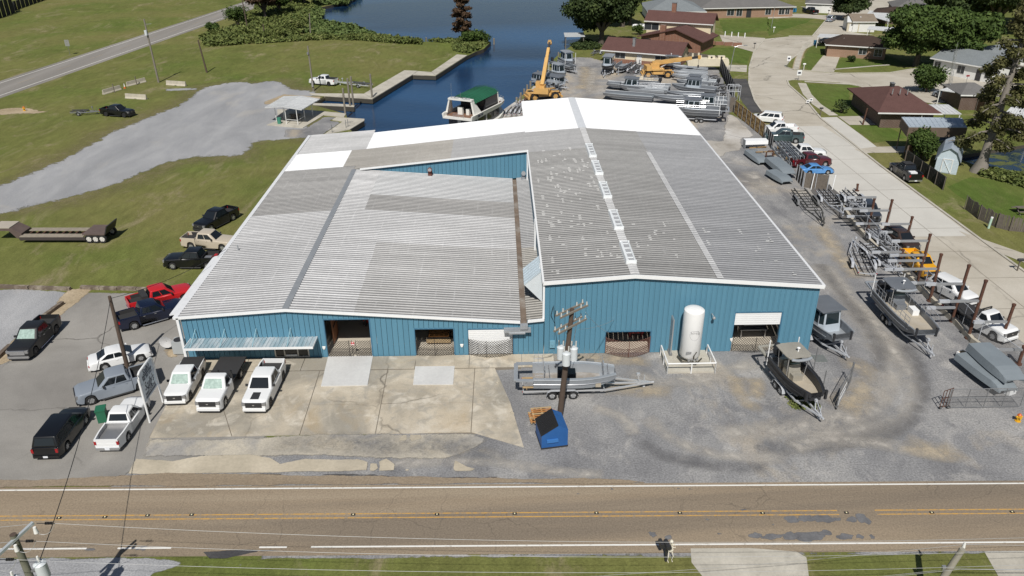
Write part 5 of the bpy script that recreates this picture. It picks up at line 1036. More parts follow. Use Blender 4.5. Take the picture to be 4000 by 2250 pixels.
def boat(label, stern, bow, W, D=1.0, z=.75, kind='v', hm=None, deckm=None, deck=.45, cat='boat', name='aluminium_boat', flip=False, n=11, feats=(), trail=None, inner=None, group='aluminium boats in the yard', guard=False, **kw):
    stern = Vector(stern); bow = Vector(bow); stern.z = bow.z = 0; L = (bow-stern).length; h = ang(stern, bow); c = (stern+bow)/2
    t = thing(name, label, cat, (c.x, c.y, z), h, group); hm = hm or ALUD
    R = hull_rings(L, W, D, kind, deck, n, **kw); m = MB(); m.loft(R, smooth=False); o = m.build('hull', hm, t)
    if flip: o.rotation_euler[0] = pi; o.location.z = D*1.1
    else:
        m = MB(); dk = [(r[6][0], r[5][1]-.02, r[5][2]+.012) for r in R[:-1]]; N = len(dk)
        m.add([p for p in dk]+[(x, -y, zz) for x, y, zz in dk], [(i, i+1, N+i+1, N+i) for i in range(N-1)]); m.build('deck', deckm or ALUP, t)
        for s in (1, -1):
            m = MB(); m.tube([(r[3][0], s*(r[3][1]-.03), r[3][2]+.01) for r in R], .05, 6); m.build('gunwale', ALUP if not guard else BUMP, t)
            m = MB(); m.tube([(r[2][0], s*(r[2][1]*.99+.015), r[2][2]-D*.28) for r in R[:-1]], .03, 5); m.build('rub_rail', RAILM if not guard else BUMP, t)
    for f in feats: f(t, L, W, D, deck)
    if trail:
        d = Vector((cos(h), sin(h), 0)); trailer(trail, stern+d*L*.06, bow+d*min(2.0, L*.22), W=min(W*.95, 2.3), axles=3 if L > 7.8 else 2, r=.33, group='boat trailers', bunkm=GALVD)
    return t
def f_eng(n=2, k=1.0, ma=HULLBLK):
    def f(t, L, W, D, dk):
        for i in range(n): outboard(t, -L/2-.35, (i-(n-1)/2)*.62, D*.75, ma, k)
        m = MB(); m.b2((-L/2-.3, -.7, D*.3), (-L/2, .7, D*.75)); m.build('engine_bracket', ALUD, t)
    return f
def f_cab(a, b, w=.7, h=2.1, **kw): return lambda t, L, W, D, dk: cabin(t, -L/2+L*a, -L/2+L*b, W*w, dk, dk+h, **kw)
def f_top(a, h=2.15, l=2.1, **kw): return lambda t, L, W, D, dk: ttop(t, -L/2+L*a, W*.78, dk, dk+h, l, **kw)
def f_rail(a, b, h=.6, n=4):
    def f(t, L, W, D, dk):
        for s in (-1, 1): rails(t, [(-L/2+L*(a+(b-a)*i/n), s*(W/2*.92), D) for i in range(n+1)], h)
    return f
def f_aft(ma=ALUP, w=.22):        # frame that carries on behind the transom round the engines
    def f(t, L, W, D, dk):
        m = MB(); pts = [(-L/2, W*.46, D-.06), (-L/2-1.25, W*.44, D-.04), (-L/2-1.3, -W*.44, D-.04), (-L/2, -W*.46, D-.06)]
        for p, q in zip(pts, pts[1:]): m.bar(p, q, w, .1)
        m.build('stern_platform', ma, t)
    return f
def f_bumpers(t, L, W, D, dk):
    for s in (-1, 1): m = MB(); m.box((L/2-.02, s*W*.30, D*.8), (.16, .16, .75)); m.build('push_knee', HULLBLK, t)
def f_box(a, y, d, ma, nm='cooler', z=0.0): return lambda t, L, W, D, dk: MB().box((-L/2+L*a, y, dk+d[2]/2+z), d).build(nm, ma, t)
def f_poles(*a):
    def f(t, L, W, D, dk):
        for x, s in a: m = MB(); m.cyl((-L/2+L*x, s*W*.47, D*.4), (-L/2+L*x, s*W*.47, D+1.5), .045, 6); m.build('guide_pole', TRIM, t)
    return f
def f_seat(a): 
    def f(t, L, W, D, dk):
        m = MB(); x = -L/2+L*a
        for s in (-1, 1): m.cyl((x, s*.35, dk), (x-.1, s*.35, dk+1.7), .03, 6); m.cyl((x+.45, s*.35, dk), (x+.3, s*.35, dk+1.1), .03, 6)
        for k in range(4): m.bar((x-.02, -.35, dk+.35+k*.35), (x-.02, .35, dk+.35+k*.35), .06, .04)
        m.build('ladder_frame', RAILM, t)
    return f
# --- the bare aluminium boat in front of the workshop
yb1 = P('C3', 520, 921).y+1.05; sx, bx = P('C3', 370, 780, 1.5).x, P('C3', 1030, 790, 1.6).x
boat('new bare-metal workboat with rails beside the utility pole', (sx, yb1, 0), (bx, yb1-.05, 0), 2.55, 1.05, .72, 'sq', ALUP, mat('deck_bare', (.30, .265, .225), .45, .2, var=.3, vscale=1.0, dirt=((.5, .5, .5), .9, .7)), .3, gw=.3, nose=.5, feats=(f_aft(ALUP, .3), f_seat(.14), f_seat(.86), f_rail(.02, .12, .7, 2), f_box(.34, 0, (.5, .5, 1.0), BUMP, 'console'), f_box(.47, -.1, (.55, .8, .8), BUMP, 'console_back'), f_box(.78, -.9, (.4, .35, .3), DECKT, 'step_box')))
trailer('long triple-axle trailer under the bare-metal workboat', (sx-.8, yb1-.02, 0), (P('C3', 1295, 822).x, yb1+.1, 0), 2.45, 3, group='boat trailers', bunkm=WOOD, ma=mat('trailer_pale', (.55, .56, .57), .4, .4))
# --- centre-console boats by the right front corner
boat('olive centre-console boat with hard top in front of shutter door', P('C4', 305, 800, 1.75), P('C4', 600, 1120, 1.75), 2.5, 1.15, .72, 'sq', HULLBLK, DECKT, .45, rake=.35, gw=.2, nose=.5, feats=(f_top(.33, 2.1, 2.0, ma=ALUG), f_aft(ALUG, .25), f_eng(1, 1.15), f_bumpers, f_poles((.05, -1), (.05, 1)), f_box(.62, 0, (.01, .01, .01), ALUG, 'hatch')), trail='black tandem trailer under the olive centre-console boat', guard=True)
boat('aluminium cabin boat beside the building corner', P('C4', 520, 400, 1.9), P('C4', 812, 640, 1.9), 2.6, 1.25, .75, 'sq', ALUD, ALUP, .6, rake=.3, feats=(f_cab(.25, .72, .82, 1.95, sw=3, roofm=ALUD), f_bumpers, f_poles((.1, -1),)), trail='galvanised trailer under the cabin boat at building corner')
boat('flat-bow workboat with hard top and deck rails near the racks', P('E5', 350, 420, 1.75), P('E5', 870, 950, 1.75), 2.75, 1.15, .74, 'sq', ALUD, DECKT, .62, rake=.22, feats=(f_top(.28, 2.1, 2.1, ma=ALUD), f_aft(ALUP, .25), f_eng(2, 1.0), f_rail(.1, .34, .75, 3), f_rail(.42, .92, .75, 5), f_bumpers, f_box(.5, .75, (.9, .55, .5), TRIM), f_poles((.03, -1), (.03, 1))), trail='galvanised trailer under the flat-bow workboat by racks')
# --- grey hulls at the right edge of the yard
boat('upturned pale grey hull lying across another hull at yard edge', P('C4', 1920, 690, 1.9), P('C4', 2235, 960, 1.9), 2.1, .75, 1.1, 'sq', GREYP, flip=True, name='upturned_hull', rake=.3)
boat('dark grey flat hull on foam blocks under the upturned hull', P('C4', 1800, 800, .8), P('C4', 2160, 1075, .8), 2.0, .6, .5, 'sq', GREYP, flip=True, name='grey_hull', rake=.2)
for k, (x, y) in enumerate(((1765, 820), (2160, 1110))):
    t = thing('foam_block', ('white foam block under the rear of the dark grey hull', 'white foam block under the front of the dark grey hull')[k], 'block', P('C4', x, y), .4); m = MB(); m.box((0, 0, .26), (.75, .45, .52)); m.build('block', TRIM, t); m = MB(); m.box((0, 0, .535), (.5, .3, .03)); m.build('shim', WOOD, t)
boat('upturned grey skiff with timber laid across, near the white trough', P('E3', 150, 500, .8), P('E3', 420, 700, .8), 1.9, .6, .25, 'sq', GREYP, flip=True, name='upturned_hull')
boat('upturned grey hull with raised rim beside the rack frames', P('E3', 560, 660, 1.0), P('E3', 900, 930, 1.0), 2.2, .7, .5, 'sq', GREYP, flip=True, name='upturned_hull')
boat('small upturned grey hull nearest the wooden gate', P('E3', 560, 900, .7), P('E3', 860, 1080, .7), 2.0, .6, .3, 'sq', GREYP, flip=True, name='upturned_hull')
# --- left bank boats behind the workshop
boat('cabin boat furthest along the bank with white guide poles', P('E1', 1235, 300, 1.7), P('E1', 1400, 390, 1.7), 2.4, 1.1, .7, 'v', ALUD, ALUP, .6, feats=(f_cab(.2, .66, .8, 2.0), f_poles((.75, 1), (.75, -1))), trail='trailer under the furthest cabin boat on the bank')
boat('open skiff on trailer between the two bank cabin boats', P('E1', 1080, 370, 1.2), P('E1', 1400, 470, 1.2), 2.2, .8, .6, 'sq', ALUD, ALUP, .3, feats=(f_eng(1),), trail='trailer under the open skiff on the bank')
boat('cabin boat on the bank behind the tall crane boom', P('E1', 1050, 500, 1.7), P('E1', 1275, 570, 1.7), 2.3, 1.05, .7, 'v', ALUD, ALUP, .6, feats=(f_cab(.3, .78, .8, 1.9), f_poles((.15, -1), (.4, -1), (.15, 1))), trail='trailer under the cabin boat behind the crane')
boat('long passenger boat with flat canopy and window row on the bank', P('E1', 790, 640, 1.3), P('E1', 1230, 720, 1.3), 2.6, 1.0, .5, 'sq', CABW, ALUP, .4, feats=(f_cab(.08, .98, .92, 1.55, sw=8, rake=.05, roofm=ALUD), f_eng(1)), trail='trailer under the long canopied boat')
boat('short canopied boat beside the crane on the bank', P('E1', 960, 790, 1.3), P('E1', 1180, 830, 1.3), 2.3, .9, .5, 'sq', ALUD, ALUP, .4, feats=(f_top(.5, 1.8, 2.6, ma=ALUP),), trail='trailer under the short canopied boat')
boat('aluminium cabin boat facing the camera beside blue barrels', P('E1', 2010, 400, 1.5), P('E1', 1920, 500, 1.5), 2.4, 1.15, .8, 'v', HULLBLK, ALUP, .65, feats=(f_cab(.2, .72, .82, 2.1),), trail='trailer under the cabin boat by blue barrels')
boat('open aluminium boat facing the camera beside cabin boat', P('E1', 2270, 400, 1.2), P('E1', 2140, 480, 1.2), 2.3, .9, .7, 'sq', ALUD, ALUP, .35, trail='trailer under the open boat facing the camera')
# --- ranks of boats in the back yard (bows to the left unless noted)
boat('large aluminium patrol boat with cabin and triple-axle trailer', P('E2', 1500, 1080, 1.5), P('E2', 700, 1040, 1.5), 2.9, 1.35, .85, 'v', ALUD, ALUP, .65, feats=(f_cab(.42, .72, .62, 2.1, roofm=ALUD), f_rail(.3, .9, .6, 6), f_eng(2, 1.1), f_poles((.02, 1), (.06, -1), (.12, -1)), f_aft(ALUP)), trail='pale triple-axle trailer under the patrol boat')
boat('long grey hull with pointed bow lying behind patrol boat', P('E2', 1180, 880, .9), P('E2', 430, 835, .9), 2.3, .9, .35, 'v', ALUD, ALUP, .45, trail=None)
boat('long grey hull, bow overlapping, second behind patrol boat', P('E2', 1600, 880, .9), P('E2', 830, 820, .9), 2.3, .9, .35, 'v', ALUD, ALUP, .5)
boat('long open hull with raised stern plate beside the white roof', P('A3', 1330, 925, .8), P('A3', 870, 890, .8), 2.6, 1.1, .2, 'sq', ALUD, GREYP, .75)
boat('aluminium cabin boat with wide windows behind the long open hull', P('A3', 1260, 830, 1.0), P('A3', 1020, 815, 1.0), 2.5, 1.1, .4, 'sq', ALUD, ALUP, .55, feats=(f_cab(.3, .85, .8, 1.8, sw=2, rake=.35, roofm=ALUD),))
boat('low aluminium barge hull in front of the wide-window cabin boat', P('A3', 1440, 868, .7), P('A3', 1090, 845, .7), 2.3, .9, .2, 'sq', ALUP, ALUD, .6)
boat('large cabin hull in the right rank with long foredeck', P('E2', 1430, 740, 1.0), P('E2', 720, 680, 1.0), 2.7, 1.2, .45, 'v', ALUD, ALUD, .95, feats=(f_cab(.35, .68, .72, 1.7, sw=3, roofm=ALUD),))
boat('cabin hull behind the large one in the right rank', P('E2', 1290, 640, 1.0), P('E2', 800, 590, 1.0), 2.4, 1.0, .4, 'v', ALUD, ALUP, .6, feats=(f_cab(.25, .6, .75, 1.7, sw=2, roofm=ALUD),))
boat('pontoon boat with cream seats in front of the yellow crane', P('E2', 500, 575, .8), P('E2', 60, 545, .8), 2.4, .7, .4, 'sq', ALUD, DECKT, .6, feats=(f_rail(.05, .95, .5, 6), f_box(.3, .6, (1.6, .5, .5), mat('cream_seat', (.62, .55, .42), .6), 'seat'), f_box(.7, -.6, (1.4, .5, .5), mat('cream_seat', None), 'seat'), f_eng(1)))
for k, (a, b, y0, y1, lab) in enumerate(((1290, 740, 395, 345, 'furthest of the four long silver hulls beside the crane'), (1290, 690, 450, 395, 'third of the four long silver hulls beside the crane'), (1290, 720, 485, 440, 'second of the four long silver hulls beside the crane'), (1300, 730, 530, 490, 'nearest of the four long silver hulls beside the crane'))):
    boat(lab, P('E2', a, y0, .8), P('E2', b, y1, .8), 1.7, .85, .3, 'v', ALUP, ALUD, .55)
for k, (a, b, y0, y1, lab) in enumerate(((1470, 1180, 545, 555, 'empty trailer furthest along the black fence'), (1460, 1150, 625, 625, 'empty trailer in the middle of the black fence'), (1590, 1300, 690, 700, 'empty trailer nearest the stacked fence frames'), (1600, 1330, 790, 800, 'low empty trailer behind the long grey hulls'))):
    trailer(lab, P('E2', a, y0), P('E2', b, y1), 2.0, 2, group='boat trailers')
for lab, a, b in (('black trailer with many tyres behind the crane', (2290, 500), (2430, 420)), ('galvanised trailer beside the black tyred trailer', (2400, 560), (2484, 440)), ('narrow trailer nearest the crane cab in the back yard', (2330, 580), (2470, 520))): trailer(lab, P('E1', *a), P('E1', *b), 2.0, 2, ma=GALVD, bunks=3)
# --- bare trailers down the right side of the workshop
trailer('long dark wooden-railed trailer parked closest to the workshop', (P('B4', 580, 735)+P('B4', 700, 710))/2, P('B4', 838, 985), 2.5, 3, ma=mat('trailer_dark', (.06, .06, .055), .7), bunkm=mat('trailer_dark', None), cross=8, fender=GALVD)
trailer('galvanised trailer with tilted winch post beside dark trailer', (P('B4', 770, 760)+P('B4', 880, 740))/2, P('B4', 985, 935), 2.3, 2, z=.35, cross=6, bunks=3)
trailer('galvanised trailer raised on the first rack arms', (P('B4', 945, 745, 1.2)+P('B4', 1090, 730, 1.2))/2, P('B4', 1165, 880, 1.2), 2.4, 2, z=1.2, cross=6, bunks=3)
trailer('trailer with four pale bunks among the racks', (P('E4', 790, 850)+P('E4', 1040, 790))/2, P('E4', 1160, 1010), 2.3, 1, z=.2, bunkm=GALV, bunks=4, cross=6)
trailer('long tandem trailer stretching below the rack arms', (P('E4', 720, 990)+P('E4', 880, 950))/2, P('E4', 1240, 1350), 2.2, 2, bunks=2, cross=7)
trailer('small trailer with rounded tongue, wheels nearest the camera', P('E4', 850, 1400), P('E4', 640, 930), 2.3, 2, bunks=3, cross=4)
trailer('empty skiff trailer hitched to the black pickup on grass', P('A1', 680, 1085), P('A1', 950, 1078), 1.7, 1, r=.3, ma=GALVD)
trailer('empty galvanised trailer behind the white pickup at the ramp', P('A2', 1085, 830), P('A2', 775, 800), 2.2, 1, r=.33)
trailer('small utility trailer at the corner of the low brown house', P('A3', 840, 505), P('A3', 745, 530), 1.8, 1, ma=GALVD)
for lab, a, b, W_, D_, z_, kd, fe in (('second patrol boat with cabin lying behind the first', ('E2', 1610, 985), ('E2', 900, 945), 2.6, 1.2, .5, 'v', (f_cab(.3, .6, .66, 1.9, roofm=ALUD), f_rail(.4, .9, .5, 5), f_poles((.1, 1), (.2, -1)))), ('grey hull with raised foredeck in the middle rank', ('E2', 1240, 800), ('E2', 640, 770), 2.2, .9, .4, 'v', ()), ('pale barge with side rails in the middle rank', ('E2', 660, 700), ('E2', 60, 665), 2.3, .9, .3, 'sq', (f_rail(.1, .9, .5, 5),)),
    ('low hull tucked beside the pontoon boat', ('E2', 700, 640), ('E2', 250, 615), 2.0, .8, .3, 'v', ()), ('silver skiff with engine beside the black fence', ('E2', 1440, 585), ('E2', 1010, 560), 2.0, .8, .5, 'sq', (f_eng(1), f_seat(.3))), ('open hull at the left end of the middle rank', ('A3', 1120, 800), ('A3', 900, 785), 2.2, .9, .3, 'sq', ()), ('skiff beyond the crane at the brown house wall', ('E2', 860, 300), ('E2', 560, 285), 2.0, .9, .6, 'v', (f_top(.45, 1.7, 2.4, console=False),)), ('open workboat between the bank boats and the crane', ('E1', 860, 730), ('E1', 1130, 775), 2.2, .9, .4, 'sq', (f_seat(.6), f_eng(1)))):
    boat(lab, P(*a, 1.0), P(*b, 1.0), W_, D_, z_, kd, ALUP if 'pale' in lab or 'silver' in lab else ALUD, ALUP, .5, feats=fe)
for lab, a, b, ax in (('small trailer wedged beside the first rack post', ('E4', 500, 300), ('E4', 640, 470), 1), ('galvanised trailer parked behind the bunk trailer', ('E4', 1010, 830), ('E4', 1290, 1130), 2), ('short trailer in front of the workboat stern', ('E4', 1000, 1130), ('E4', 1330, 1400), 2)): trailer(lab, P(*a), P(*b), 2.1, ax, bunks=3, cross=6)
# ================================================================ YARD FURNITURE
RUST = mat('rust_pipe', (.085, .038, .025), .75, var=.4, vscale=2.5, dirt=((.16, .07, .04), 2, .7)); POLEW = mat('pole_wood', (.085, .060, .045), .85, var=.3, vscale=2); POLEG = mat('pole_grey', (.20, .18, .15), .85, var=.3, vscale=2); CRANE = mat('crane_yellow', (.60, .36, .12), .5, var=.15, dirt=((.3, .2, .1), .8, .4)); TANKW = mat('tank_white', (.78, .78, .77), .4, var=.06, vscale=.8); DBLUE = mat('dumpster_blue', (.02, .10, .30), .5, var=.2, vscale=1.5); OLDWOOD = mat('old_wood', (.14, .12, .10), .9, var=.4, vscale=3); NEWWOOD = mat('new_wood', (.30, .19, .075), .8, var=.25, vscale=2); CONB = mat('concrete_block', (.46, .42, .34), .85, var=.2, vscale=1.2, dirt=((.25, .23, .2), .8, .5))
def chain_mat():
    b = NB('chain_link'); co = b.pos(); x = b.n('SeparateXYZ', i_0=co)
    h = b.math('ADD', x.outputs[0], x.outputs[1]); 
    f = [b.math('ABSOLUTE', b.math('SUBTRACT', b.math('FRACT', b.math('MULTIPLY', b.math(op, h, x.outputs[2]), 9.0)), .5)) for op in ('ADD', 'SUBTRACT')]
    al = b.math('GREATER_THAN', b.math('MAXIMUM', f[0], f[1]), .43)
    MATS['chain_link'] = b.out((.30, .30, .30), .5, .4, alpha=al)
chain_mat()
# --- rack posts with cantilever arms
def rack(label, k, base, top, arms, side=-1):
    b = P(k, *base); tp = PYW(k, *top, b.y); h = tp.z; dx = tp.x-b.x
    t = thing('rack_post', label, 'rack', (b.x, b.y, 0), 0, 'rusty cantilever rack posts')
    m = MB(); m.tube([(0, 0, 0), (dx, 0, h)], .13, 10); m.cyl((0, 0, 0), (0, 0, .12), .26, 10); m.build('post', RUST, t)
    m = MB(); m.cyl((dx, 0, h-.02), (dx, 0, h+.14), .16, 8); m.build('cap', RUST, t)
    for z, l in arms:
        x = dx*z/h; m = MB(); m.b2((x-l, -.08, z-.1), (x+.15, .08, z+.1)); a = m.build('arm', mat('arm_steel', (.30, .31, .32), .5, .2), t); m = MB(); m.b2((x-l-.05, -.11, z-.11), (x-l+.8, .11, z+.13)); m.build('arm_sleeve', GALV, a)
    m = MB(); m.cyl((dx*.96+.1, .05, h*.95), (dx*.5+.25, .05, h*.42), .012, 5); m.build('stay_wire', GALVD, t)
_al = [(1.9, 3.2), (3.1, 3.0)]
for lab, k, b, t_, ar in (('short rusty rack post furthest from the road', 'E4', (715, 168), (725, 82), []), ('rusty rack post beside the black SUV', 'E4', (870, 715), (962, 285), [(1.6, 2.6), (2.5, 3.1), (3.8, 3.0)]), ('rusty rack post between black and brown SUVs', 'E4', (1095, 770), (1213, 305), [(1.2, 3.3), (2.7, 3.2)]),
                      ('rusty rack post behind the brown SUV', 'E4', (1395, 905), (1497, 545), [(1.3, 3.0), (2.2, 3.0)]), ('rusty rack post at the tail of the yellow pickup', 'E4', (1610, 1320), (1750, 795), [(1.9, 3.4), (3.4, 3.6)]), ('stubby rack post behind the long tandem trailer', 'E4', (1300, 1275), (1365, 1010), [(1.9, 3.0)]),
                      ('rack post nearest the workboat hard top', 'E5', (745, 355), (830, 30), [(1.6, 3.4), (2.5, 3.3)]), ('rack post beside the nose of the yellow pickup', 'E5', (905, 570), (1050, -10), [(1.9, 2.4), (3.3, 3.9)]), ('rack post beside the white SUV', 'E5', (1185, 825), (1400, 130), [(1.4, 2.6), (3.7, 3.2)]),
                      ('rack post between white SUV and flatbed truck', 'E5', (1385, 1040), (1612, 322), [(3.6, 3.3)]), ('rack post in front of the white flatbed cab', 'E5', (1800, 1075), (1965, 622), [(1.9, 2.8)]), ('rack post at the right edge above the upturned hull', 'E5', (2020, 1365), (2093, 1150), [(1.4, 2.8)])):
    rack(lab, k, b, t_, ar)
# --- low yard wall with chain-link fence along the street side
wl = PS('E4', (450, 330), (620, 590), (760, 760), (1100, 1130)) + PS('E5', (600, 250), (940, 590), (1240, 870), (1430, 1090), (1900, 1440)); yw_ = thing('yard_wall', 'low concrete wall with chain-link fence along the racks', 'wall', tuple(wl[0]))
o0 = wl[0]
for a, b in zip(wl, wl[1:]):
    m = MB(); m.bar(a-o0+Vector((0, 0, .25)), b-o0+Vector((0, 0, .25)), .3, .5); m.build('wall_section', CONB, yw_)
    off = Vector((.5, 0, 0)); m = MB(); m.quad(a-o0+off, b-o0+off, b-o0+off+Vector((0, 0, 1.9)), a-o0+off+Vector((0, 0, 1.9))); m.build('mesh_panel', MATS['chain_link'], yw_)
    m = MB(); m.cyl(a-o0+off+Vector((0, 0, 1.9)), b-o0+off+Vector((0, 0, 1.9)), .025, 6); m.build('top_rail', GALV, yw_)
    n = max(1, int((b-a).length/2.6))
    for i in range(n): m = MB(); q = a.lerp(b, i/n)-o0+off; m.cyl(q, q+Vector((0, 0, 2.0)), .035, 6); m.build('fence_post', GALV, yw_)
# --- fences
def fence(label, pts, h, ma, postm=GALVD, panel=2.4, frame=False, cat='fence', name='board_fence', top=False, gap=.0, boards=0, wav=0.0):
    t = thing(name, label, cat, tuple(pts[0])); o = Vector(pts[0])
    for a, b in zip(pts, pts[1:]):
        a = Vector(a)-o; b = Vector(b)-o; n = max(1, round((b-a).length/panel)); d = (b-a).normalized(); nr = Vector((d.y, -d.x, 0))
        for i in range(n):
            p, q = a.lerp(b, i/n), a.lerp(b, (i+1)/n)
            if boards:
                for k in range(boards):
                    r = p.lerp(q, (k+.5)/boards); hh = h*random.uniform(1-wav, 1); w = (q-p).length/boards*.9; m = MB(); m.box((0, 0, hh/2), (w, .03, hh)); br = m.build('board', ma, t, r, atan2(d.y, d.x)); br.rotation_euler[1] = random.uniform(-wav, wav)*.4
            elif frame:
                m = MB(); m.bar(p+Vector((0, 0, h/2)), q+Vector((0, 0, h/2)), .04, h*.98); pn = m.build('fence_panel', ma, t)
                m = MB()
                for z in (.06, .36, .66, .96): m.bar(p-nr*-.06+Vector((0, 0, h*z)), q-nr*-.06+Vector((0, 0, h*z)), .05, .09)
                m.build('fence_rail', ma, pn)
                m = MB()
                for z, u0 in ((.2, .1), (.5, .45), (.8, .1)): m.bar(p.lerp(q, u0)+nr*.07+Vector((0, 0, h*z)), p.lerp(q, u0+.5)+nr*.07+Vector((0, 0, h*z)), .03, h*.2)
                m.build('weave_board', mat('new_wood_pale', (.42, .29, .13), .8, var=.2), pn, kind='stuff')
            else:
                m = MB(); m.bar(p+Vector((0, 0, h/2)), q+Vector((0, 0, h/2)), .05, h*(1-gap)); m.build('fence_panel', ma, t)
                nb = int((q-p).length/.3); m = MB(); [m.bar(p.lerp(q, (k+.5)/nb)+nr*.03+Vector((0, 0, .02)), p.lerp(q, (k+.5)/nb)+nr*.03+Vector((0, 0, h*random.uniform(.97, 1.02))), .14, .03, up=tuple(nr)) for k in range(nb)]; m.build('fence_boards', ma, t, kind='stuff')
        for i in range(n+1):
            p = a.lerp(b, i/n); m = MB(); m.cyl(p+nr*.09, p+nr*.09+Vector((0, 0, h*1.03)), .045, 6); m.build('fence_post', postm, t)
    return t
fence('new golden wooden panel fence beside the parked white van', [P('E2', 1732, 1085), P('E3', 405, 285)], 2.15, NEWWOOD, RIM, 2.2, True)
fence('weathered grey board fence end joining the golden fence', [P('E2', 1640, 1058), P('E2', 1735, 1062)], 2.4, OLDWOOD)
fence('tall black screened fence with steel posts beside the back yard', [P('E2', 1500, 400), P('E2', 1640, 690), P('E2', 1720, 860)], 2.6, mat('screen_black', (.02, .021, .024), .7), GALVD, 2.6)
fence('grey board fence behind the cream machine', [P('E2', 865, 232), P('E2', 1515, 315)], 1.9, OLDWOOD)
fence('dark steel-framed yard gate fence beside the slate pickup', [P('E3', 430, 300), P('E3', 560, 500)], 1.9, BUMP, RIM, 1.2)
fence('weathered board gate below the blue sedan', [P('E3', 1145, 1215), P('E3', 1590, 1262)], 1.9, OLDWOOD, GALV, 1.5, name='board_gate', cat='gate')
fence('short steel-framed board fence beside small upturned hull', [P('E3', 1010, 1060), P('E3', 1140, 1215)], 1.9, OLDWOOD, GALV, 1.2)
fence('leaning grey picket fence curving round the lawn', PS('B4', (1950, 840), (2060, 920), (2200, 985), (2300, 1010), (2415, 1020)), 1.7, OLDWOOD, OLDWOOD, 2.2, boards=7, wav=.12)
fence('dark ivy-grown board fence behind the loaded black pickup', PS('B4', (1480, 470), (1600, 560), (1780, 690)), 1.7, mat('dark_fence', (.035, .035, .03), .9, var=.4), OLDWOOD, 2.4)
fence('brown board fence in front of the garden shed', PS('B4', (1475, 455), (1530, 420)), 2.0, mat('brown_fence', (.13, .08, .05), .9), OLDWOOD)
fence('brown board fence behind the boat shelter', PS('A4', (1760, 985), (1900, 1010), (2230, 1190), (2400, 1290)), 2.0, mat('brown_fence', None), OLDWOOD)
for lab, a, b in (('white guide pole leaning on the board gate', (1290, 1262), (1365, 945)), ('white guide pole leaning beside the street fence', (1690, 1265), (1765, 965))):
    p = P('E3', *a); q = PYW('E3', *b, p.y+.3); t = thing('guide_pole', lab, 'pole', tuple(p)); m = MB(); m.cyl((0, 0, 0), q-p, .06, 8); m.build('tube', TRIM, t); m = MB(); m.cyl((q-p)*.98, (q-p)*1.01, .065, 8); m.build('cap', GALV, t)
# --- stacked aluminium channel frames and the white trough
for i in range(7):
    j, up = (i, 0) if i < 4 else (i-4, 1); a, b = P('E3', 600+j*68, 430+j*8, .9), P('E3', 870+j*78, 760-j*12, .9); t = thing('channel_frame', ('long aluminium ladder frame nearest the upturned hulls', 'second long aluminium ladder frame of the stack', 'third long aluminium ladder frame of the stack', 'long aluminium ladder frame nearest the white pickup', 'upper ladder frame resting over the first two frames', 'upper ladder frame in the middle of the stack', 'upper ladder frame nearest the street')[i], 'frame', (a.x+.5*up, a.y, .55+.75*up), ang(a, b), 'stacked ladder frames')
    L = (b-a).length
    for s in (-1, 1): m = MB(); m.b2((0, s*.42-.03, 0), (L, s*.42+.03, .38)); m.build('side_channel', ALUP, t)
    for k in range(5): m = MB(); m.b2((L*(k+.3)/5, -.39, .05), (L*(k+.3)/5+.1, .39, .2)); m.build('rung', ALUP, t)
    for k in (0, 1): m = MB(); m.b2((L*(.2+.6*k), -.5, -.5 if not up else -.37), (L*(.2+.6*k)+.15, .5, 0)); m.build('stand', WOOD, t)
a, b = P('E3', 40, 500), P('E3', 450, 480); t = thing('metal_trough', 'crumpled white sheet-metal trough beside the golden fence', 'trough', ((a.x+b.x)/2, a.y+.5, 0), .02); w = (b-a).length/2
m = MB(); m.add([(-w, .6, 0), (w, .6, 0), (w, .6, 1.3), (-w, .6, 1.3), (-w, -.5, 1.25), (w, -.5, 1.25), (w, -.6, .75), (-w, -.6, .7)], [(0, 1, 2, 3), (3, 2, 5, 4), (4, 5, 6, 7)]); m.build('sheet', TRIM, t); m = MB(); m.b2((-w, -.5, 0), (-w+.08, .58, 1.28)); m.build('end_plate', ALUP, t)
for lab, a, b, z in (('loose timber lying over the furthest upturned skiff', (130, 478), (450, 455), 1.05), ('second timber lying over the upturned skiff', (250, 555), (600, 548), .95)):
    p, q = P('E3', *a, z), P('E3', *b, z); t = thing('timber', lab, 'timber', tuple(p), ang(p, q)); m = MB(); L = (q-p).length; m.b2((0, -.1, 0), (L, .1, .09)); m.build('beam', NEWWOOD, t); m = MB(); m.b2((L*.4, -.13, -.05), (L*.45, .13, .1)); m.build('strap', BUMP, t)
t = thing('scrap_seat', 'rusty red seat shell standing beside upturned hull', 'scrap', tuple(P('E3', 490, 745)), .2); m = MB(); m.b2((-.5, -.3, 0), (.5, .3, .9)); m.build('base', BUMP, t); m = MB(); m.tube([(-.5, 0, .8), (-.5, 0, 1.4), (-.3, 0, 1.6), (.4, 0, 1.6), (.5, 0, 1.4), (.5, 0, .8)], .1, 6); m.build('frame', RUST, t)
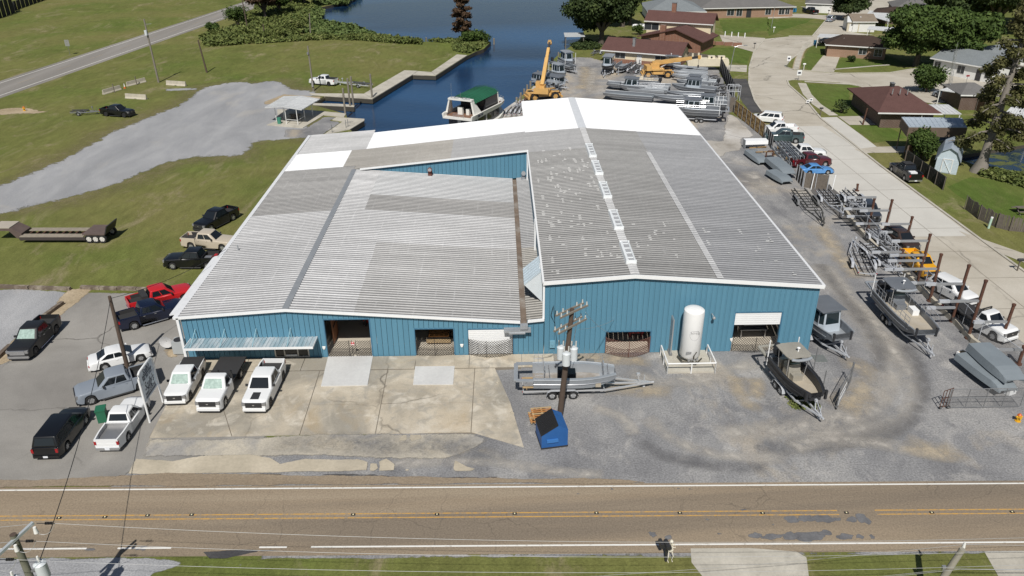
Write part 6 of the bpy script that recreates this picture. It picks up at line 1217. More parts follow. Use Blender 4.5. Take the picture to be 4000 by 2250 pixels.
# --- white nitrogen tank with guard rails
tb = P('C3', 1590, 625); th = PYW('C3', 1630, 228, tb.y).z; R_ = .80
t = thing('gas_tank', 'tall white cylindrical gas tank standing before the blue wall', 'tank', (tb.x, tb.y, .18))
rg = []; n = 28
for z, r in ((.15, .3), (.32, .62), (.55, R_), (th-.25, R_), (th-.1, R_*.97), (th, R_*.8), (th+.06, .3)): rg.append([(cos(2*pi*k/n)*r, sin(2*pi*k/n)*r, z) for k in range(n)])
m = MB(); m.loft(rg); m.build('vessel', TANKW, t)
for k in range(3): m = MB(); a_ = 2*pi*k/3+.5; m.bar((cos(a_)*.6, sin(a_)*.6, 0), (cos(a_)*.7, sin(a_)*.7, .9), .14); m.build('leg', TANKW, t)
m = MB(); m.tube([(.1, -.9, .2), (.1, -.95, .9), (.3, -.85, 1.2)], .05); m.tube([(-.2, -.85, .3), (-.15, -1.0, .5), (.2, -1.0, .5), (.4, -.8, .3)], .05); m.tube([(-.9, .2, .2), (-.7, -.7, .25), (.3, -1.05, .25), (.95, -.2, .2)], .06); m.build('pipework', mat('pipe_dark', (.10, .09, .07), .6, .3), t)
for k in range(4): m = MB(); m.cyl((-.3+.22*k, -1.02, .55+.1*(k % 2)), (-.3+.22*k, -1.1, .55+.1*(k % 2)), .09, 10); m.build('gauge', RIM, t)
m = MB(); zc = PYW('C3', 1628, 420, tb.y-.8).z-.18; pts = []
for k in range(15):
    u = k/14*2*pi; px = .40*cos(u); pz = (.40 if sin(u) > 0 else .52)*sin(u); pz = min(pz, .33); pts.append((px*.98+.03, -sqrt(max(.01, R_**2-px**2))-.012, zc+pz))
m.tube(pts, .014, 5, False); em = m.build('emblem', mat('emblem_grey', (.42, .42, .42), .6), t)
tm = text_mesh('NWS', .3); tm.materials.append(mat('emblem_grey', None)); o = link('emblem_text', tm, em, (.03, -R_-.02, zc+.14)); o.rotation_euler = (pi/2, 0, 0)
m = MB(); m.b2((-.5, -.84, 1.0), (-.1, -.80, 1.2)); m.build('label_plate', RIM, t)
pd = thing('tank_pad', 'concrete pad with white pipe guard rail under gas tank', 'pad', (tb.x-.1, tb.y, 0)); m = MB(); m.b2((-2.0, -1.75, 0), (1.75, 1.4, .17)); m.build('slab', MATS['concrete_walk'], pd)
for (a, b) in (((-2.0, -1.8), (1.75, -1.8)), ((1.75, -1.8), (1.75, .9)), ((-2.0, -1.8), (-2.0, .9))):
    m = MB(); m.cyl((*a, .95), (*b, .95), .055, 8); n = 2
    for i in range(n+1): q = Vector(a).lerp(Vector(b), i/n); m.cyl((q.x, q.y, 0), (q.x, q.y, .95), .055, 8)
    m.build('guard_rail', TANKW, pd)
vb = P('C3', 1440, 580); t = thing('vaporiser', 'narrow finned vaporiser panel standing left of the gas tank', 'vaporiser', (vb.x, vb.y+.2, .15)); vh = PYW('C3', 1455, 300, vb.y).z
for k in range(3): m = MB(); m.b2((-.05, -.5+.36*k, .2), (.05, -.3+.36*k, vh)); m.build('fin', RIM, t)
m = MB(); m.b2((-.12, -.55, 0), (.12, .7, .2)); m.build('foot', GALVD, t)
# --- dumpster and pallets
d0 = P('C3', 415, 1322); d1 = P('C3', 620, 1296); t = thing('dumpster', 'blue dumpster with black ribbed lid by the utility pole', 'dumpster', ((d0.x+d1.x)/2, (d0.y+d1.y)/2+.95, 0), ang(d0, d1)); w = (d1-d0).length/2
m = MB(); m.extr([(-w, .1), (w, .1), (w, 1.45), (.25*w, 1.85), (-w, 1.15)], -.95, .95); m.build('bin', DBLUE, t)
m = MB(); m.add([(-w-.05, -.98, 1.18), (.25*w, -.98, 1.90), (.25*w, .98, 1.90), (-w-.05, .98, 1.18), (-w-.05, -.98, 1.12), (.25*w, -.98, 1.84), (.25*w, .98, 1.84), (-w-.05, .98, 1.12)], [(0, 1, 2, 3), (7, 6, 5, 4), (0, 4, 5, 1), (3, 2, 6, 7), (0, 3, 7, 4), (1, 5, 6, 2)]); ld = m.build('lid', BLK, t)
m = MB(); [m.bar((-w-.03, -.9+.15*k, 1.2), (.24*w, -.9+.15*k, 1.92), .05, .05) for k in range(13)]; m.build('lid_ribs', BLK, ld, kind='stuff')
for y in (-1.0, 1.0): m = MB(); m.b2((-.62*w, y-.07, .55), (.25*w, y+.07, .78)); m.build('fork_pocket', mat('dumpster_pale', (.04, .16, .42), .5), t)
m = MB(); m.b2((-w-.03, -.98, .0), (w+.03, .98, .12)); m.build('skid', BUMP, t)
p0 = P('C3', 440, 1100); rs = random.Random(2)
for k in range(5):
    t = thing('pallet', ('bottom wooden pallet of the pile behind the dumpster', 'second wooden pallet up in the pile behind the dumpster', 'third wooden pallet up in the pile behind the dumpster', 'fourth wooden pallet up in the pile behind the dumpster', 'top wooden pallet of the pile behind the dumpster')[k], 'pallet', (p0.x+rs.uniform(-.25, .25), p0.y+rs.uniform(-.2, .3), .0+.17*k), rs.uniform(-.25, .25), 'pile of pallets')
    for j in range(6): m = MB(); m.b2((-.75, -.62+.22*j, .12), (.75, -.5+.22*j, .145)); m.build('slat', ORG if (j+k) % 3 else WOOD, t)
    for j in (-1, 0, 1): m = MB(); m.b2((j*.65-.05, -.62, 0), (j*.65+.05, .62, .12)); m.build('bearer', WOOD, t)
# --- poles
def pole(label, k, base, top, r=.16, ma=POLEW, arms=(), pots=0, name='utility_pole', b3=None, extra=None):
    b = b3 or P(k, *base); q = PYW(k, *top, b.y); t = thing(name, label, 'pole', (b.x, b.y, 0)); d = q-b; d.z = q.z
    m = MB(); m.tube([(0, 0, 0), d*.5, d], [r*1.15, r, r*.8], 10); m.build('shaft', ma, t)
    for f, l, rz, dbl in arms:
        c = d*f
        for s in ((-1, 1) if dbl else (1,)):
            m = MB(); off = Vector((-sin(rz), cos(rz), 0))*(.2*s); v = Vector((cos(rz), sin(rz), 0))*l/2; m.bar(c-v+off, c+v+off, .11, .13); a_ = m.build('crossarm', POLEG, t)
            for u in (-.92, -.5, .5, .92): m = MB(); q2 = c+v*u+off; m.cyl(q2+Vector((0, 0, .06)), q2+Vector((0, 0, .3)), .055, 8, .04); m.build('insulator', mat('porcelain', (.55, .55, .52), .3), a_)
    if pots:
        for i in range(pots):
            a_ = 2*pi*i/max(pots, 3)+.35; c = d*.60+Vector((cos(a_)*.5, sin(a_)*.5, 0)); m = MB(); m.cyl(c-Vector((0, 0, .5)), c+Vector((0, 0, .4)), .28, 14); m.cyl(c+Vector((0, 0, .4)), c+Vector((0, 0, .5)), .3, 14, .18); tr = m.build('transformer', mat('transformer_grey', (.58, .62, .64), .4), t)
            m = MB(); [m.cyl(c+Vector((x_, 0, .55)), c+Vector((x_, 0, .95)), .05, 8) for x_ in (-.15, .15)]; m.build('bushing', mat('porcelain', None), tr)
            m = MB(); m.bar(d*.62, c, .08); m.build('bracket', GALVD, tr)
    if extra: extra(t, d)
    return t, b, d
def drops(t, d):
    for i in range(4):
        m = MB(); c = d*.6; m.tube(catenary(d*(.9-.03*i)+Vector((.5-.3*i, .2, .1)), c+Vector((.3*cos(i*2), .3*sin(i*2), .6)), -.15 if i % 2 else .2, 6), .015, 5); m.build('jumper', GALVD, t)
pl1, pb1, pd1 = pole('brown utility pole with crossarms and transformers behind the dumpster', 'C3', (575, 1075), (675, 212), .19, POLEW, ((.985, 2.6, .7, True), (.86, 2.8, .75, True)), 3, extra=drops)
pl2, pb2, pd2 = pole('slanting brown pole in the car park beside the white sedan', 'C1', (1006, 690), (860, 115), .15)
pole('grey power pole with small transformer beyond the gravel track', 'A1', (1497, 778), (1357, 180), .17, POLEG, extra=lambda t, d: (MB().cyl(d*.79+Vector((-.1, -.3, -.4)), d*.79+Vector((-.1, -.3, .5)), .28, 12).build('transformer', mat('transformer_grey', None), t), MB().bar(d*.92, d*.92+Vector((1.2, 0, .1)), .07).build('lamp_arm', RIM, t)))
pole('short dark pole standing alone on the far grass', 'A1', (1952, 685), (1868, 378), .16, POLEW); pole('dark pole among the shrubs beside the highway', 'A1', (2338, 285), (2285, 0), .16, POLEW)
pole('grey pole with meter box beside the boat ramp pickup', 'A2', (543, 858), (487, 432), .15, POLEG, extra=lambda t, d: (MB().box(d*.16+Vector((0, -.2, 0)), (.3, .25, 1.0)).build('meter_box', RIM, t), MB().box(d*.84+Vector((-.1, -.2, 0)), (.3, .3, .4)).build('lamp', GALVD, t)))
pole('slim grey pole with lamp standing in the reeds', 'A2', (515, 330), (503, 125), .13, POLEG); pole('old stump pole in the reeds at left', 'A2', (78, 330), (66, 225), .14, POLEW)
pole('rusty pipe post in the brown roofed house yard', 'A4', (893, 1178), (938, 1020), .12, RUST, name='pipe_post')
# --- the two-board company sign
b1, b2 = P('E7', 355, 1245), P('E7', 566, 915); H1 = PYW('E7', 152, 455, b1.y).z; H2 = PYW('E7', 380, 178, b2.y).z; hz = (H1+H2)/2; sl = (b2-b1).length; t = thing('company_sign', 'white two-board company sign on pipe posts in the car park', 'sign', tuple(b1), ang(b1, b2))
SW = mat('sign_white', (.62, .66, .70), .5, var=.05); INK = mat('sign_ink', (.03, .035, .06), .6)
m = MB(); m.tube([(0, 0, 0), (0, 0, hz-.35), (.12, 0, hz-.1), (.35, 0, hz), (sl-.35, 0, hz), (sl-.12, 0, hz-.1), (sl, 0, hz-.35), (sl, 0, 0)], .075, 8); m.build('pipe_frame', TRIM, t)
zm = PYW('E7', 230, 680, b1.y).z; zl = PYW('E7', 285, 935, b1.y).z
for nm, za, zb_ in (('upper_board', zm+.06, hz-.1), ('lower_board', zl+.08, zm-.06)):
    m = MB(); m.b2((.16, -.03, za), (sl-.16, .03, zb_)); bo = m.build(nm, SW, t); m = MB(); m.b2((.08, -.05, za-.07), (sl-.08, .05, za-.01)); m.build('board_rail', TRIM, bo)
    hgt_ = zb_-za; rows = (('Scully\'s', .30, .74, .55, .35), ('Aluminum Boats', .15, .44, .8, .3), ('985 385 2323', .14, .18, .72, 0)) if nm == 'upper_board' else (('Scully\'s', .42, .74, .75, .4), ('METAL', .12, .47, .4, 0), ('FABRICATION INC', .14, .29, .8, 0), ('ALUMINUM BOATS', .12, .10, .82, 0))
    for tx, sz, fz, fw_, sh in rows:
        me = text_mesh(tx, sz*2.0, .004, sh, .012 if sz > .25 else .006, width=fw_*(sl-.4)); me.materials.append(INK); o = link('lettering', me, bo, (sl/2, -.036, za+hgt_*fz)); o.rotation_euler = (pi/2, 0, 0)
    if nm == 'lower_board': m = MB(); m.b2((.35, -.034, za+hgt_*.03), (sl-.35, -.031, za+hgt_*.17)); m.build('band', mat('sign_band', (.22, .25, .30), .6), bo)
# --- small things of the car park
t = thing('wheelie_bin', 'green wheeled bin beside the small white pickup', 'bin', tuple(P('C1', 815, 1090)), .3); m = MB(); m.box((0, 0, .5), (.6, .7, .95), taper=1.0); m.build('tub', mat('bin_green', (.02, .13, .07), .5), t); m = MB(); m.box((0, .02, 1.02), (.68, .8, .1)); m.build('lid', mat('bin_green', None), t); [add_wheel(t, s*.25, .38, .12, BUMP, .07) for s in (-1, 1)]
t = thing('satellite_dish', 'grey satellite dish on a tripod near the building corner', 'dish', tuple(P('C1', 1350, 525)), 0); dh = PYW('C1', 1318, 455, P('C1', 1350, 525).y); dx_ = dh.x-P('C1', 1350, 525).x
m = MB(); m.loft([[(dx_+cos(2*pi*k/14)*r, -.1-.18*(1-r/.55)**0+.16*(r/.55)**2*-1, dh.z+sin(2*pi*k/14)*r) for k in range(14)] for r in (.05, .3, .55)], caps=False); m.build('reflector', mat('dish_grey', (.5, .5, .5), .5), t); m = MB(); m.cyl((0, 0, 0), (dx_, .0, dh.z), .05, 8); m.cyl((.4, .3, 0), (dx_*.6, 0, dh.z*.6), .03, 6); m.cyl((-.3, .4, 0), (dx_*.6, 0, dh.z*.6), .03, 6); m.build('mast', GALVD, t)
t = thing('ac_unit', 'grey air conditioner against the left wall corner', 'air conditioner', tuple(P('C1', 1425, 555)), 0); m = MB(); m.b2((-.45, -.45, .1), (.45, .45, 1.2)); m.build('case', mat('ac_grey', (.38, .40, .40), .5), t); m = MB(); m.cyl((0, 0, 1.2), (0, 0, 1.24), .38, 16); m.build('fan_guard', BUMP, t)
LOG = mat('log_wood', (.13, .10, .075), .9, var=.5, vscale=1.5, dirt=((.4, .35, .28), 1.2, .8))
for k, (a, b, lab) in enumerate((((-120, 45), (555, 68), 'pale timber kerb along the top of the gravel lot'), ((640, 55), (925, 66), 'dark timber kerb behind the car park, left length'), ((930, 62), (1215, 75), 'dark timber kerb behind the red pickup'), ((495, 178), (345, 285), 'dark timber kerb above the matte black pickup'), ((85, 515), (-30, 620), 'dark timber kerb in front of the matte black pickup'))):
    p, q = P('C1', *a), P('C1', *b); t = thing('timber_kerb', lab, 'timber', tuple(p), ang(p, q), 'timber kerbs round the car park'); L = (q-p).length; m = MB(); m.b2((0, -.17, 0), (L*.52, .17, .32)); m.build('sleeper', LOG, t); m = MB(); m.b2((L*.53, -.15, 0), (L, .18, .31)); m.build('sleeper', LOG, t)
# --- lowboy trailer on the grass
ra, rb = P('B1', 200, 850), P('B1', 1000, 850); t = thing('lowboy_trailer', 'rusty low-loader trailer with timber deck parked on grass', 'trailer', ((ra.x+rb.x)/2, ra.y+1.2, 0), ang(ra, rb)); hl = (rb-ra).length/2
for s in (-1, 1):
    for k in range(4): m = MB(); m.b2((-hl, s*.85-.42+.21*k, .72), (hl*.5, s*.85-.23+.21*k, .78)); m.build('deck_plank', mat('deck_grey', (.27, .235, .185), .85, var=.3, vscale=3), t)
    m = MB(); m.b2((-hl, s*1.3-.06, .4), (hl*.55, s*1.3+.06, .72)); m.build('side_beam', mat('lowboy_dark', (.05, .04, .038), .8), t)
for k in range(9): m = MB(); m.b2((-hl+.4+k*(hl*1.4)/9, -1.25, .5), (-hl+.55+k*(hl*1.4)/9, 1.25, .68)); m.build('cross_beam', RUST, t)
m = MB(); m.b2((hl*.5, -1.3, .95), (hl+.1, 1.3, 1.1)); m.build('rear_deck', mat('lowboy_rust', (.11, .08, .07), .85, var=.35), t)
for k in range(3):
    for s in (-1, 1): add_wheel(t, hl*.62+k*hl*.155, s*1.12, .48, mat('rim_pale', (.6, .58, .55), .5), .3)
m = MB(); m.bar((hl+.1, 0, 1.05), (hl+.45, 0, 1.9), .1, 2.4, up=(0, 1, 0)); m.build('rear_ramp', BUMP, t)
m = MB(); m.extr([(-hl, .5), (-hl+.1, 1.0), (-hl-1.0, 1.6), (-hl-3.2, 1.6), (-hl-3.2, 1.3), (-hl-1.2, 1.3), (-hl-.5, .4)], -.9, .9); m.build('gooseneck', mat('lowboy_rust', None), t); m = MB(); m.b2((-hl-3, -.95, 1.6), (-hl-1.0, .95, 1.68)); m.build('neck_plate', mat('lowboy_plate', (.40, .36, .30), .7), t)
# --- concrete barriers, stakes, cone, hydrants, far signs
def barrier(lab, k, a, b):
    p, q = P(k, *a), P(k, *b); t = thing('concrete_barrier', lab, 'barrier', tuple((p+q)/2), ang(p, q), 'concrete traffic barriers on the grass'); L = (q-p).length/2; m = MB(); m.extr([(-.3, 0), (.3, 0), (.3, .08), (.16, .3), (.09, .85), (-.09, .85), (-.16, .3), (-.3, .08)], -L, L, 'x'); m.build('barrier_body', CONB, t); m = MB(); m.b2((-.2, -.31, .02), (.2, .31, .1)); m.build('fork_slot', BUMP, t)
barrier('concrete barrier with stake furthest left on the grass', 'A1', (975, 892), (1138, 845)); barrier('concrete barrier with stake beside the traffic cone', 'A1', (1200, 815), (1372, 772)); barrier('concrete barrier beside the grey power pole', 'A1', (1575, 800), (1756, 812)); barrier('concrete barrier nearest the gravel track', 'A1', (1190, 925), (1385, 938))
for lab, x, y in (('wooden stake leaning on the leftmost barrier', 1093, 868), ('wooden stake leaning on barrier beside the cone', 1302, 795)): t = thing('stake', lab, 'stake', tuple(P('A1', x, y)-Vector((0, .5, 0)))); m = MB(); m.bar((0, 0, 0), (-.05, 0, 1.6), .12); m.build('shaft', OLDWOOD, t); m = MB(); m.bar((-.05, 0, 1.55), (-.05, 0, 1.62), .15); m.build('cap', OLDWOOD, t)
t = thing('traffic_cone', 'orange and white cone between two concrete barriers', 'cone', tuple(P('A1', 1178, 832))); m = MB(); m.b2((-.2, -.2, 0), (.2, .2, .04)); m.cyl((0, 0, .04), (0, 0, .3), .15, 10, .11); m.build('base', mat('cone_orange', (.6, .12, .02), .6), t); m = MB(); m.cyl((0, 0, .3), (0, 0, .9), .11, 10, .03); m.build('cone', TRIM, t)
def hydrant(lab, p, k=1.0):
    t = thing('fire_hydrant', lab, 'hydrant', tuple(p)); t.scale = (k,)*3; m = MB(); m.cyl((0, 0, 0), (0, 0, .55), .13, 10); m.cyl((0, 0, 0), (0, 0, .06), .22, 10); m.build('barrel', mat('hydrant_yellow', (.65, .36, .02), .5), t); m = MB(); m.cyl((0, 0, .55), (0, 0, .68), .17, 10, .06); m.build('bonnet', mat('hydrant_orange', (.55, .12, .02), .5), t); m = MB(); m.cyl((-.24, 0, .4), (.24, 0, .4), .07, 8); m.cyl((0, -.24, .38), (0, 0, .38), .09, 8); m.build('nozzle', mat('hydrant_yellow', None), t)
hydrant('yellow and orange hydrant at the yard entrance', P('C4', 2225, 1335), .95); hydrant('yellow hydrant on a bare patch near the highway', P('A1', 232, 1045), 1.1)
sheet('bare_patch', blob(P('A1', 170, 1050), 5.5, 2.6), .006, MATS['dirt'], fade=1.5); sheet('bare_patch', blob(P('A1', 1690, 845), 4, 2), .006, MATS['gravel_light'], fade=1.5)
t = thing('road_sign', 'small grey diamond sign on the far highway verge', 'sign', tuple(P('A1', 662, 520))); m = MB(); m.cyl((0, 0, 0), (0, 0, 2.6), .04, 6); m.build('post', GALVD, t); m = MB(); m.bar((0, -.05, 2.0), (0, -.05, 3.4), .03, 1.0, up=(1, 0, 0)); m.build('plate', RIM, t)
sp = thing('sheet_pile_wall', 'black corrugated sheet-pile wall at the far left', 'wall', tuple(P('A1', -150, 240)))
wp = [P('A1', -300, 250), P('A1', 0, 172), P('A1', 140, 118), P('A1', 145, 95), P('A1', 330, 30), P('A1', 420, 0), P('A1', 700, -80)]; m_ = 0
for a, b in zip(wp, wp[1:]):
    hh = 2.6 if b.x < P('A1', 142, 100).x else 4.5; n = max(1, int((b-a).length/1.6)); d = (b-a).normalized(); nr = Vector((d.y, -d.x, 0))
    for i in range(n): p = a.lerp(b, (i+.5)/n)+nr*(.25 if i % 2 else -.05)-sp.location; m = MB(); m.bar(p-d*.8+Vector((0, 0, hh/2)), p+d*.8+Vector((0, 0, hh/2)), .2, hh+random.uniform(-.2, .2)); m.build('pile_sheet', mat('pile_black', (.012, .012, .014), .8), sp)
# --- rolling gate, signs and hydrant at the yard entrance
def pipegate(lab, a, b, h, n, ma=GALVD, mesh=True):
    t = thing('yard_gate', lab, 'gate', tuple(a), ang(a, b)); L = (Vector(b)-Vector(a)).length; m = MB()
    for z in (.12, h*.55, h): m.cyl((0, 0, z), (L, 0, z), .03, 6)
    m.build('gate_rail', ma, t)
    for i in range(n+1): m = MB(); m.cyl((L*i/n, 0, .1), (L*i/n, 0, h), .03, 6); m.build('gate_upright', ma, t)
    if mesh: m = MB(); m.quad((0, .01, .12), (L, .01, .12), (L, .01, h), (0, .01, h)); m.build('mesh_panel', MATS['chain_link'], t)
    add_wheel(t, .1, 0, .14, GALVD, .08); return t, L
pipegate('long chain-link rolling gate at the yard entrance', P('C4', 1650, 1235), P('C4', 2240, 1225), 1.7, 4); pipegate('rusty pipe gate panel behind the rolling gate', P('C4', 1590, 1240), P('C4', 1665, 1215), 1.6, 3, RUST, False)
gt, gL = pipegate('narrow open gate leaf with white notices beside olive boat', P('C4', 755, 1245), P('C4', 870, 1030), 1.9, 1)
for z in (.55, 1.1): m = MB(); m.b2((.15, -.06, z-.22), (gL*.5, -.04, z+.22)); nb = m.build('notice_board', TRIM, gt); m = MB(); [m.b2((.22, -.065, z-.12+.09*k), (gL*.5-.08, -.06, z-.09+.09*k)) for k in range(3)]; m.build('notice_print', INK, nb, kind='stuff')
for lab, x, y, yt in (('slim steel post at the corner of the right wall', 575, 920, 740), ('slim steel post halfway along the entrance chain', 655, 1045, 930), ('tall steel post at the gate leaf', 860, 1035, 860)): p = P('C4', x, y); t = thing('fence_post', lab, 'post', tuple(p)); h = PYW('C4', x+10, yt, p.y).z; m = MB(); m.cyl((0, 0, 0), (0, 0, h), .04, 6); m.build('pipe', GALVD, t); m = MB(); m.ball((0, 0, h), .06, 6, 4); m.build('cap', GALVD, t)
t = thing('drain_grate', 'rusty steel drain grate in the gravel by the corner', 'grate', tuple(P('C4', 622, 828))); m = MB(); m.b2((-.5, -.5, .0), (.5, .5, .03)); m.build('plate', mat('grate_grey', (.13, .15, .14), .7), t); m = MB(); [m.b2((-.45, -.42+.12*k, .03), (.45, -.38+.12*k, .045)) for k in range(8)]; m.build('bars', GALVD, t, kind='stuff')
t = thing('drain_grate', 'small dark grate beside the workshop step', 'grate', tuple(P('C3', 815, 622))); m = MB(); m.b2((-.35, -.25, 0), (.35, .25, .03)); m.build('plate', BUMP, t); m = MB(); [m.b2((-.3, -.2+.1*k, .03), (.3, -.16+.1*k, .045)) for k in range(5)]; m.build('bars', GALVD, t, kind='stuff')
# --- cranes
def crane(lab, loc, rz, boom_rz, el, bl, deck=True):
    t = thing('mobile_crane', lab, 'crane', tuple(loc), rz)
    m = MB(); m.b2((-3.0, -1.15, .75), (3.0, 1.15, 1.25)); m.build('carrier', CRANE, t)
    for s in (-1, 1):
        for e in (-1, 1):
            add_wheel(t, e*1.9, s*1.15, .72, mat('rim_crane', (.5, .3, .1), .6), .55); m = MB(); pr = [(e*1.9-.95, 1.0), (e*1.9-.7, 1.6), (e*1.9+.7, 1.6), (e*1.9+.95, 1.0)]; m.add([(x, s*1.15-.35, z) for x, z in pr]+[(x, s*1.15+.35, z) for x, z in pr], [(0, 1, 5, 4), (1, 2, 6, 5), (2, 3, 7, 6)]); m.build('mudguard', CRANE, t)
    for e in (-1, 1): m = MB(); m.b2((e*3.05-.15, -1.5, .5), (e*3.05+.15, 1.5, .8)); m.build('outrigger', CRANE, t)
    m = MB(); m.cyl((0, 0, 1.25), (0, 0, 1.5), .9, 16); m.build('slew_ring', BUMP, t)
    up = bpy.data.objects.new('superstructure', None); 
    m = MB(); m.b2((-2.4, -1.25, 1.5), (1.0, 1.25, 1.85)); m.b2((-2.5, -1.3, 1.5), (-1.5, 1.3, 2.35)); m.b2((-1.5, -.45, 1.85), (.2, .45, 2.7)); up = m.build('upperworks', CRANE, t, rz=boom_rz-rz)
    m = MB(); m.extr([(-.4, 1.7), (1.1, 1.7), (1.2, 2.5), (.8, 3.1), (-.4, 3.1)], .5, 1.3); cb = m.build('cab', CRANE, up); m = MB(); m.add([(1.16, .58, 1.9), (1.16, 1.22, 1.9), (.86, 1.22, 3.0), (.86, .58, 3.0)], [(0, 1, 2, 3)]); m.add([(.0, 1.31, 2.1), (1.0, 1.31, 2.1), (.75, 1.31, 2.95), (.0, 1.31, 2.95)], [(0, 1, 2, 3)]); m.build('window', BGL, up)
    a = Vector((-1.2, 0, 2.7)); v = Vector((cos(el), 0, sin(el)))
    for w, s0, s1 in ((.62, 0, .62), (.5, .6, .86), (.36, .84, 1.0)): m = MB(); m.bar(a+v*bl*s0, a+v*bl*s1, w, w*1.15); m.build('boom_section', CRANE if s0 < .8 else BUMP, up)
    m = MB(); m.box(a+v*(bl+.2), (.6, .55, .6)); m.cyl(a+v*bl+Vector((.2, -.35, -.1)), a+v*bl+Vector((.2, .35, -.1)), .3, 10); m.build('boom_head', CRANE, up)
    m = MB(); m.cyl((.6, 0, 1.9), a+v*bl*.38-Vector((0, 0, .3)), .14, 8); m.build('lift_ram', RIM, up); m = MB(); hp = a+v*(bl+.2); m.cyl(hp, hp-Vector((0, 0, 1.6)), .03, 5); m.box(hp-Vector((0, 0, 1.8)), (.25, .25, .5)); m.build('hook_block', BUMP, up)
    return t
cb_ = P('E1', 915, 985); tipz = PYW('E1', 1022, 70, cb_.y+6.5); crane('yellow mobile crane with raised boom on the waterfront', cb_, radians(15), ang((cb_.x, cb_.y), (tipz.x, tipz.y)), atan2(tipz.z-2.7, (Vector((tipz.x, tipz.y))-Vector((cb_.x, cb_.y))).length+1.2), sqrt((tipz.z-2.7)**2+((Vector((tipz.x, tipz.y))-Vector((cb_.x, cb_.y))).length+1.2)**2))
c2 = (P('E2', 400, 515)+P('E2', 600, 530))/2; crane('yellow crane with lowered boom among the back yard boats', (c2.x, c2.y+1.2, 0), radians(-3), radians(4), radians(6), (P('E2', 1090, 290, 4)-P('E2', 340, 330, 4)).length)
t = thing('cream_machine', 'cream fibreglass boat housing on stands by the grey fence', 'machine', tuple(P('E2', 1290, 385)), radians(-3)); m = MB(); m.extr([(-4.1, .9), (4.1, .9), (4.2, 1.6), (4.0, 2.3), (-3.9, 2.4), (-4.3, 1.7)], -.8, .8); m.build('shell', mat('cream_shell', (.66, .60, .46), .5), t)
for x, h in ((-3.2, .9), (-2.0, 1.0), (-1.5, .5)): m = MB(); m.cyl((x, 0, 2.3), (x, 0, 2.4+h), .2, 10); m.build('stack', mat('cream_shell', None), t)
for x in (.6, 2.6): m = MB(); m.b2((x-.7, -.4, 2.3), (x+.7, .4, 2.85)); hb = m.build('hatch', mat('cream_shell', None), t); m = MB(); m.cyl((x, -.42, 2.58), (x, -.40, 2.58), .2, 12); m.build('fan', BUMP, hb)
for x in (-3, 3): m = MB(); m.b2((x-.2, -.7, 0), (x+.2, .7, .9)); m.build('stand', RUST, t)
for k in range(3): t = thing('blue_barrel', ('left blue plastic barrel against the house wall', 'middle blue plastic barrel against the house wall', 'right blue plastic barrel against the house wall')[k], 'barrel', tuple(P('E1', 2175+45*k, 355))); m = MB(); m.loft([[(cos(2*pi*j/12)*r, sin(2*pi*j/12)*r, z) for j in range(12)] for z, r in ((0, .29), (.1, .33), (.5, .34), (.95, .33), (1.05, .28))]); m.build('drum', mat('barrel_blue', (.03, .20, .42), .5), t); m = MB(); m.cyl((.12, 0, 1.05), (.12, 0, 1.1), .06, 8); m.build('bung', TRIM, t)
t = thing('pipe_rack', 'tall galvanised pipe frame beside the black fence', 'rack', tuple(P('E2', 1600, 860)), 0)
for z in (1.6, 2.6): m = MB(); L = (P('E2', 1790, 880)-P('E2', 1600, 870)).length; m.cyl((0, 0, z), (L, 0, z), .05, 6); m.cyl((0, -1.2, z), (L, -1.2, z), .05, 6); m.build('rail', GALV, t)
for x in (0, L/2, L): m = MB(); m.cyl((x, 0, 0), (x, 0, 2.6), .05, 6); m.cyl((x, -1.2, 0), (x, -1.2, 2.6), .05, 6); m.build('leg', GALV, t)
# ================================================================ HOUSES AND SHELTERS
def shingle(name, col):
    b = NB(name); co = b.pos(); n = b.noise(co, .7, 5, .7); f = b.noise(co, 6, 3, .8)
    MATS[name] = b.out(b.mix(1.0, b.mix(n, sc(col, .75), sc(col, 1.2)), b.ramp(f, (.25, .75), (.75, 1.2)), 'MULTIPLY'), .9, bump=f, bstr=.4, spec=.15); return MATS[name]
def brick(name, c1, c2):
    b = NB(name); co = b.pos(); v = b.n('Mapping', i_Vector=co, i_Rotation=(0, 0, .785)).outputs[0]; x = b.n('SeparateXYZ', i_0=co)
    uv = b.n('CombineXYZ', i_0=b.math('ADD', x.outputs[0], x.outputs[1]), i_1=x.outputs[2]).outputs[0]
    br = b.n('TexBrick', i_Vector=uv, i_Color1=c1, i_Color2=c2, i_Mortar=(.35, .31, .27), i_Scale=1.0); br.inputs['Brick Width'].default_value = .45; br.inputs['Row Height'].default_value = .16; br.inputs['Mortar Size'].default_value = .012
    MATS[name] = b.out(b.mix(b.noise(co, 1.2, 4), br.outputs[0], sc(c1, .8)), .85); return MATS[name]
RBR = shingle('shingle_brown', (.115, .062, .055)); RDK = shingle('shingle_dark', (.060, .042, .034)); RGY = shingle('shingle_grey', (.16, .155, .15)); RBG = shingle('shingle_bluegrey', (.20, .22, .23)); BRK = brick('brick_red', (.26, .12, .075), (.20, .085, .055)); BRT = brick('brick_tan', (.34, .21, .14), (.28, .16, .10)); BRD = brick('brick_dark', (.12, .075, .055), (.09, .055, .045)); CREAM = mat('cream_wall', (.66, .57, .40), .7, var=.08); WHW = mat('white_wall', (.68, .68, .66), .7, var=.08)
galv('tin_white', (.55, .56, .56), (.70, .71, .71), .25, pl=0, metal=.1); galv('tin_blue', (.34, .40, .46), (.46, .52, .58), .3, pl=0, metal=.2); galv('tin_old', (.40, .42, .43), (.58, .60, .60), .5, pl=0, metal=.1)
WFR = mat('window_white', (.72, .72, .70), .5); WPN = mat('window_pane', (.03, .035, .04), .1, spec=.6); WSH = mat('window_blind', (.40, .41, .40), .5)
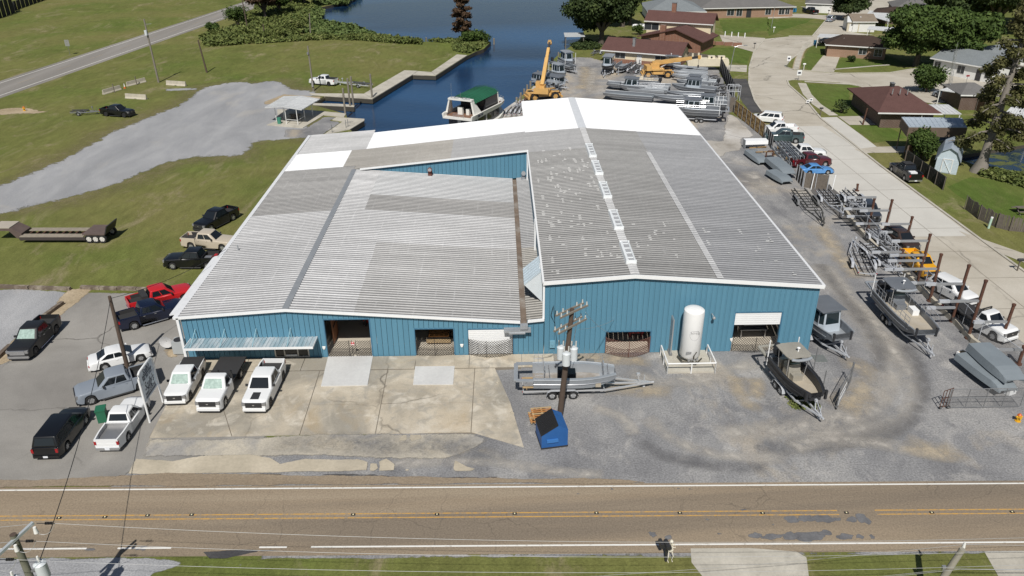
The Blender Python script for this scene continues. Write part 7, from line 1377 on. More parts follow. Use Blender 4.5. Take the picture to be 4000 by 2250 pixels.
def window(t, x, y, z0, z1, w, fr=WFR, pane=WPN, rz=0.0):
    m = MB(); m.b2((-w/2-.07, -.05, z0-.07), (w/2+.07, .03, z1+.07)); o = m.build('window', fr, t, (x, y, 0), rz); m = MB(); m.b2((-w/2, -.07, z0), (-.03, -.03, z1)); m.b2((.03, -.07, z0), (w/2, -.03, z1)); m.build('pane', pane, o)
def house(label, A, B, depth, ze, zr, wallm, roofm, over=.5, roof='gable', wins=(), doors=(), chim=(), base=None, fascia=WFR, name='house', rwins=(), vents=0, cat='house', flat=False, open_=False):
    A = Vector(A); B = Vector(B); L = (B-A).length; t = thing(name, label, cat, (A.x, A.y, 0), ang(A, B)); D = depth; hy = D/2; o = over
    if not open_:
        m = MB(); rh = zr-.12 if roof == 'gable' else ze
        if roof == 'gable': pr = [(o, 0), (D-o, 0), (D-o, ze+.0), (hy, ze+(zr-ze)*(hy-o)/hy-.1), (o, ze)]
        else: pr = [(o, 0), (D-o, 0), (D-o, ze), (o, ze)]
        m.extr(pr, o, L-o, 'x'); m.build('wall', wallm, t)
        if base: m = MB(); m.b2((o-.04, o-.04, 0), (L-o+.04, D-o+.04, base[0])); m.build('brick_base', base[1], t)
    m = MB(); ins = 0 if roof == 'gable' else min(hy, L/2-.5); th = .16
    R0, R1 = (ins, hy, zr), (L-ins, hy, zr); c = [(0, 0, ze), (L, 0, ze), (L, D, ze), (0, D, ze)]
    dn = lambda p: (p[0], p[1], p[2]-th)
    vs = c+[R0, R1]+[dn(p) for p in c+[R0, R1]]
    fs = [(0, 1, 5, 4), (2, 3, 4, 5), (6, 10, 11, 7), (8, 11, 10, 9)]+([(1, 2, 5), (3, 0, 4), (7, 11, 8), (9, 10, 6)] if ins else [])
    fs += [(0, 6, 7, 1), (2, 8, 9, 3)]+([(1, 7, 8, 2), (3, 9, 6, 0)] if ins else [(1, 7, 11, 5), (5, 11, 8, 2), (0, 4, 10, 6), (4, 3, 9, 10)])
    m.add(vs, fs); rf = m.build('roof', roofm, t)
    m = MB(); m.b2((0, -.03, ze-.2), (L, .0, ze+.01)); m.build('fascia', fascia, rf)
    for (u, w, z0, z1) in wins: window(t, L*u, o, z0, z1, w)
    for (u, w, z0, z1) in rwins: window(t, L-o, D*u, z0, z1, w, rz=pi/2)
    for (u, w, h, ma) in doors: m = MB(); m.b2((L*u-w/2, o-.06, 0), (L*u+w/2, o, h)); dr = m.build('door', ma, t); m = MB(); m.ball((L*u+w*.35, o-.1, h*.48), .05, 6, 4); m.build('handle', GALVD, dr)
    for (x, y, w, h, ma) in chim: m = MB(); m.b2((L*x-w/2, D*y-.4, ze), (L*x+w/2, D*y+.4, h)); ch = m.build('chimney', ma, rf); m = MB(); m.b2((L*x-w/2-.06, D*y-.46, h), (L*x+w/2+.06, D*y+.46, h+.1)); m.build('chimney_cap', GALVD, ch)
    for k in range(vents): m = MB(); x_ = L*(.35+.12*k); m.cyl((x_, hy*.6, zr-.6), (x_, hy*.6, zr+.25), .09, 8); m.build('roof_vent', RIM, rf)
    return t, L
def HP(k, a, b, r, ze, zr): A, B, R = P(k, *a, ze), P(k, *b, ze), P(k, *r, zr); n = (B-A).normalized(); n = Vector((-n.y, n.x, 0)); return A, B, 2*abs((R-A).dot(n))
A, B, D = HP('A3', (835, 470), (1600, 530), (1280, 372), 2.6, 4.6)
house('low brown-roofed house with cream wall beside the back yard', A, B, min(D, 15), 2.6, 4.6, CREAM, RBR, .7, wins=((.24, 2.2, 1.1, 2.2), (.74, 2.2, 1.0, 2.1)), doors=((.48, 1.1, 2.1, WHW),), base=(.9, BRK), chim=((.38, .25, .5, 5.0, RIM),))
A, B, D = HP('A3', (1245, 195), (1900, 232), (1600, 108), 5.4, 7.4)
house('tall brown-roofed house with cream upper storey', A, B, min(D, 14), 5.4, 7.4, CREAM, RBR, .6, wins=((.11, 3.4, 3.4, 4.9), (.55, 1.4, 3.4, 4.6)), chim=((.38, .5, 1.0, 9.2, BRK),), base=(2.4, BRK), rwins=((.3, 1.0, 3.4, 4.8), (.3, .9, .8, 2.0)))
A, B = P('A3', 1190, 338, 2.7), P('A3', 1815, 395, 2.7); L = (B-A).length; t = thing('house_wing', 'brick front wing with wide gable and chimney', 'house', (A.x, A.y, 0), ang(A, B))
m = MB(); m.add([(.8, 0, 0), (L-.8, 0, 0), (L-.8, 0, 2.7), (L*.58, 0, 4.7), (.8, 0, 2.8), (.8, 9, 0), (L-.8, 9, 0), (L-.8, 9, 2.7), (L*.58, 9, 4.7), (.8, 9, 2.8)], [(0, 1, 2, 3, 4), (9, 8, 7, 6, 5), (0, 4, 9, 5), (1, 6, 7, 2)]); m.build('wall', BRK, t)
m = MB(); m.add([(0, -.7, 2.7), (L*.58, -.7, 5.0), (L, -.7, 2.7), (0, 10, 2.7), (L*.58, 10, 5.0), (L, 10, 2.7), (0, -.7, 2.5), (L*.58, -.7, 4.8), (L, -.7, 2.5), (0, 10, 2.5), (L*.58, 10, 4.8), (L, 10, 2.5)], [(0, 1, 4, 3), (1, 2, 5, 4), (6, 9, 10, 7), (7, 10, 11, 8), (0, 6, 7, 1), (1, 7, 8, 2), (0, 3, 9, 6), (2, 8, 11, 5)]); rf = m.build('roof', RBR, t)
m = MB(); m.b2((L*.34, -.5, 0), (L*.42, .3, 5.6)); m.build('chimney', BRK, t); m = MB(); m.b2((.82, -.05, .8), (L*.2, .0, 2.3)); m.build('window', WPN, t)
A, B, D = HP('A3', (1770, 80), (2190, 112), (1850, 0), 2.8, 5.0); house('grey hip-roofed brick house at the top of the bend', A, P('A4', 270, 62, 2.8), 22, 2.8, 6.4, BRT, RGY, .6, 'hip', wins=((.33, 2.0, .7, 2.3), (.42, 1.6, .5, 2.4), (.72, 1.6, .7, 2.3), (.86, 1.6, .7, 2.3), (.92, 1.2, .7, 2.3)), doors=((.52, 1.4, 2.4, BUMP),))
A, B = P('A3', 1275, 110, 2.8), P('A3', 1840, 110, 2.8); house('grey-roofed house hidden behind the tall brown house', A, B, 18, 2.8, 5.6, WHW, RBG, .6, 'hip')
# corner brick house
A, B, D = HP('A4', (540, 420), (1150, 455), (760, 325), 2.6, 4.4); house('brick corner house with dark roof and white entrance gable', A, B, min(D, 13), 2.6, 4.4, BRT, RDK, .6, 'hip', wins=((.60, 1.5, .9, 2.1), (.84, 1.5, .7, 2.1)), vents=0)
q = P('A4', 540, 515); r = P('A4', 835, 530); L = (r-q).length; t = thing('entrance_gable', 'white front gable with large window on brick corner house', 'porch', tuple(q), ang(q, r))
m = MB(); m.add([(0, 0, 0), (L, 0, 0), (L, 0, 2.5), (L*.5, 0, 3.6), (0, 0, 2.5), (0, 4, 0), (L, 4, 0), (L, 4, 2.5), (L*.5, 4, 3.6), (0, 4, 2.5)], [(0, 1, 2, 3, 4), (1, 6, 7, 2), (0, 4, 9, 5)]); m.build('wall', BRT, t); m = MB(); m.add([(-.5, -.5, 2.4), (L*.5, -.5, 3.75), (L+.5, -.5, 2.4), (-.5, 5, 2.4), (L*.5, 5, 3.75), (L+.5, 5, 2.4)], [(0, 1, 4, 3), (1, 2, 5, 4)]); m.build('roof', RDK, t)
m = MB(); m.bar((-.5, -.5, 2.35), (L*.5, -.5, 3.7), .06, .25); m.bar((L*.5, -.5, 3.7), (L+.5, -.5, 2.35), .06, .25); m.add([(.4, -.02, 2.45), (L-.4, -.02, 2.45), (L*.5, -.02, 3.5)], [(0, 1, 2)]); m.build('bargeboard', WFR, t); window(t, L*.24, -.02, .5, 2.2, L*.32, WFR, WSH); window(t, L*.65, -.02, .9, 2.2, L*.25, BRT, WSH); m = MB(); m.b2((L*.83, -.08, 0), (L*.97, 0, 2.2)); m.build('door', WFR, t)
# brown hip-roof house across the street
A, B, D = HP('A4', (1040, 1062), (1640, 1072), (1075, 870), 2.6, 4.6); A0 = P('A4', 1040, 1062, 2.6); W0 = P('A4', 750, 825, 2.6); house('wide brown hip-roofed house across the concrete street', A0, A0+(P('A4', 1650, 1072, 2.6)-A0).normalized()*(P('A4', 1650, 1072, 2.6)-A0).length, (W0-A0).length*.98, 2.6, 4.9, BRD, RBR, .9, 'hip', vents=3, chim=((.45, .5, .5, 5.3, BUMP),))
t = thing('porch_posts', 'white posts carrying the porch edge of the wide brown house', 'porch', tuple(A0.xy)+(0,))
for k, (x, y) in enumerate(((1050, 1165), (1215, 1160), (1375, 1140))): p = P('A4', x, y)-Vector((A0.x, A0.y, 0)); m = MB(); m.cyl((p.x, p.y+.3, 0), (p.x, p.y+.3, 2.5), .09, 8); m.build('post', WFR, t)
for k, z in enumerate((1.1, 1.2)): pw = P('A4', 890+k*30, 1040+k*10); m = MB(); m.b2((pw.x-A0.x-.1, pw.y-A0.y, .8), (pw.x-A0.x+.1, pw.y-A0.y+.8, 2.2)); m.build('shutter', WFR, t)
def shelter(label, pts, zs, roofm, ma=WFR, skirt=0.0, name='carport', cat='carport', skm=None, posts=True, ribs=True):
    c = [P(k, x, y, z) for (k, x, y), z in zip(pts, zs)]; o = Vector((c[0].x, c[0].y, 0)); t = thing(name, label, cat, tuple(o)); v = [p-o for p in c]
    m = MB(); m.add([tuple(p) for p in v]+[(p.x, p.y, p.z-.1) for p in v], [(0, 1, 2, 3), (7, 6, 5, 4)]+[(i, 4+i, 4+(i+1) % 4, (i+1) % 4) for i in range(4)]); rf = m.build('roof', roofm, t)
    if ribs:
        m = MB(); n = max(3, int((v[1]-v[0]).length/.6)); [m.bar(v[0].lerp(v[1], (i+.5)/n)+Vector((0, 0, .02)), v[3].lerp(v[2], (i+.5)/n)+Vector((0, 0, .02)), .07, .05) for i in range(n)]; m.build('roof_ribs', roofm, rf, kind='stuff')
    if skirt:
        for i in range(4): a, b = v[i], v[(i+1) % 4]; m = MB(); m.bar(a-Vector((0, 0, skirt/2+.1)), b-Vector((0, 0, skirt/2+.1)), .08, skirt); m.build('skirt_board', skm, t)
    if posts:
        for p in v: q = p*.94+(v[0]+v[1]+v[2]+v[3])/4*.06; m = MB(); m.cyl((q.x, q.y, 0), (q.x, q.y, q.z-.08), .08, 8); m.build('post', ma, t)
    return t
shelter('white metal patio roof beside the brown hip roof', [('A4', 1450, 1072), ('A4', 1828, 1074), ('A4', 1700, 985), ('A4', 1345, 982)], (2.5, 2.5, 2.7, 2.7), MATS['tin_white'])
SKT = mat('skirt_brown', (.13, .095, .07), .85, var=.3)
shelter('tall boat shelter with blue-grey tin roof and brown skirts', [('A4', 1330, 1195), ('A4', 1880, 1200), ('A4', 1830, 1112), ('A4', 1260, 1103)], (4.2, 4.2, 4.6, 4.6), MATS['tin_blue'], SKT, 1.3, 'boat_shelter', 'shelter', SKT)
shelter('small white carport beside the corner brick house', [('A4', 465, 348), ('A4', 610, 352), ('A4', 680, 325), ('A4', 490, 318)], (2.4, 2.4, 2.5, 2.5), MATS['tin_white'])
shelter('long white carport behind the corner brick house', [('A4', 935, 275), ('A4', 1270, 305), ('A4', 1270, 262), ('A4', 960, 245)], (2.6, 2.6, 2.8, 2.8), MATS['tin_white'])
shelter('pale metal carport above the silver SUV', [('A4', 1615, 848), ('A4', 1830, 880), ('A4', 1950, 842), ('A4', 1740, 808)], (2.5, 2.5, 2.6, 2.6), MATS['tin_white'])
shelter('white tin roof at the far cul-de-sac house', [('A4', 925, 140), ('A4', 1145, 205), ('A4', 1155, 125), ('A4', 960, 98)], (2.6, 2.6, 2.8, 2.8), MATS['tin_white'])
shelter('white tin roof at the right edge behind the cypress', [('A4', 2215, 1090), ('A4', 2500, 1180), ('A4', 2500, 1010), ('A4', 2300, 1000)], (2.6, 2.6, 3.0, 3.0), MATS['tin_white'])
A, B = P('A4', 1180, 150, 2.7), P('A4', 1530, 150, 2.7); house('long brown-roofed house behind the white tin roof', P('A4', 970, 118, 2.7), P('A4', 1530, 155, 2.7), 10, 2.7, 4.0, BRD, RDK, .5, 'hip', doors=((.7, 1.4, 2.0, RED),)); house('grey-roofed house below the big dark oaks', P('A4', 1190, 85, 2.7), P('A4', 1650, 100, 2.7), 16, 2.7, 5.2, BRD, RGY, .5, 'hip', vents=2)
house('tan-roofed cottage beside the beige shed', P('A4', 800, 205, 2.6), P('A4', 1040, 205, 2.6), 8, 2.6, 4.0, WHW, shingle('shingle_tan', (.22, .18, .14)), .4)
q = P('A4', 735, 298); r = P('A4', 860, 305); house('small beige double-door shed by the bend', Vector((q.x-.2, q.y-.2, 0)), Vector((r.x, r.y, 0)), 5, 2.5, 3.5, mat('shed_beige', (.52, .47, .36), .7), MATS['tin_white'], .2, doors=((.35, .9, 1.9, WHW), (.62, .9, 1.9, WHW)), name='garden_shed', cat='shed')
house('white house in tree shade at the cul-de-sac', P('A4', 1530, 545, 2.8), P('A4', 2130, 650, 2.8), 11, 2.8, 4.6, WHW, RBG, .6, wins=((.12, 1.2, .8, 2.2), (.5, 1.4, .8, 2.2), (.93, 1.4, .8, 2.2)), doors=((.78, 1.0, 2.1, BUMP),)); house('white house wing at the right edge under the cypress', P('A4', 2080, 560, 2.8), P('A4', 2480, 520, 2.8), 9, 2.8, 4.4, WHW, RBG, .5, wins=((.7, 1.4, .8, 2.2),))
house('low grey-roofed outbuilding beside the pale carport', P('A4', 1820, 895, 2.6), P('A4', 2180, 900, 2.6), 8, 2.6, 3.8, BRD, RGY, .3, 'hip', name='outbuilding')
house('white garage of the furthest driveway', P('A4', 350, 30, 2.6), P('A4', 620, 40, 2.6), 9, 2.6, 4.2, WHW, RGY, .4, 'hip', doors=((.75, 2.6, 2.0, WFR),))
# gambrel shed
q, r = P('B4', 1705, 545), P('B4', 1880, 570); e = P('B4', 1650, 470); t = thing('garden_shed', 'pale blue gambrel-roofed shed with crossed doors', 'shed', tuple(q), ang(q, r)); L = (r-q).length; D = 5.4; pr = [(0, 0), (L, 0), (L, 1.9), (L*.82, 2.9), (L*.5, 3.4), (L*.18, 2.9), (0, 1.9)]; SHB = mat('shed_blue', (.50, .58, .63), .6, var=.08)
m = MB(); m.extr(pr, 0, D); m.build('wall', SHB, t); m = MB(); rp = [(L+.2, 1.75), (L*.84, 2.98), (L*.5, 3.5), (L*.16, 2.98), (-.2, 1.75)]; m.loft([[(x, y, z) for x, z in rp]+[(x, y, z-.08) for x, z in rp[::-1]] for y in (-.25, D+.25)], smooth=False); m.build('roof', MATS['tin_blue'], t)
for k in range(9): m = MB(); m.b2((.02, -.02, .15+.2*k), (L-.02, 0, .32+.2*k)); m.build('clapboard', SHB, t)
m = MB(); m.b2((L*.28, -.06, .1), (L*.72, -.02, 1.95)); dr = m.build('door', SHB, t); m = MB(); m.bar((L*.29, -.08, .15), (L*.71, -.08, 1.9), .04, .1, up=(0, -1, 0)); m.bar((L*.71, -.08, .15), (L*.29, -.08, 1.9), .04, .1, up=(0, -1, 0)); [m.b2((x-.05, -.09, .1), (x+.05, -.06, 1.95)) for x in (L*.28, L*.72)]; m.b2((L*.28, -.09, 1.85), (L*.72, -.06, 1.97)); m.build('brace', WFR, dr)
boat('grey boat stored under the tall boat shelter', P('A4', 1520, 1345, 1.0), P('A4', 1800, 1340, 1.0), 2.3, 1.0, .6, 'v', GREYP, ALUP, .5, trail='trailer under the boat in the tall shelter', group='boats at the houses')
# street furniture of the neighbourhood
def mailbox(lab, p, ma=BUMP, h=1.1): t = thing('mailbox', lab, 'mailbox', tuple(p)); m = MB(); m.bar((0, 0, 0), (0, 0, h), .1); m.build('post', OLDWOOD if ma is BUMP else WFR, t); m = MB(); m.loft([[(x, -.12, h), (x, .12, h), (x, .12, h+.15), (x, .06, h+.24), (x, -.06, h+.24), (x, -.12, h+.15)] for x in (-.28, .28)], smooth=False); m.build('box', ma, t)
mailbox('black mailbox on the lawn of the wide brown house', P('A4', 493, 1090)); mailbox('black mailbox on the lawn by the far driveway', P('A4', 570, 140)); mailbox('dark mailbox on the verge at the right edge', P('B4', 2360, 1325)); mailbox('white mailbox at the end of the corner house walk', P('A4', 335, 660), WFR); mailbox('white mailbox beside the far street lamp', P('A4', 52, 305), WFR); mailbox('black mailbox near the brick planter wall', P('A3', 2285, 460)); mailbox('mailbox on the cul-de-sac verge', P('A4', 2065, 825), WFR)
def bins(lab, p, n, nm='blue_bin'):
    for k in range(n): t = thing('wheelie_bin', lab[k], 'bin', (p.x+.8*k, p.y, 0), .1); m = MB(); m.box((0, 0, .5), (.6, .65, .95)); m.build('tub', mat('bin_blue', (.02, .16, .30), .5), t); m = MB(); m.box((0, 0, 1.02), (.66, .75, .1)); m.build('lid', mat('bin_blue', None), t)
bins(['left blue bin beside the grey hip-roofed house', 'right blue bin beside the grey hip-roofed house'], P('A4', 228, 115), 2); bins(['left blue bin at the furthest garage', 'right blue bin at the furthest garage'], P('A4', 540, 65), 2); bins(['blue bin beside the small white carport'], P('A4', 443, 425), 1); bins(['blue bin under the porch of the wide brown house'], P('A4', 975, 1100), 1)
def sgn(lab, p, h, w, hh, ma, txt=None):
    t = thing('street_sign', lab, 'sign', tuple(p)); m = MB(); m.cyl((0, .05, 0), (0, .05, h), .035, 6); m.build('post', GALVD, t); m = MB(); m.b2((-w/2, -.02, h-hh), (w/2, .02, h)); m.build('plate', ma, t); m = MB(); m.b2((-w*.3, -.03, h-hh*.7), (w*.3, -.02, h-hh*.35)); m.build('print', INK, t)
sgn('white speed sign on the corner house verge', P('A4', 185, 640), 2.4, .75, .95, TRIM); sgn('white and red notice sign at the street corner', P('A4', 285, 760), 2.0, .9, 1.0, TRIM); sgn('left small red-white lawn sign', P('A4', 372, 985), .8, .55, .5, TRIM); sgn('right small red-white lawn sign', P('A4', 402, 975), .9, .55, .5, TRIM); sgn('small red sign in the cul-de-sac', P('A4', 1860, 820), 2.2, .6, .3, RED)
t = thing('street_lamp', 'grey street lamp on the grass beside the asphalt drive', 'street lamp', tuple(P('E2', 1650, 435))); h = PYW('E2', 1705, 15, P('E2', 1650, 435).y).z; m = MB(); m.cyl((0, 0, 0), (.5, 0, h), .09, 8, .06); m.build('column', RIM, t); m = MB(); m.tube([(.5, 0, h), (1.2, 0, h+.25), (2.4, 0, h+.3)], .04, 6); m.box((2.6, 0, h+.27), (.7, .25, .14)); m.build('lamp_head', RIM, t); m = MB(); m.cyl((.1, 0, .5), (-1.6, -1.2, 0), .05, 6); m.build('stay', POLEW, t)
t = thing('street_lamp', 'slim street lamp on the far bend lawn', 'street lamp', tuple(P('A4', 30, 265))); m = MB(); m.cyl((0, 0, 0), (.3, 0, 7.5), .08, 8, .05); m.build('column', RIM, t); m = MB(); m.tube([(.3, 0, 7.5), (1.5, 0, 7.9)], .04, 6); m.box((1.7, 0, 7.9), (.6, .2, .12)); m.build('lamp_head', RIM, t)
tp_ = P('A4', 1690, 955); t = thing('radio_mast', 'slender lattice radio mast rising behind the brown house', 'mast', tuple(tp_)); hh = PYW('A4', 1775, 470, tp_.y).z; xo = PYW('A4', 1775, 470, tp_.y).x-tp_.x
for k in range(3): a_ = 2*pi*k/3; m = MB(); m.cyl((cos(a_)*.3, sin(a_)*.3, 0), (xo+cos(a_)*.2, sin(a_)*.2, hh), .035, 5); m.build('mast_leg', RIM, t)
m = MB()
for k in range(int(hh/.7)):
    f0, f1 = k*.7/hh, (k+1)*.7/hh
    for j in range(3): a_, b_ = 2*pi*j/3, 2*pi*(j+1)/3; m.cyl((xo*f0+cos(a_)*.28, sin(a_)*.28, hh*f0), (xo*f1+cos(b_)*.28, sin(b_)*.28, hh*f1), .015, 4)
m.build('lattice', RIM, t, kind='stuff'); m = MB(); m.cyl((xo-.9, 0, hh), (xo+.9, 0, hh), .03, 5); m.cyl((xo, 0, hh-.2), (xo, 0, hh+1.2), .03, 5); m.build('aerial', RIM, t)
t = thing('brick_planter', 'low brick wall curving round the driveway edge', 'wall', tuple(P('A3', 1830, 420))); [MB().bar(P('A3', 1830+k*85, 420+k*5)-t.location+Vector((0, 0, .4)), P('A3', 1910+k*85, 420+k*5)-t.location+Vector((0, 0, .4)), .3, .8).build('brick_course', BRK, t) for k in range(4)]
for k in range(4): t = thing('bollard', ('leftmost white bollard of the row by the far driveway', 'second white bollard of the row by the far driveway', 'third white bollard of the row by the far driveway', 'rightmost white bollard of the row by the far driveway')[k], 'bollard', tuple(P('A3', 2008+62*k, 342+5*k))); m = MB(); m.cyl((0, 0, 0), (0, 0, 1.1), .12, 8); m.build('post', TRIM, t); m = MB(); m.ball((0, 0, 1.1), .12, 8, 4); m.build('cap', TRIM, t)
t = thing('propane_tank', 'white propane tank beside the tall brown house', 'tank', tuple(P('A3', 1198, 285))); m = MB(); m.loft([[(x, cos(2*pi*k/12)*r, 1.0+sin(2*pi*k/12)*r) for k in range(12)] for x, r in ((-1.9, .1), (-1.7, .45), (-1.3, .58), (1.3, .58), (1.7, .45), (1.9, .1))]); m.build('vessel', TRIM, t); [MB().box((x, 0, .25), (.3, .6, .5)).build('saddle', CONB, t) for x in (-1.0, 1.0)]
t = thing('garden_statue', 'small white garden statue in front of the brick house', 'statue', tuple(P('A4', 965, 540))); m = MB(); m.loft([[(cos(2*pi*k/10)*r, sin(2*pi*k/10)*r, z) for k in range(10)] for z, r in ((0, .28), (.4, .22), (.75, .2), (.95, .1), (1.05, .11), (1.18, .06))]); m.build('figure', TRIM, t); m = MB(); m.cyl((0, 0, -.01), (0, 0, .1), .34, 10); m.build('plinth', CONB, t)
t = thing('picnic_table', 'weathered picnic table on the lawn at the right edge', 'table', tuple(P('B4', 2400, 870))); m = MB(); [m.b2((-.9, -.35+.18*k, .72), (.9, -.2+.18*k, .76)) for k in range(4)]; m.build('top', OLDWOOD, t); [MB().b2((-.9, y-.13, .42), (.9, y+.13, .46)).build('bench', OLDWOOD, t) for y in (-.75, .75)]; [MB().bar((x, -.8, 0), (x, .3, .72), .08).bar((x, .8, 0), (x, -.3, .72), .08).build('trestle', OLDWOOD, t) for x in (-.7, .7)]
t = thing('marker_post', 'pale pipe marker post on the verge near the picket fence', 'post', tuple(P('B4', 2135, 990))); m = MB(); m.cyl((0, 0, 0), (.05, 0, 1.2), .12, 8); m.build('pipe', mat('pipe_green', (.45, .62, .52), .5), t); m = MB(); m.cyl((.05, 0, 1.2), (.07, 0, 1.35), .13, 8); m.build('cap', TRIM, t)
# ================================================================ VEGETATION
def leaf_mat(name, c1, c2, c3):
    b = NB(name); n = b.noise(b.pos(), .7, 4, .6); n2 = b.noise(b.pos(), 7, 2, .7)
    c = b.ramp(n, (.3, c1), (.55, c2), (.75, c3)); c = b.mix(1.0, c, b.ramp(n2, (.25, .65), (.75, 1.35)), 'MULTIPLY')
    MATS[name] = b.out(c, .7, spec=.2); return MATS[name]
LOAK = leaf_mat('leaf_oak', (.020, .034, .011), (.040, .060, .018), (.075, .10, .03)); LGRN = leaf_mat('leaf_green', (.028, .050, .012), (.056, .090, .020), (.10, .14, .034)); LCYP = leaf_mat('leaf_cypress', (.048, .052, .018), (.085, .085, .030), (.14, .125, .05)); LRUST = leaf_mat('leaf_rust', (.045, .028, .016), (.085, .052, .030), (.14, .092, .055)); LWEED = leaf_mat('leaf_weed', (.055, .078, .022), (.12, .145, .04), (.21, .215, .085)); LLILY = leaf_mat('leaf_lily', (.045, .075, .022), (.11, .15, .045), (.21, .24, .09)); BARK = mat('bark', (.09, .075, .06), .9, var=.35, vscale=2); BARKG = mat('bark_grey', (.20, .18, .155), .9, var=.3, vscale=2)
def leaves(name, blobs, count, size, ma, parent, seed, flat=.5, shell=.55):
    count, size = (int(count*1.75), size*.74) if parent is not None and size > .18 else (count, size); rs = np.random.RandomState(seed); B = np.array(blobs, float); w = B[:, 3]*B[:, 4]*B[:, 5]; w = w**.8; idx = rs.choice(len(B), count, p=w/w.sum())
    d = rs.normal(size=(count, 3)); d /= np.linalg.norm(d, axis=1, keepdims=True); r = (shell+(1-shell)*rs.rand(count, 1))*(.86+.3*rs.rand(count, 1)); c = B[idx, :3]+d*r*B[idx, 3:6]
    c += rs.normal(size=(count, 3))*size*.6
    n = d*.8+rs.normal(size=(count, 3))*.7+np.array([0, 0, flat]); n /= np.linalg.norm(n, axis=1, keepdims=True)
    a = np.cross(n, rs.normal(size=(count, 3))); a /= np.maximum(np.linalg.norm(a, axis=1, keepdims=True), 1e-6); b = np.cross(n, a); s = size*(.6+.9*rs.rand(count, 1))
    v = np.stack([c-a*s-b*s*.25, c+a*s*.1-b*s*.7, c+a*s+b*s*.2, c-a*s*.15+b*s*.7], 1).reshape(-1, 3)
    me = bpy.data.meshes.new(name); me.vertices.add(count*4); me.vertices.foreach_set('co', v.ravel().astype(np.float32)); me.loops.add(count*4); me.loops.foreach_set('vertex_index', np.arange(count*4, dtype=np.int32)); me.polygons.add(count); me.polygons.foreach_set('loop_start', np.arange(0, count*4, 4, dtype=np.int32)); me.update(); me.validate(); me.materials.append(ma)
    return link(name, me, parent)
def tree(label, base, h, rx, ry, ma, kind='oak', count=6000, size=.35, seed=1, bark=BARK, name='oak_tree', group=None, lean=(0, 0)):
    rs = random.Random(seed); t = thing(name, label, 'tree', (base[0], base[1], 0), 0, group); bl = []; m = MB()
    if kind == 'oak':
        n = 16; th = h*.32
        for i in range(n):
            a = 2*pi*i/n+rs.uniform(-.3, .3); f = rs.uniform(.35, 1) if i > 3 else .15; z = h*rs.uniform(.42, .84)*(1-.18*f) if i % 3 else h*.84; c = (cos(a)*rx*.68*f, sin(a)*ry*.68*f, z); k = rs.uniform(.26, .42); bl.append((*c, rx*k, ry*k, h*.15*rs.uniform(.8, 1.3)))
            if i % 2 == 0: m.tube([(0, 0, th*.7), (c[0]*.5, c[1]*.5, th+(z-th)*.4), c], [rx*.045, rx*.028, rx*.01], 6)
        m.tube([(0, 0, -.1), (.1, 0, th*.5), (0, 0, th)], [rx*.085, rx*.06, rx*.055], 9)
    elif kind == 'cypress':
        n = 26 if rx < 5 else 44; kb = .34 if rx < 5 else .2; m.tube([(0, 0, -.1), (lean[0]*.08, 0, h*.08), (lean[0]*.5, lean[1]*.5, h*.5), (lean[0], lean[1], h*.97)], [h*.052, h*.026, h*.016, h*.004], 10)
        for i in range(n):
            f = .16+.82*i/n; a = i*2.4+rs.uniform(-.4, .4); w = (1-f)**.55*rs.uniform(.45, 1.05) if f > .3 else rs.uniform(.4, .9); c = (lean[0]*f+cos(a)*rx*w*.62, lean[1]*f+sin(a)*ry*w*.62, h*f-.1*rx*w); bl.append((*c, rx*kb*(.5+w*.6), ry*kb*(.5+w*.6), h*.03*rs.uniform(.8, 1.5)))
            m.tube([(lean[0]*f, lean[1]*f, h*f), (lean[0]*f+cos(a)*rx*w*.5, lean[1]*f+sin(a)*ry*w*.5, h*f+.1), (lean[0]*f+cos(a)*rx*w, lean[1]*f+sin(a)*ry*w, h*f-.1*rx*w)], [h*.007, h*.005, h*.002], 5)
    else:
        for i in range(9): a = rs.uniform(0, 6.28); f = rs.uniform(0, .7); c = (cos(a)*rx*f, sin(a)*ry*f, h*rs.uniform(.35, .72)); bl.append((*c, rx*rs.uniform(.35, .55), ry*rs.uniform(.35, .55), h*rs.uniform(.22, .32))); m.tube([(0, 0, -.05), (c[0]*.4, c[1]*.4, h*.3), c], [.05*h/3, .03*h/3, .015*h/3], 5)
    m.build('trunk', bark, t); leaves('crown', bl, count, size, ma, t, seed, shell=.3 if kind == 'shrub' else .45); return t
oaks = 'oaks among the houses'
tree('large round live oak on the bank beside the houses', P('A3', 840, 420), 13, 9.5, 8, LOAK, count=17000, size=.42, seed=3, group=oaks); tree('dark oak behind the bank oak', P('A3', 1040, 250), 14, 8.5, 8, LOAK, count=12000, size=.45, seed=4, group=oaks); tree('bright green tree right behind the bank oak', P('A3', 1110, 240), 11, 6, 6, LGRN, count=7000, size=.42, seed=5, group=oaks)
tree('dark tree left of the lake at the top edge', P('A3', 1400, -10), 9, 7, 6, LOAK, count=5000, size=.45, seed=6, group=oaks)
tree('round oak at the kerb of the far bend', P('A4', 760, 185), 7.5, 6.2, 5.5, LOAK, count=8000, size=.36, seed=7, group=oaks)
for i, (x, y, h, r, lab) in enumerate(((1780, 250, 15, 11, 'huge dark oak at the top right, left of three'), (2120, 330, 17, 12, 'huge dark oak at the top right, middle of three'), (2420, 250, 16, 12, 'huge dark oak at the top right, right of three'), (1950, 60, 14, 12, 'dark oak at the top edge behind the others'))): tree(lab, P('A4', x, y), h, r, r*.9, LOAK, count=15000, size=.48, seed=20+i, group=oaks)
tree('leafy green tree shading the corner house lawn', P('A4', 1390, 625), 12, 8.6, 8, LGRN, count=13000, size=.4, seed=31, group='leafy trees'); tree('leafy green tree in front of the white house', P('A4', 1760, 640), 11, 8.2, 7.5, LGRN, count=12000, size=.4, seed=32, group='leafy trees')
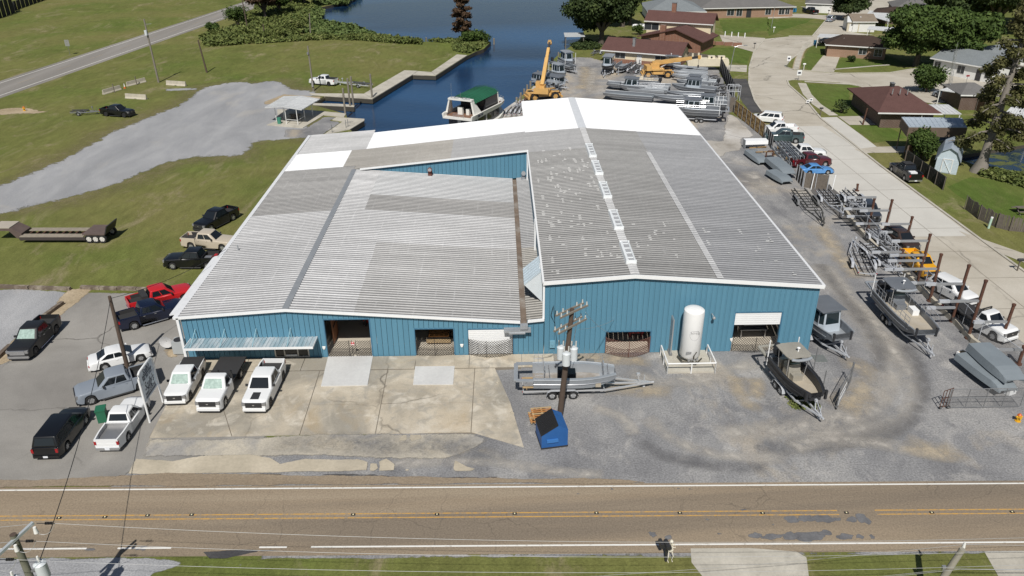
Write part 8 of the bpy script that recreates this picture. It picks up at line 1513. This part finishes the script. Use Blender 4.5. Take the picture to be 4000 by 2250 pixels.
tree('round dark shrub tree behind the wide brown house', P('A4', 1490, 870), 5.2, 4.2, 3.6, LGRN, 'shrub', 4200, .26, 33, name='shrub'); tree('bright green bush beside the gambrel shed', P('A4', 1440, 1449+50), 4.6, 2.6, 2.4, LGRN, 'shrub', 3600, .2, 34, name='shrub')
tree('small dark clipped bush on the corner house lawn', P('A4', 792, 585), 1.4, 1.2, 1.1, LOAK, 'shrub', 900, .13, 35, name='shrub'); tree('sparse young shrub on the wide brown house lawn', P('A4', 690, 1070), 2.4, 1.4, 1.2, LOAK, 'shrub', 300, .15, 36, name='shrub'); tree('round clipped bush at the brick planter', P('A3', 1800, 450), 2.2, 1.7, 1.6, LOAK, 'shrub', 1200, .18, 37, name='shrub'); tree('bright bush beside the propane tank', P('A3', 1190, 330), 3.0, 1.6, 1.5, LGRN, 'shrub', 1000, .2, 38, name='shrub')
tree('ivy-topped shrub between the two brown houses', P('A3', 1690, 425), 2.0, 2.4, 1.5, LGRN, 'shrub', 1200, .2, 39, name='shrub')
cb = P('B4', 2060, 545); ct = PYW('B4', 2290, -560, cb.y); tree('tall sparse bald cypress standing by the pond', cb, 23, 7.0, 6.0, LCYP, 'cypress', 9500, .2, 41, BARKG, 'cypress_tree', lean=(2.2, 1.5))
cb = P('A2', 1950, 375); tree('rust-brown cypress on the point beside the lake', cb, 13.5, 4.2, 3.8, LRUST, 'cypress', 5600, .28, 42, BARK, 'cypress_tree'); tree('leafy vine bush at the foot of the lakeside cypress', P('A2', 2080, 410), 3.4, 4.0, 2.6, LGRN, 'shrub', 3000, .26, 43, name='shrub')
for i, (k, x, y, h, r, ma, lab) in enumerate((('A2', 90, 190, 11, 6, LRUST, 'rusty cypress clump left of the reeds'), ('A2', 230, 150, 9, 5, LGRN, 'green tree behind the rusty cypress'), ('A2', 460, 60, 9, 6, LRUST, 'rusty tree at the top edge of the reeds'), ('A2', 330, 40, 8, 5, LOAK, 'dark tree at the top edge left of the lake'), ('A2', 150, 20, 10, 6, LOAK, 'dark tree left at the very top edge'))): tree(lab, P(k, x, y), h, r, r*.85, ma, count=5500, size=.38, seed=50+i, group='trees at the reed bed')
for i, (k, x, y, h, r, lab) in enumerate((('A1', 2250, 250, 6.5, 4.5, 'bright willow bush at the highway edge'), ('A1', 2020, 300, 2.6, 2.4, 'small bush at the left end of the thicket'), ('A2', 180, 370, 3, 3.6, 'grey-green bush at the lawn edge'), ('A2', 330, 300, 3.2, 4, 'bush in the middle of the thicket'))): tree(lab, P(k, x, y), h, r, r*.8, LWEED if i > 1 else LGRN, 'shrub', 2600, .24, 60+i, name='shrub', group='bushes in the thicket')
def cover(name, label, poly, n, h, size, ma, cat, seed, blob_=1.2):
    rs = np.random.RandomState(seed); A = np.array([(p[0], p[1]) for p in poly]); lo, hi = A.min(0), A.max(0); Q = lo+rs.rand(n*4, 2)*(hi-lo); B2 = np.roll(A, -1, 0)
    x, y = Q[:, :1], Q[:, 1:]; c = ((A[:, 1] > y) != (B2[:, 1] > y)) & (x < (B2[:, 0]-A[:, 0])*(y-A[:, 1])/np.where(B2[:, 1] == A[:, 1], 1e-9, B2[:, 1]-A[:, 1])+A[:, 0]); Q = Q[c.sum(1) % 2 == 1][:n]
    hh = h*(.35+.9*np.array([abs(mnoise.noise((q[0]*.25, q[1]*.25, seed))) for q in Q]))*(rs.rand(len(Q))**.5); bl = [(q[0], q[1], z, .3, .3, .15) for q, z in zip(Q, hh)]
    o = leaves(name, bl, len(bl)*3, size, ma, None, seed, flat=.9); o['kind'] = 'stuff'; o['label'] = label; o['category'] = cat; return o
TH = PS('A1', (1880, 360), (2100, 300), (2300, 250), (2415, 100))+PS('A2', (0, 20), (300, 0), (560, 60), (500, 170), (500, 300), (200, 400), (0, 410))+PS('A1', (2200, 430), (1950, 450))
cover('thicket', 'low tangled weeds and bushes between highway and lake', TH, 7000, 1.8, .34, LWEED, 'weeds', 71)
LB_ = PS('A2', (300, 200), (560, 60), (640, 110), (600, 190), (700, 220), (900, 245), (1050, 300), (1150, 345), (950, 370), (700, 330), (500, 320), (350, 290)); cover('water_lilies', 'pale green lily bed along the lake edge', LB_, 5200, .8, .36, LLILY, 'lilies', 72)
cover('bank_reeds', 'tall grass fringe along the lawn edge of the lake', PS('A2', (0, 380), (500, 345), (800, 355), (1150, 345), (1300, 365), (1560, 395), (1560, 425), (1300, 410), (1000, 385), (700, 375), (300, 395), (0, 415)), 5000, 1.3, .26, LWEED, 'reeds', 73)
cover('bank_reeds', 'weeds on the point around the lakeside cypress', PS('A2', (1600, 390), (1850, 385), (2000, 380), (2180, 400), (2100, 470), (1990, 510), (1870, 480), (1850, 410)), 2600, 1.0, .26, LWEED, 'reeds', 74)
cover('water_lilies', 'green lily patch at the top edge of the lake', PS('A2', (560, 60), (700, 45), (860, 35), (900, 0), (1000, -60), (500, -60)), 2600, 1.0, .4, LLILY, 'lilies', 75)
cover('pond_weeds', 'weeds along the near edge of the pond', PS('B4', (2050, 530), (2150, 540), (2415, 600), (2450, 680), (2300, 640), (2080, 580)), 1800, .9, .22, LWEED, 'weeds', 76)
cover('shore_weeds', 'weeds on the far bank below the live oak', PS('A3', (560, 430), (700, 400), (840, 440), (800, 470), (600, 470)), 1200, 1.0, .25, LOAK, 'weeds', 77)
cover('wall_weeds', 'dry weeds under the bow of the olive boat', PS('C4', (380, 1160), (560, 1150), (620, 1220), (480, 1240), (390, 1220)), 350, .15, .09, LWEED, 'weeds', 78)
# ================================================================ MARINA AND FOREGROUND
# shelter by the ramp
rp = [P('A2', 82, 1012, 2.6), P('A2', 430, 1035, 2.6), P('A2', 605, 932, 2.6), P('A2', 262, 906, 2.6)]; r0, r1 = P('A2', 245, 1005, 3.1), P('A2', 425, 902, 3.1); o = Vector((rp[0].x, rp[0].y, 0)); t = thing('picnic_shelter', 'open shelter with white metal gable roof by the boat ramp', 'shelter', tuple(o))
for a, b in (((rp[0], r0, r1, rp[3])), (r0, rp[1], rp[2], r1)) if False else ((rp[0], r0), (r0, rp[1])):
    c, d = (r1, rp[3]) if b is r0 else (rp[2], r1); v = [p-o for p in (a, b, c, d)]; m = MB(); m.add([tuple(p) for p in v]+[(p.x, p.y, p.z-.12) for p in v], [(0, 1, 2, 3), (7, 6, 5, 4)]+[(i, 4+i, 4+(i+1) % 4, (i+1) % 4) for i in range(4)]); rf = m.build('roof', MATS['tin_white'], t)
    m = MB(); [m.bar(v[0].lerp(v[3], (i+.5)/10)+Vector((0, 0, .03)), v[1].lerp(v[2], (i+.5)/10)+Vector((0, 0, .03)), .08, .05) for i in range(10)]; m.build('roof_ribs', MATS['tin_old'], rf, kind='stuff')
for x, y in ((195, 1150), (290, 1175), (398, 1185), (270, 1130), (465, 1140), (537, 1100)): p = P('A2', x, y)-o; m = MB(); m.cyl(p, p+Vector((0, 0, 2.55)), .06, 8); m.build('post', WFR, t)
m = MB(); m.cyl(P('A2', 290, 1172)-o+Vector((0, 0, .8)), P('A2', 398, 1182)-o+Vector((0, 0, .8)), .04, 6); m.cyl(P('A2', 398, 1182)-o+Vector((0, 0, .8)), P('A2', 465, 1140)-o+Vector((0, 0, .8)), .04, 6); m.build('hand_rail', WFR, t)
t = thing('litter_bin', 'green drum bin under the ramp shelter', 'bin', tuple(P('A2', 222, 1165, .1))); m = MB(); m.cyl((0, 0, 0), (0, 0, .9), .32, 12); m.build('drum', mat('drum_green', (.05, .22, .15), .5), t); m = MB(); m.cyl((0, 0, .88), (0, 0, .93), .34, 12); m.build('rim', mat('drum_green', None), t)
t = thing('picnic_table', 'picnic table in the shade of the ramp shelter', 'table', tuple(P('A2', 370, 1120, .1))); m = MB(); m.b2((-.9, -.4, .7), (.9, .4, .76)); m.build('top', OLDWOOD, t); [MB().b2((-.9, y-.13, .4), (.9, y+.13, .45)).build('bench', OLDWOOD, t) for y in (-.7, .7)]; MB().b2((-.6, -.3, 0), (.6, .3, .7)).build('trestle', OLDWOOD, t)
# mooring piles
PL = mat('pile_wood', (.20, .18, .145), .9, var=.3, vscale=2)
def pile(lab, k, base, top, r=.17, z0=-1.6):
    b = P(k, *base); h = PYW(k, *top, b.y).z; t = thing('mooring_pile', lab, 'pile', (b.x, b.y, z0), 0, 'mooring piles'); m = MB(); m.cyl((0, 0, 0), (0, 0, h-z0), r, 10); m.build('pile', PL, t); m = MB(); m.cyl((0, 0, h-z0), (0, 0, h-z0+.06), r*1.05, 10, r*.4); m.build('pile_cap', POLEG, t)
for lab, b, t_ in (('tall mooring pile at the quay corner', (1096, 925), (1082, 700)), ('mooring pile at the finger dock end, right', (920, 995), (902, 722)), ('mooring pile at the finger dock end, left', (888, 1000), (878, 740)), ('mooring pile beside the lower dock', (843, 1075), (818, 833))): pile(lab, 'A2', b, t_)
for k, (x, yb_, yt) in enumerate(((490, 1052, 955), (555, 985, 880), (612, 925, 818), (660, 860, 752), (712, 790, 690), (832, 600, 525), (540, 1010, 950), (1165, 285, 225))): pile(('mooring pile nearest the workshop on the wharf', 'second mooring pile along the wharf edge', 'third mooring pile along the wharf edge', 'fourth mooring pile along the wharf edge', 'fifth mooring pile along the wharf edge', 'mooring pile behind the crane boom', 'slim mooring pile between the first two', 'short mooring pile furthest up the bank')[k], 'E1', (x, yb_), (x, yt), .2)
for lab, x, y, yt in (('left dark stump post in the lily bed', 1000, 348, 318), ('right dark stump post at the lake edge', 1607, 380, 355), ('thin stump post off the point', 2245, 385, 362)): pile(lab, 'A2', (x, y), (x, yt), .22, -1.2)
t = thing('quay_fender', 'timber fender wall along the quay edges', 'fender'  , (0, 0, 0))
for a, b in (((1992, 530), (1697, 720)), ((1695, 720), (1480, 712)), ((1478, 712), (1102, 940)), ((1100, 940), (650, 912)), ((925, 1013), (535, 995)), ((2092, 482), (1992, 530)), ((1022, 1145), (888, 1226))): p, q = P('A2', *a), P('A2', *b); nn = (q-p).normalized(); nn = Vector((-nn.y, nn.x, 0))*-.06; MB().bar(p+nn-Vector((0, 0, .35)), q+nn-Vector((0, 0, .35)), .1, .75).build('fender_board', mat('wet_wood', (.05, .045, .035), .8), t)
# houseboat with green canopy
hs, hb = P('E6', 690, 740, 2.0), P('E6', 1350, 480, 1.6); hs = P('E6', 700, 720, 3.0); hbw = P('E6', 1400, 400, 2.6); hz_ = ang(hs, hbw); HL = (hbw-hs).length; HW = (P('E6', 1030, 740, 3.0)-P('E6', 365, 720, 3.0)).length
t = thing('houseboat', 'white houseboat with green canvas canopy moored behind workshop', 'boat', (hs.x, hs.y, -.9), hz_); FG = mat('fibreglass', (.74, .73, .68), .4, var=.05); TEAK = mat('teak', (.20, .11, .07), .7, var=.3, vscale=3); GRN = mat('canvas_green', (.012, .11, .055), .7, var=.25, vscale=1.5); w = HW/2
m = MB(); rg = []
for f, k, z1 in ((0, .92, 1.6), (.3, 1, 1.6), (.65, 1, 1.7), (.85, .8, 1.9), (.97, .42, 2.1), (1.03, .08, 2.2)): x = HL*f; rg.append([(x, -w*k, z1), (x, -w*k*.85, .1), (x, w*k*.85, .1), (x, w*k, z1)])
m.loft(rg); m.build('hull', FG, t)
m = MB(); m.b2((.6, -w*.82, 1.6), (HL*.72, w*.82, 3.3)); ho = m.build('lower_cabin', mat('houseboat_dark', (.05, .05, .06), .4), t); [MB().b2((HL*(.15+.2*k), -w*.84, 2.2), (HL*(.28+.2*k), -w*.83, 3.0)).build('window', BGL, ho) for k in range(3)]; [MB().b2((HL*a, -w*.86, 1.6), (HL*a+.25, -w*.8, 3.4)).build('pillar', FG, t) for a in (.1, .34)]
m = MB(); rg = []
for f, k, z0, z1 in ((-.06, .96, 3.35, 4.05), (.0, 1.0, 3.3, 4.1), (.7, 1.0, 3.3, 3.9), (.9, .75, 3.2, 3.7), (1.04, .3, 3.1, 3.5), (1.08, .06, 3.15, 3.4)): x = HL*f; rg.append([(x, -w*k, z1), (x, -w*k*.94, z0), (x, w*k*.94, z0), (x, w*k, z1), (x, w*k*.9, z1), (x, w*k*.88, z0+.25), (x, -w*k*.88, z0+.25), (x, -w*k*.9, z1)])
m.loft(rg, smooth=False); m.build('upper_deck', FG, t); m = MB(); m.b2((.1, -w*.85, 3.58), (HL*.85, w*.85, 3.62)); m.build('deck_boards', TEAK, t)
m = MB()
for s in (-1, 1):
    m.add([(.2, s*w*.92, 4.0), (2.4, s*w*.95, 4.0), (.9, s*w*.72, 6.1), (.3, s*w*.72, 6.1), (.2, s*w*.80, 4.0), (2.2, s*w*.84, 4.0), (.9, s*w*.64, 6.1), (.3, s*w*.64, 6.1)], [(0, 1, 2, 3), (7, 6, 5, 4), (0, 3, 7, 4), (1, 5, 6, 2), (3, 2, 6, 7)])
m.b2((.2, -w*.74, 6.0), (1.0, w*.74, 6.25)); m.build('radar_arch', FG, t)
m = MB(); [m.tube([(.3, y, 6.3), (.3, y+.55, 6.3), (.9, y+.55, 6.35), (.9, y, 6.35), (.3, y, 6.3)], .03, 5) for y in (-1.5, -.85, .4, 1.05)]; m.cyl((.5, 0, 6.25), (.5, 0, 7.2), .02, 5); m.cyl((.6, 1.6, 6.25), (.6, 1.6, 8.4), .02, 5); m.build('arch_rail', RAILM, t)
m = MB(); pr = [(-w*.86, 5.4), (-w*.6, 5.95), (0, 6.2), (w*.6, 5.95), (w*.86, 5.4)]; m.loft([[(x, y*k, z+dz) for y, z in pr]+[(x, y*k*.98, z+dz-.06) for y, z in pr[::-1]] for x, k, dz in ((1.0, .95, .2), (HL*.3, 1, .25), (HL*.6, 1, .2), (HL*.72, .92, .05))]); cn = m.build('canopy', GRN, t)
m = MB(); n = 12; [m.tube([(1.1+(HL*.72-1.2)*i/n, y*1.0, z+.22+.03) for y, z in pr], .03, 4) for i in range(n+1)]; m.build('canopy_seam', mat('canvas_dark', (.008, .07, .035), .8), cn, kind='stuff')
m = MB(); m.b2((HL*.35, -w*.8, 3.62), (HL*.7, w*.8, 5.4)); m.build('enclosure', mat('clear_dark', (.03, .03, .035), .2), t)
for s in (-1, 1): MB().cyl((HL*.7, s*w*.82, 3.8), (HL*.68, s*w*.8, 5.6), .1, 8).build('canopy_post', FG, t)
for x, y, d, ma, nm in ((1.4, .5, (.5, .8, 1.1), FG, 'cabinet'), (1.6, -.7, (.6, .5, .9), FG, 'fridge')): MB().box((x, y, 3.62+d[2]/2), d).build(nm, ma, t)
m = MB(); rails(t, [(HL*.72, -w*.9, 3.8), (HL*.9, -w*.7, 3.7), (HL*1.04, 0, 3.5), (HL*.9, w*.7, 3.7), (HL*.72, w*.9, 3.8)], .5); rails(t, [(-.4, .9, 3.6), (-.45, 0, 3.6), (-.45, -.9, 3.6)], .5)
m = MB(); m.b2((-1.3, -w*.8, .9), (0, w*.8, 1.05)); m.build('swim_platform', FG, t); m = MB(); m.bar((-.9, -.8, 1.1), (.2, .3, 3.3), .5, .08); m.build('stair', RAILM, t)
tx = text_mesh('Miss Adi', .5, .01, .3, .02); tx.materials.append(INK); o2 = link('name_lettering', tx, t, (1.6, -w*1.02, 3.75)); o2.rotation_euler = (pi/2, 0, 0)
# skiffs and frames on the wharf
boat('small skiff with orange buoy tied beside the houseboat', P('E6', 1290, 800, -.3), P('E6', 1440, 640, -.3), 1.6, .6, -.9, 'v', mat('skiff_wood', (.25, .12, .07), .7), TEAK, .3, group='boats on the water')
t = thing('buoy', 'orange buoy hanging at the wharf edge', 'buoy', tuple(P('E6', 1480, 690, .4))); m = MB(); m.ball((0, 0, 0), .35); m.build('ball', mat('buoy_orange', (.65, .10, .02), .5), t); m = MB(); m.cyl((0, 0, .3), (0, 0, .5), .06, 6); m.build('eye', BUMP, t)
for k in range(3): trailer(('boat cradle frame on the wharf nearest the water', 'boat cradle frame on the wharf, middle', 'boat cradle frame on the wharf nearest the workshop')[k], P('E6', 1620+90*k, 780-10*k), P('E6', 1800+60*k, 570-10*k), 1.6, 1, group='boat trailers', bunks=2)
m = MB(); a, b = P('E6', 1760, 540, .4), P('E6', 2000, 380, .5); t = thing('rusty_pipe', 'long rusty pipe lying along the wharf', 'pipe', tuple(a)); m.cyl((0, 0, 0), b-a, .14, 8); m.build('pipe', RUST, t); MB().cyl((b-a)*.99, (b-a)*1.01, .18, 8).build('flange', RUST, t)
for k, (x, y) in enumerate(((720, 1255), (850, 1210), (870, 1200))): p = P('A2', x, y); t = thing('dock_ladder_post', ('ladder post at the left of the lower dock', 'ladder post in the middle of the lower dock', 'ladder post at the right of the lower dock')[k], 'post', tuple(p)); m = MB(); m.cyl((0, 0, 0), (0, 0, 1.3), .05, 6); m.build('pipe', GALVD, t); MB().cyl((0, 0, .9), (.8, .3, .9), .03, 5).build('rail', GALVD, t)
t = thing('tree_dock', 'small tin-roofed boat dock below the live oak', 'dock', tuple(P('A3', 585, 420))); m = MB(); m.add([(-2.4, -1.6, 2.1), (2.4, -1.6, 2.1), (2.4, 1.6, 2.5), (-2.4, 1.6, 2.5), (-2.4, -1.6, 2.0), (2.4, -1.6, 2.0), (2.4, 1.6, 2.4), (-2.4, 1.6, 2.4)], [(0, 1, 2, 3), (7, 6, 5, 4), (0, 4, 5, 1), (2, 6, 7, 3), (0, 3, 7, 4), (1, 5, 6, 2)]); m.build('roof', MATS['tin_old'], t); [MB().cyl((x, y, -1.5), (x, y, 2.1), .1, 6).build('post', PL, t) for x in (-2.1, 2.1) for y in (-1.3, 1.3)]
# --- foreground poles and lines
WIRE = mat('wire_alu', (.50, .50, .49), .4, .4); WBLK = mat('wire_black', (.012, .012, .013), .6)
fy = 27.2; topL = PYW('E8', 245, 670, fy); t = thing('utility_pole', 'near utility pole with steel crossarm at the lower left', 'pole', (topL.x, fy, 0)); hL = topL.z
m = MB(); m.tube([(0, 0, 0), (0, 0, hL)], [.2, .15], 12); m.build('shaft', mat('pole_mossy', (.15, .15, .11), .9, var=.3, vscale=2), t); m = MB(); m.cyl((0, 0, hL), (0, 0, hL+.02), .15, 12); m.build('pole_top', POLEW, t)
e1 = PYW('E8', 640, 310, fy+1.0)-Vector((topL.x, fy, 0)); e0 = -(e1-Vector((0, 0, hL)))*1.0+Vector((0, 0, hL)); m = MB(); cz = Vector((0, -.2, -.25)); m.bar(e0+cz, e1+cz, .14, .14); a_ = m.build('crossarm', mat('arm_grey', (.46, .50, .52), .45, .3), t)
INS = mat('insulator_black', (.02, .02, .022), .4)
for f in (.04, .5, .96):
    c = e0.lerp(e1, f)+cz; m = MB(); m.cyl(c+Vector((.25, 0, .05)), c+Vector((1.1, 0, .02)), .02, 6); [m.cyl(c+Vector((.65+.07*k, 0, .04)), c+Vector((.68+.07*k, 0, .04)), .07, 8) for k in range(5)]; m.build('insulator', INS, a_); m = MB(); m.cyl(c+Vector((.15, -.1, -.45)), c+Vector((.15, -.1, -.1)), .11, 10, .07); m.build('arrester', LB, a_)
    a = c+Vector((1.1, 0, .02)); b = Vector((46-topL.x, 26.6-fy+f*1.6, hL-1.6)); m = MB(); m.tube(catenary(a, b, 1.4, 20), .009, 5); m.build('line_wire', WIRE, t); m = MB(); m.tube(catenary(c-Vector((.1, 0, 0)), c-Vector((14, .2, .2)), .3, 8), .012, 5); m.build('line_wire', WIRE, t); m = MB(); m.tube(catenary(c+Vector((.15, -.1, -.45)), a, .35, 8), .012, 5); m.build('jumper', WIRE, t)
for f, z in ((.0, 2.2), (.5, 2.45)): m = MB(); m.tube(catenary(Vector((-8, 0, hL-z)), Vector((46-topL.x, -.4, hL-z-1.1)), .9, 20), .009, 5); m.build('line_wire', WIRE, t)
for x, y, z in ((.62, .1, 2.35), (-.55, -.3, 2.9)): c = Vector((x, y, hL-z)); m = MB(); m.cyl(c-Vector((0, 0, .45)), c+Vector((0, 0, .4)), .28, 14); m.cyl(c+Vector((0, 0, .4)), c+Vector((0, 0, .5)), .3, 14, .18); tr = m.build('transformer', mat('transformer_grey', None), t); m = MB(); m.cyl(c+Vector((0, 0, .45)), c+Vector((0, 0, .85)), .07, 8, .05); m.build('bushing', LB, tr); MB().bar(c, (0, 0, hL-z), .1).build('bracket', GALVD, tr)
sv = Vector((topL.x+.6, fy+.1, hL-1.9)); ptop = Vector((pb2.x+pd2.x, pb2.y, pd2.z)); m = MB(); m.tube([p-t.location for p in catenary(sv, ptop+Vector((0, 0, -.3)), .9, 20)], .022, 5); m.build('service_drop', WBLK, t)
m = MB(); m.tube([p-pl2.location for p in catenary(ptop-Vector((0, 0, .2)), Vector((-25.3, 66, 4.3)), .5, 12)], .02, 5); m.build('service_drop', WBLK, pl2)
m = MB(); c1 = pb1+pd1; m.tube([p-pl1.location for p in catenary(c1-Vector((-.9, 0, .3)), Vector((8.6, YF-.1, 2.0)), .2, 10)], .012, 5); m.build('service_drop', WIRE, pl1); m = MB(); m.tube([p-pl1.location for p in catenary(c1-Vector((-.5, 0, 1.6)), Vector((9.0, YF-.1, 3.2)), .2, 10)], .012, 5); m.build('service_drop', WIRE, pl1)
# right foreground pole
fy2 = 28.4; q = PYW('D3', 2135, 818, fy2); t = thing('utility_pole', 'leaning grey utility pole at the lower right', 'pole', (q.x-1.0, fy2, 0)); h2 = q.z
m = MB(); m.tube([(0, 0, 0), (1.0, 0, h2)], [.2, .15], 12); m.build('shaft', mat('pole_pale', (.30, .28, .23), .9, var=.25, vscale=2), t)
m = MB(); m.cyl((1.25, .3, h2-.2), (1.25, .3, h2+.15), .09, 10, .05); m.build('insulator', LB, t); m = MB(); m.bar((.95, 0, h2-.3), (1.25, .3, h2-.2), .06); m.build('bracket', GALVD, t); [MB().box((.8+dx, .1*s, h2-1.4-k), (.2, .16, .22)).build('clamp', RIM, t) for k, (dx, s) in enumerate(((-.35, 1), (.25, -1)))]
for k, (dz, y_) in enumerate(((.0, .3), (1.2, -.2), (1.6, .2))): m = MB(); m.tube(catenary((1.2-.1*k, y_, h2-dz), (-55, y_-.8, h2-dz-.3), 1.5, 20), .009, 5); m.build('line_wire', WIRE, t); m = MB(); m.tube(catenary((1.2-.1*k, y_, h2-dz), (24, y_, h2-dz+.4), .4, 8), .012, 5); m.build('line_wire', WIRE, t)
# mailbox with a skeleton decoration
p = P('D2', 2392, 905); t = thing('mailbox', 'black mailbox on a post on the near verge', 'mailbox', tuple(p), .2); m = MB(); m.bar((0, 0, 0), (0, 0, 1.15), .11); m.build('post', BUMP, t); m = MB(); m.loft([[(-.13, y, 1.15), (.13, y, 1.15), (.13, y, 1.32), (.06, y, 1.42), (-.06, y, 1.42), (-.13, y, 1.32)] for y in (-.3, .3)], smooth=False); m.build('box', BUMP, t); m = MB(); m.b2((-.3, .1, .9), (-.12, .6, 1.2)); m.build('paper_tube', BUMP, t)
BONE = mat('bone', (.70, .66, .55), .6); t = thing('skeleton_decoration', 'white plastic skeleton decoration leaning on the mailbox post', 'decoration', (p.x+.22, p.y+.02, 0), .2)
m = MB(); m.ball((0, 0, 1.45), .11, 10, 7, (1, 1.1, 1.2)); m.box((0, -.06, 1.34), (.1, .1, .08)); sk = m.build('skull', BONE, t); m = MB(); [m.ball((s*.04, -.1, 1.46), .03, 6, 4) for s in (-1, 1)]; m.build('eye_socket', BUMP, sk)
m = MB(); m.tube([(0, 0, .75), (0, .03, 1.05), (0, 0, 1.3)], .03, 6); [m.tube([(0, .06, 1.25-.07*k), (.13, .0, 1.23-.07*k), (.05, -.1, 1.2-.07*k), (-.05, -.1, 1.2-.07*k), (-.13, 0, 1.23-.07*k), (0, .06, 1.25-.07*k)], .013, 5) for k in range(5)]; m.tube([(-.15, 0, .8), (0, .03, .7), (.15, 0, .8), (0, -.05, .74), (-.15, 0, .8)], .03, 6); m.build('rib_cage', BONE, t)
for s in (-1, 1): m = MB(); m.tube([(s*.1, 0, .72), (s*.15, -.1, .4), (s*.12, 0, .06), (s*.12, -.14, .03)], [.03, .025, .022, .03], 6); m.build('leg', BONE, t); m = MB(); m.tube([(s*.06, 0, 1.27), (s*.2, 0, 1.25), (s*.26, -.05, 1.0), (s*-.05-.15, .02, 1.05)], [.02, .028, .022, .02], 6); m.build('arm', BONE, t)
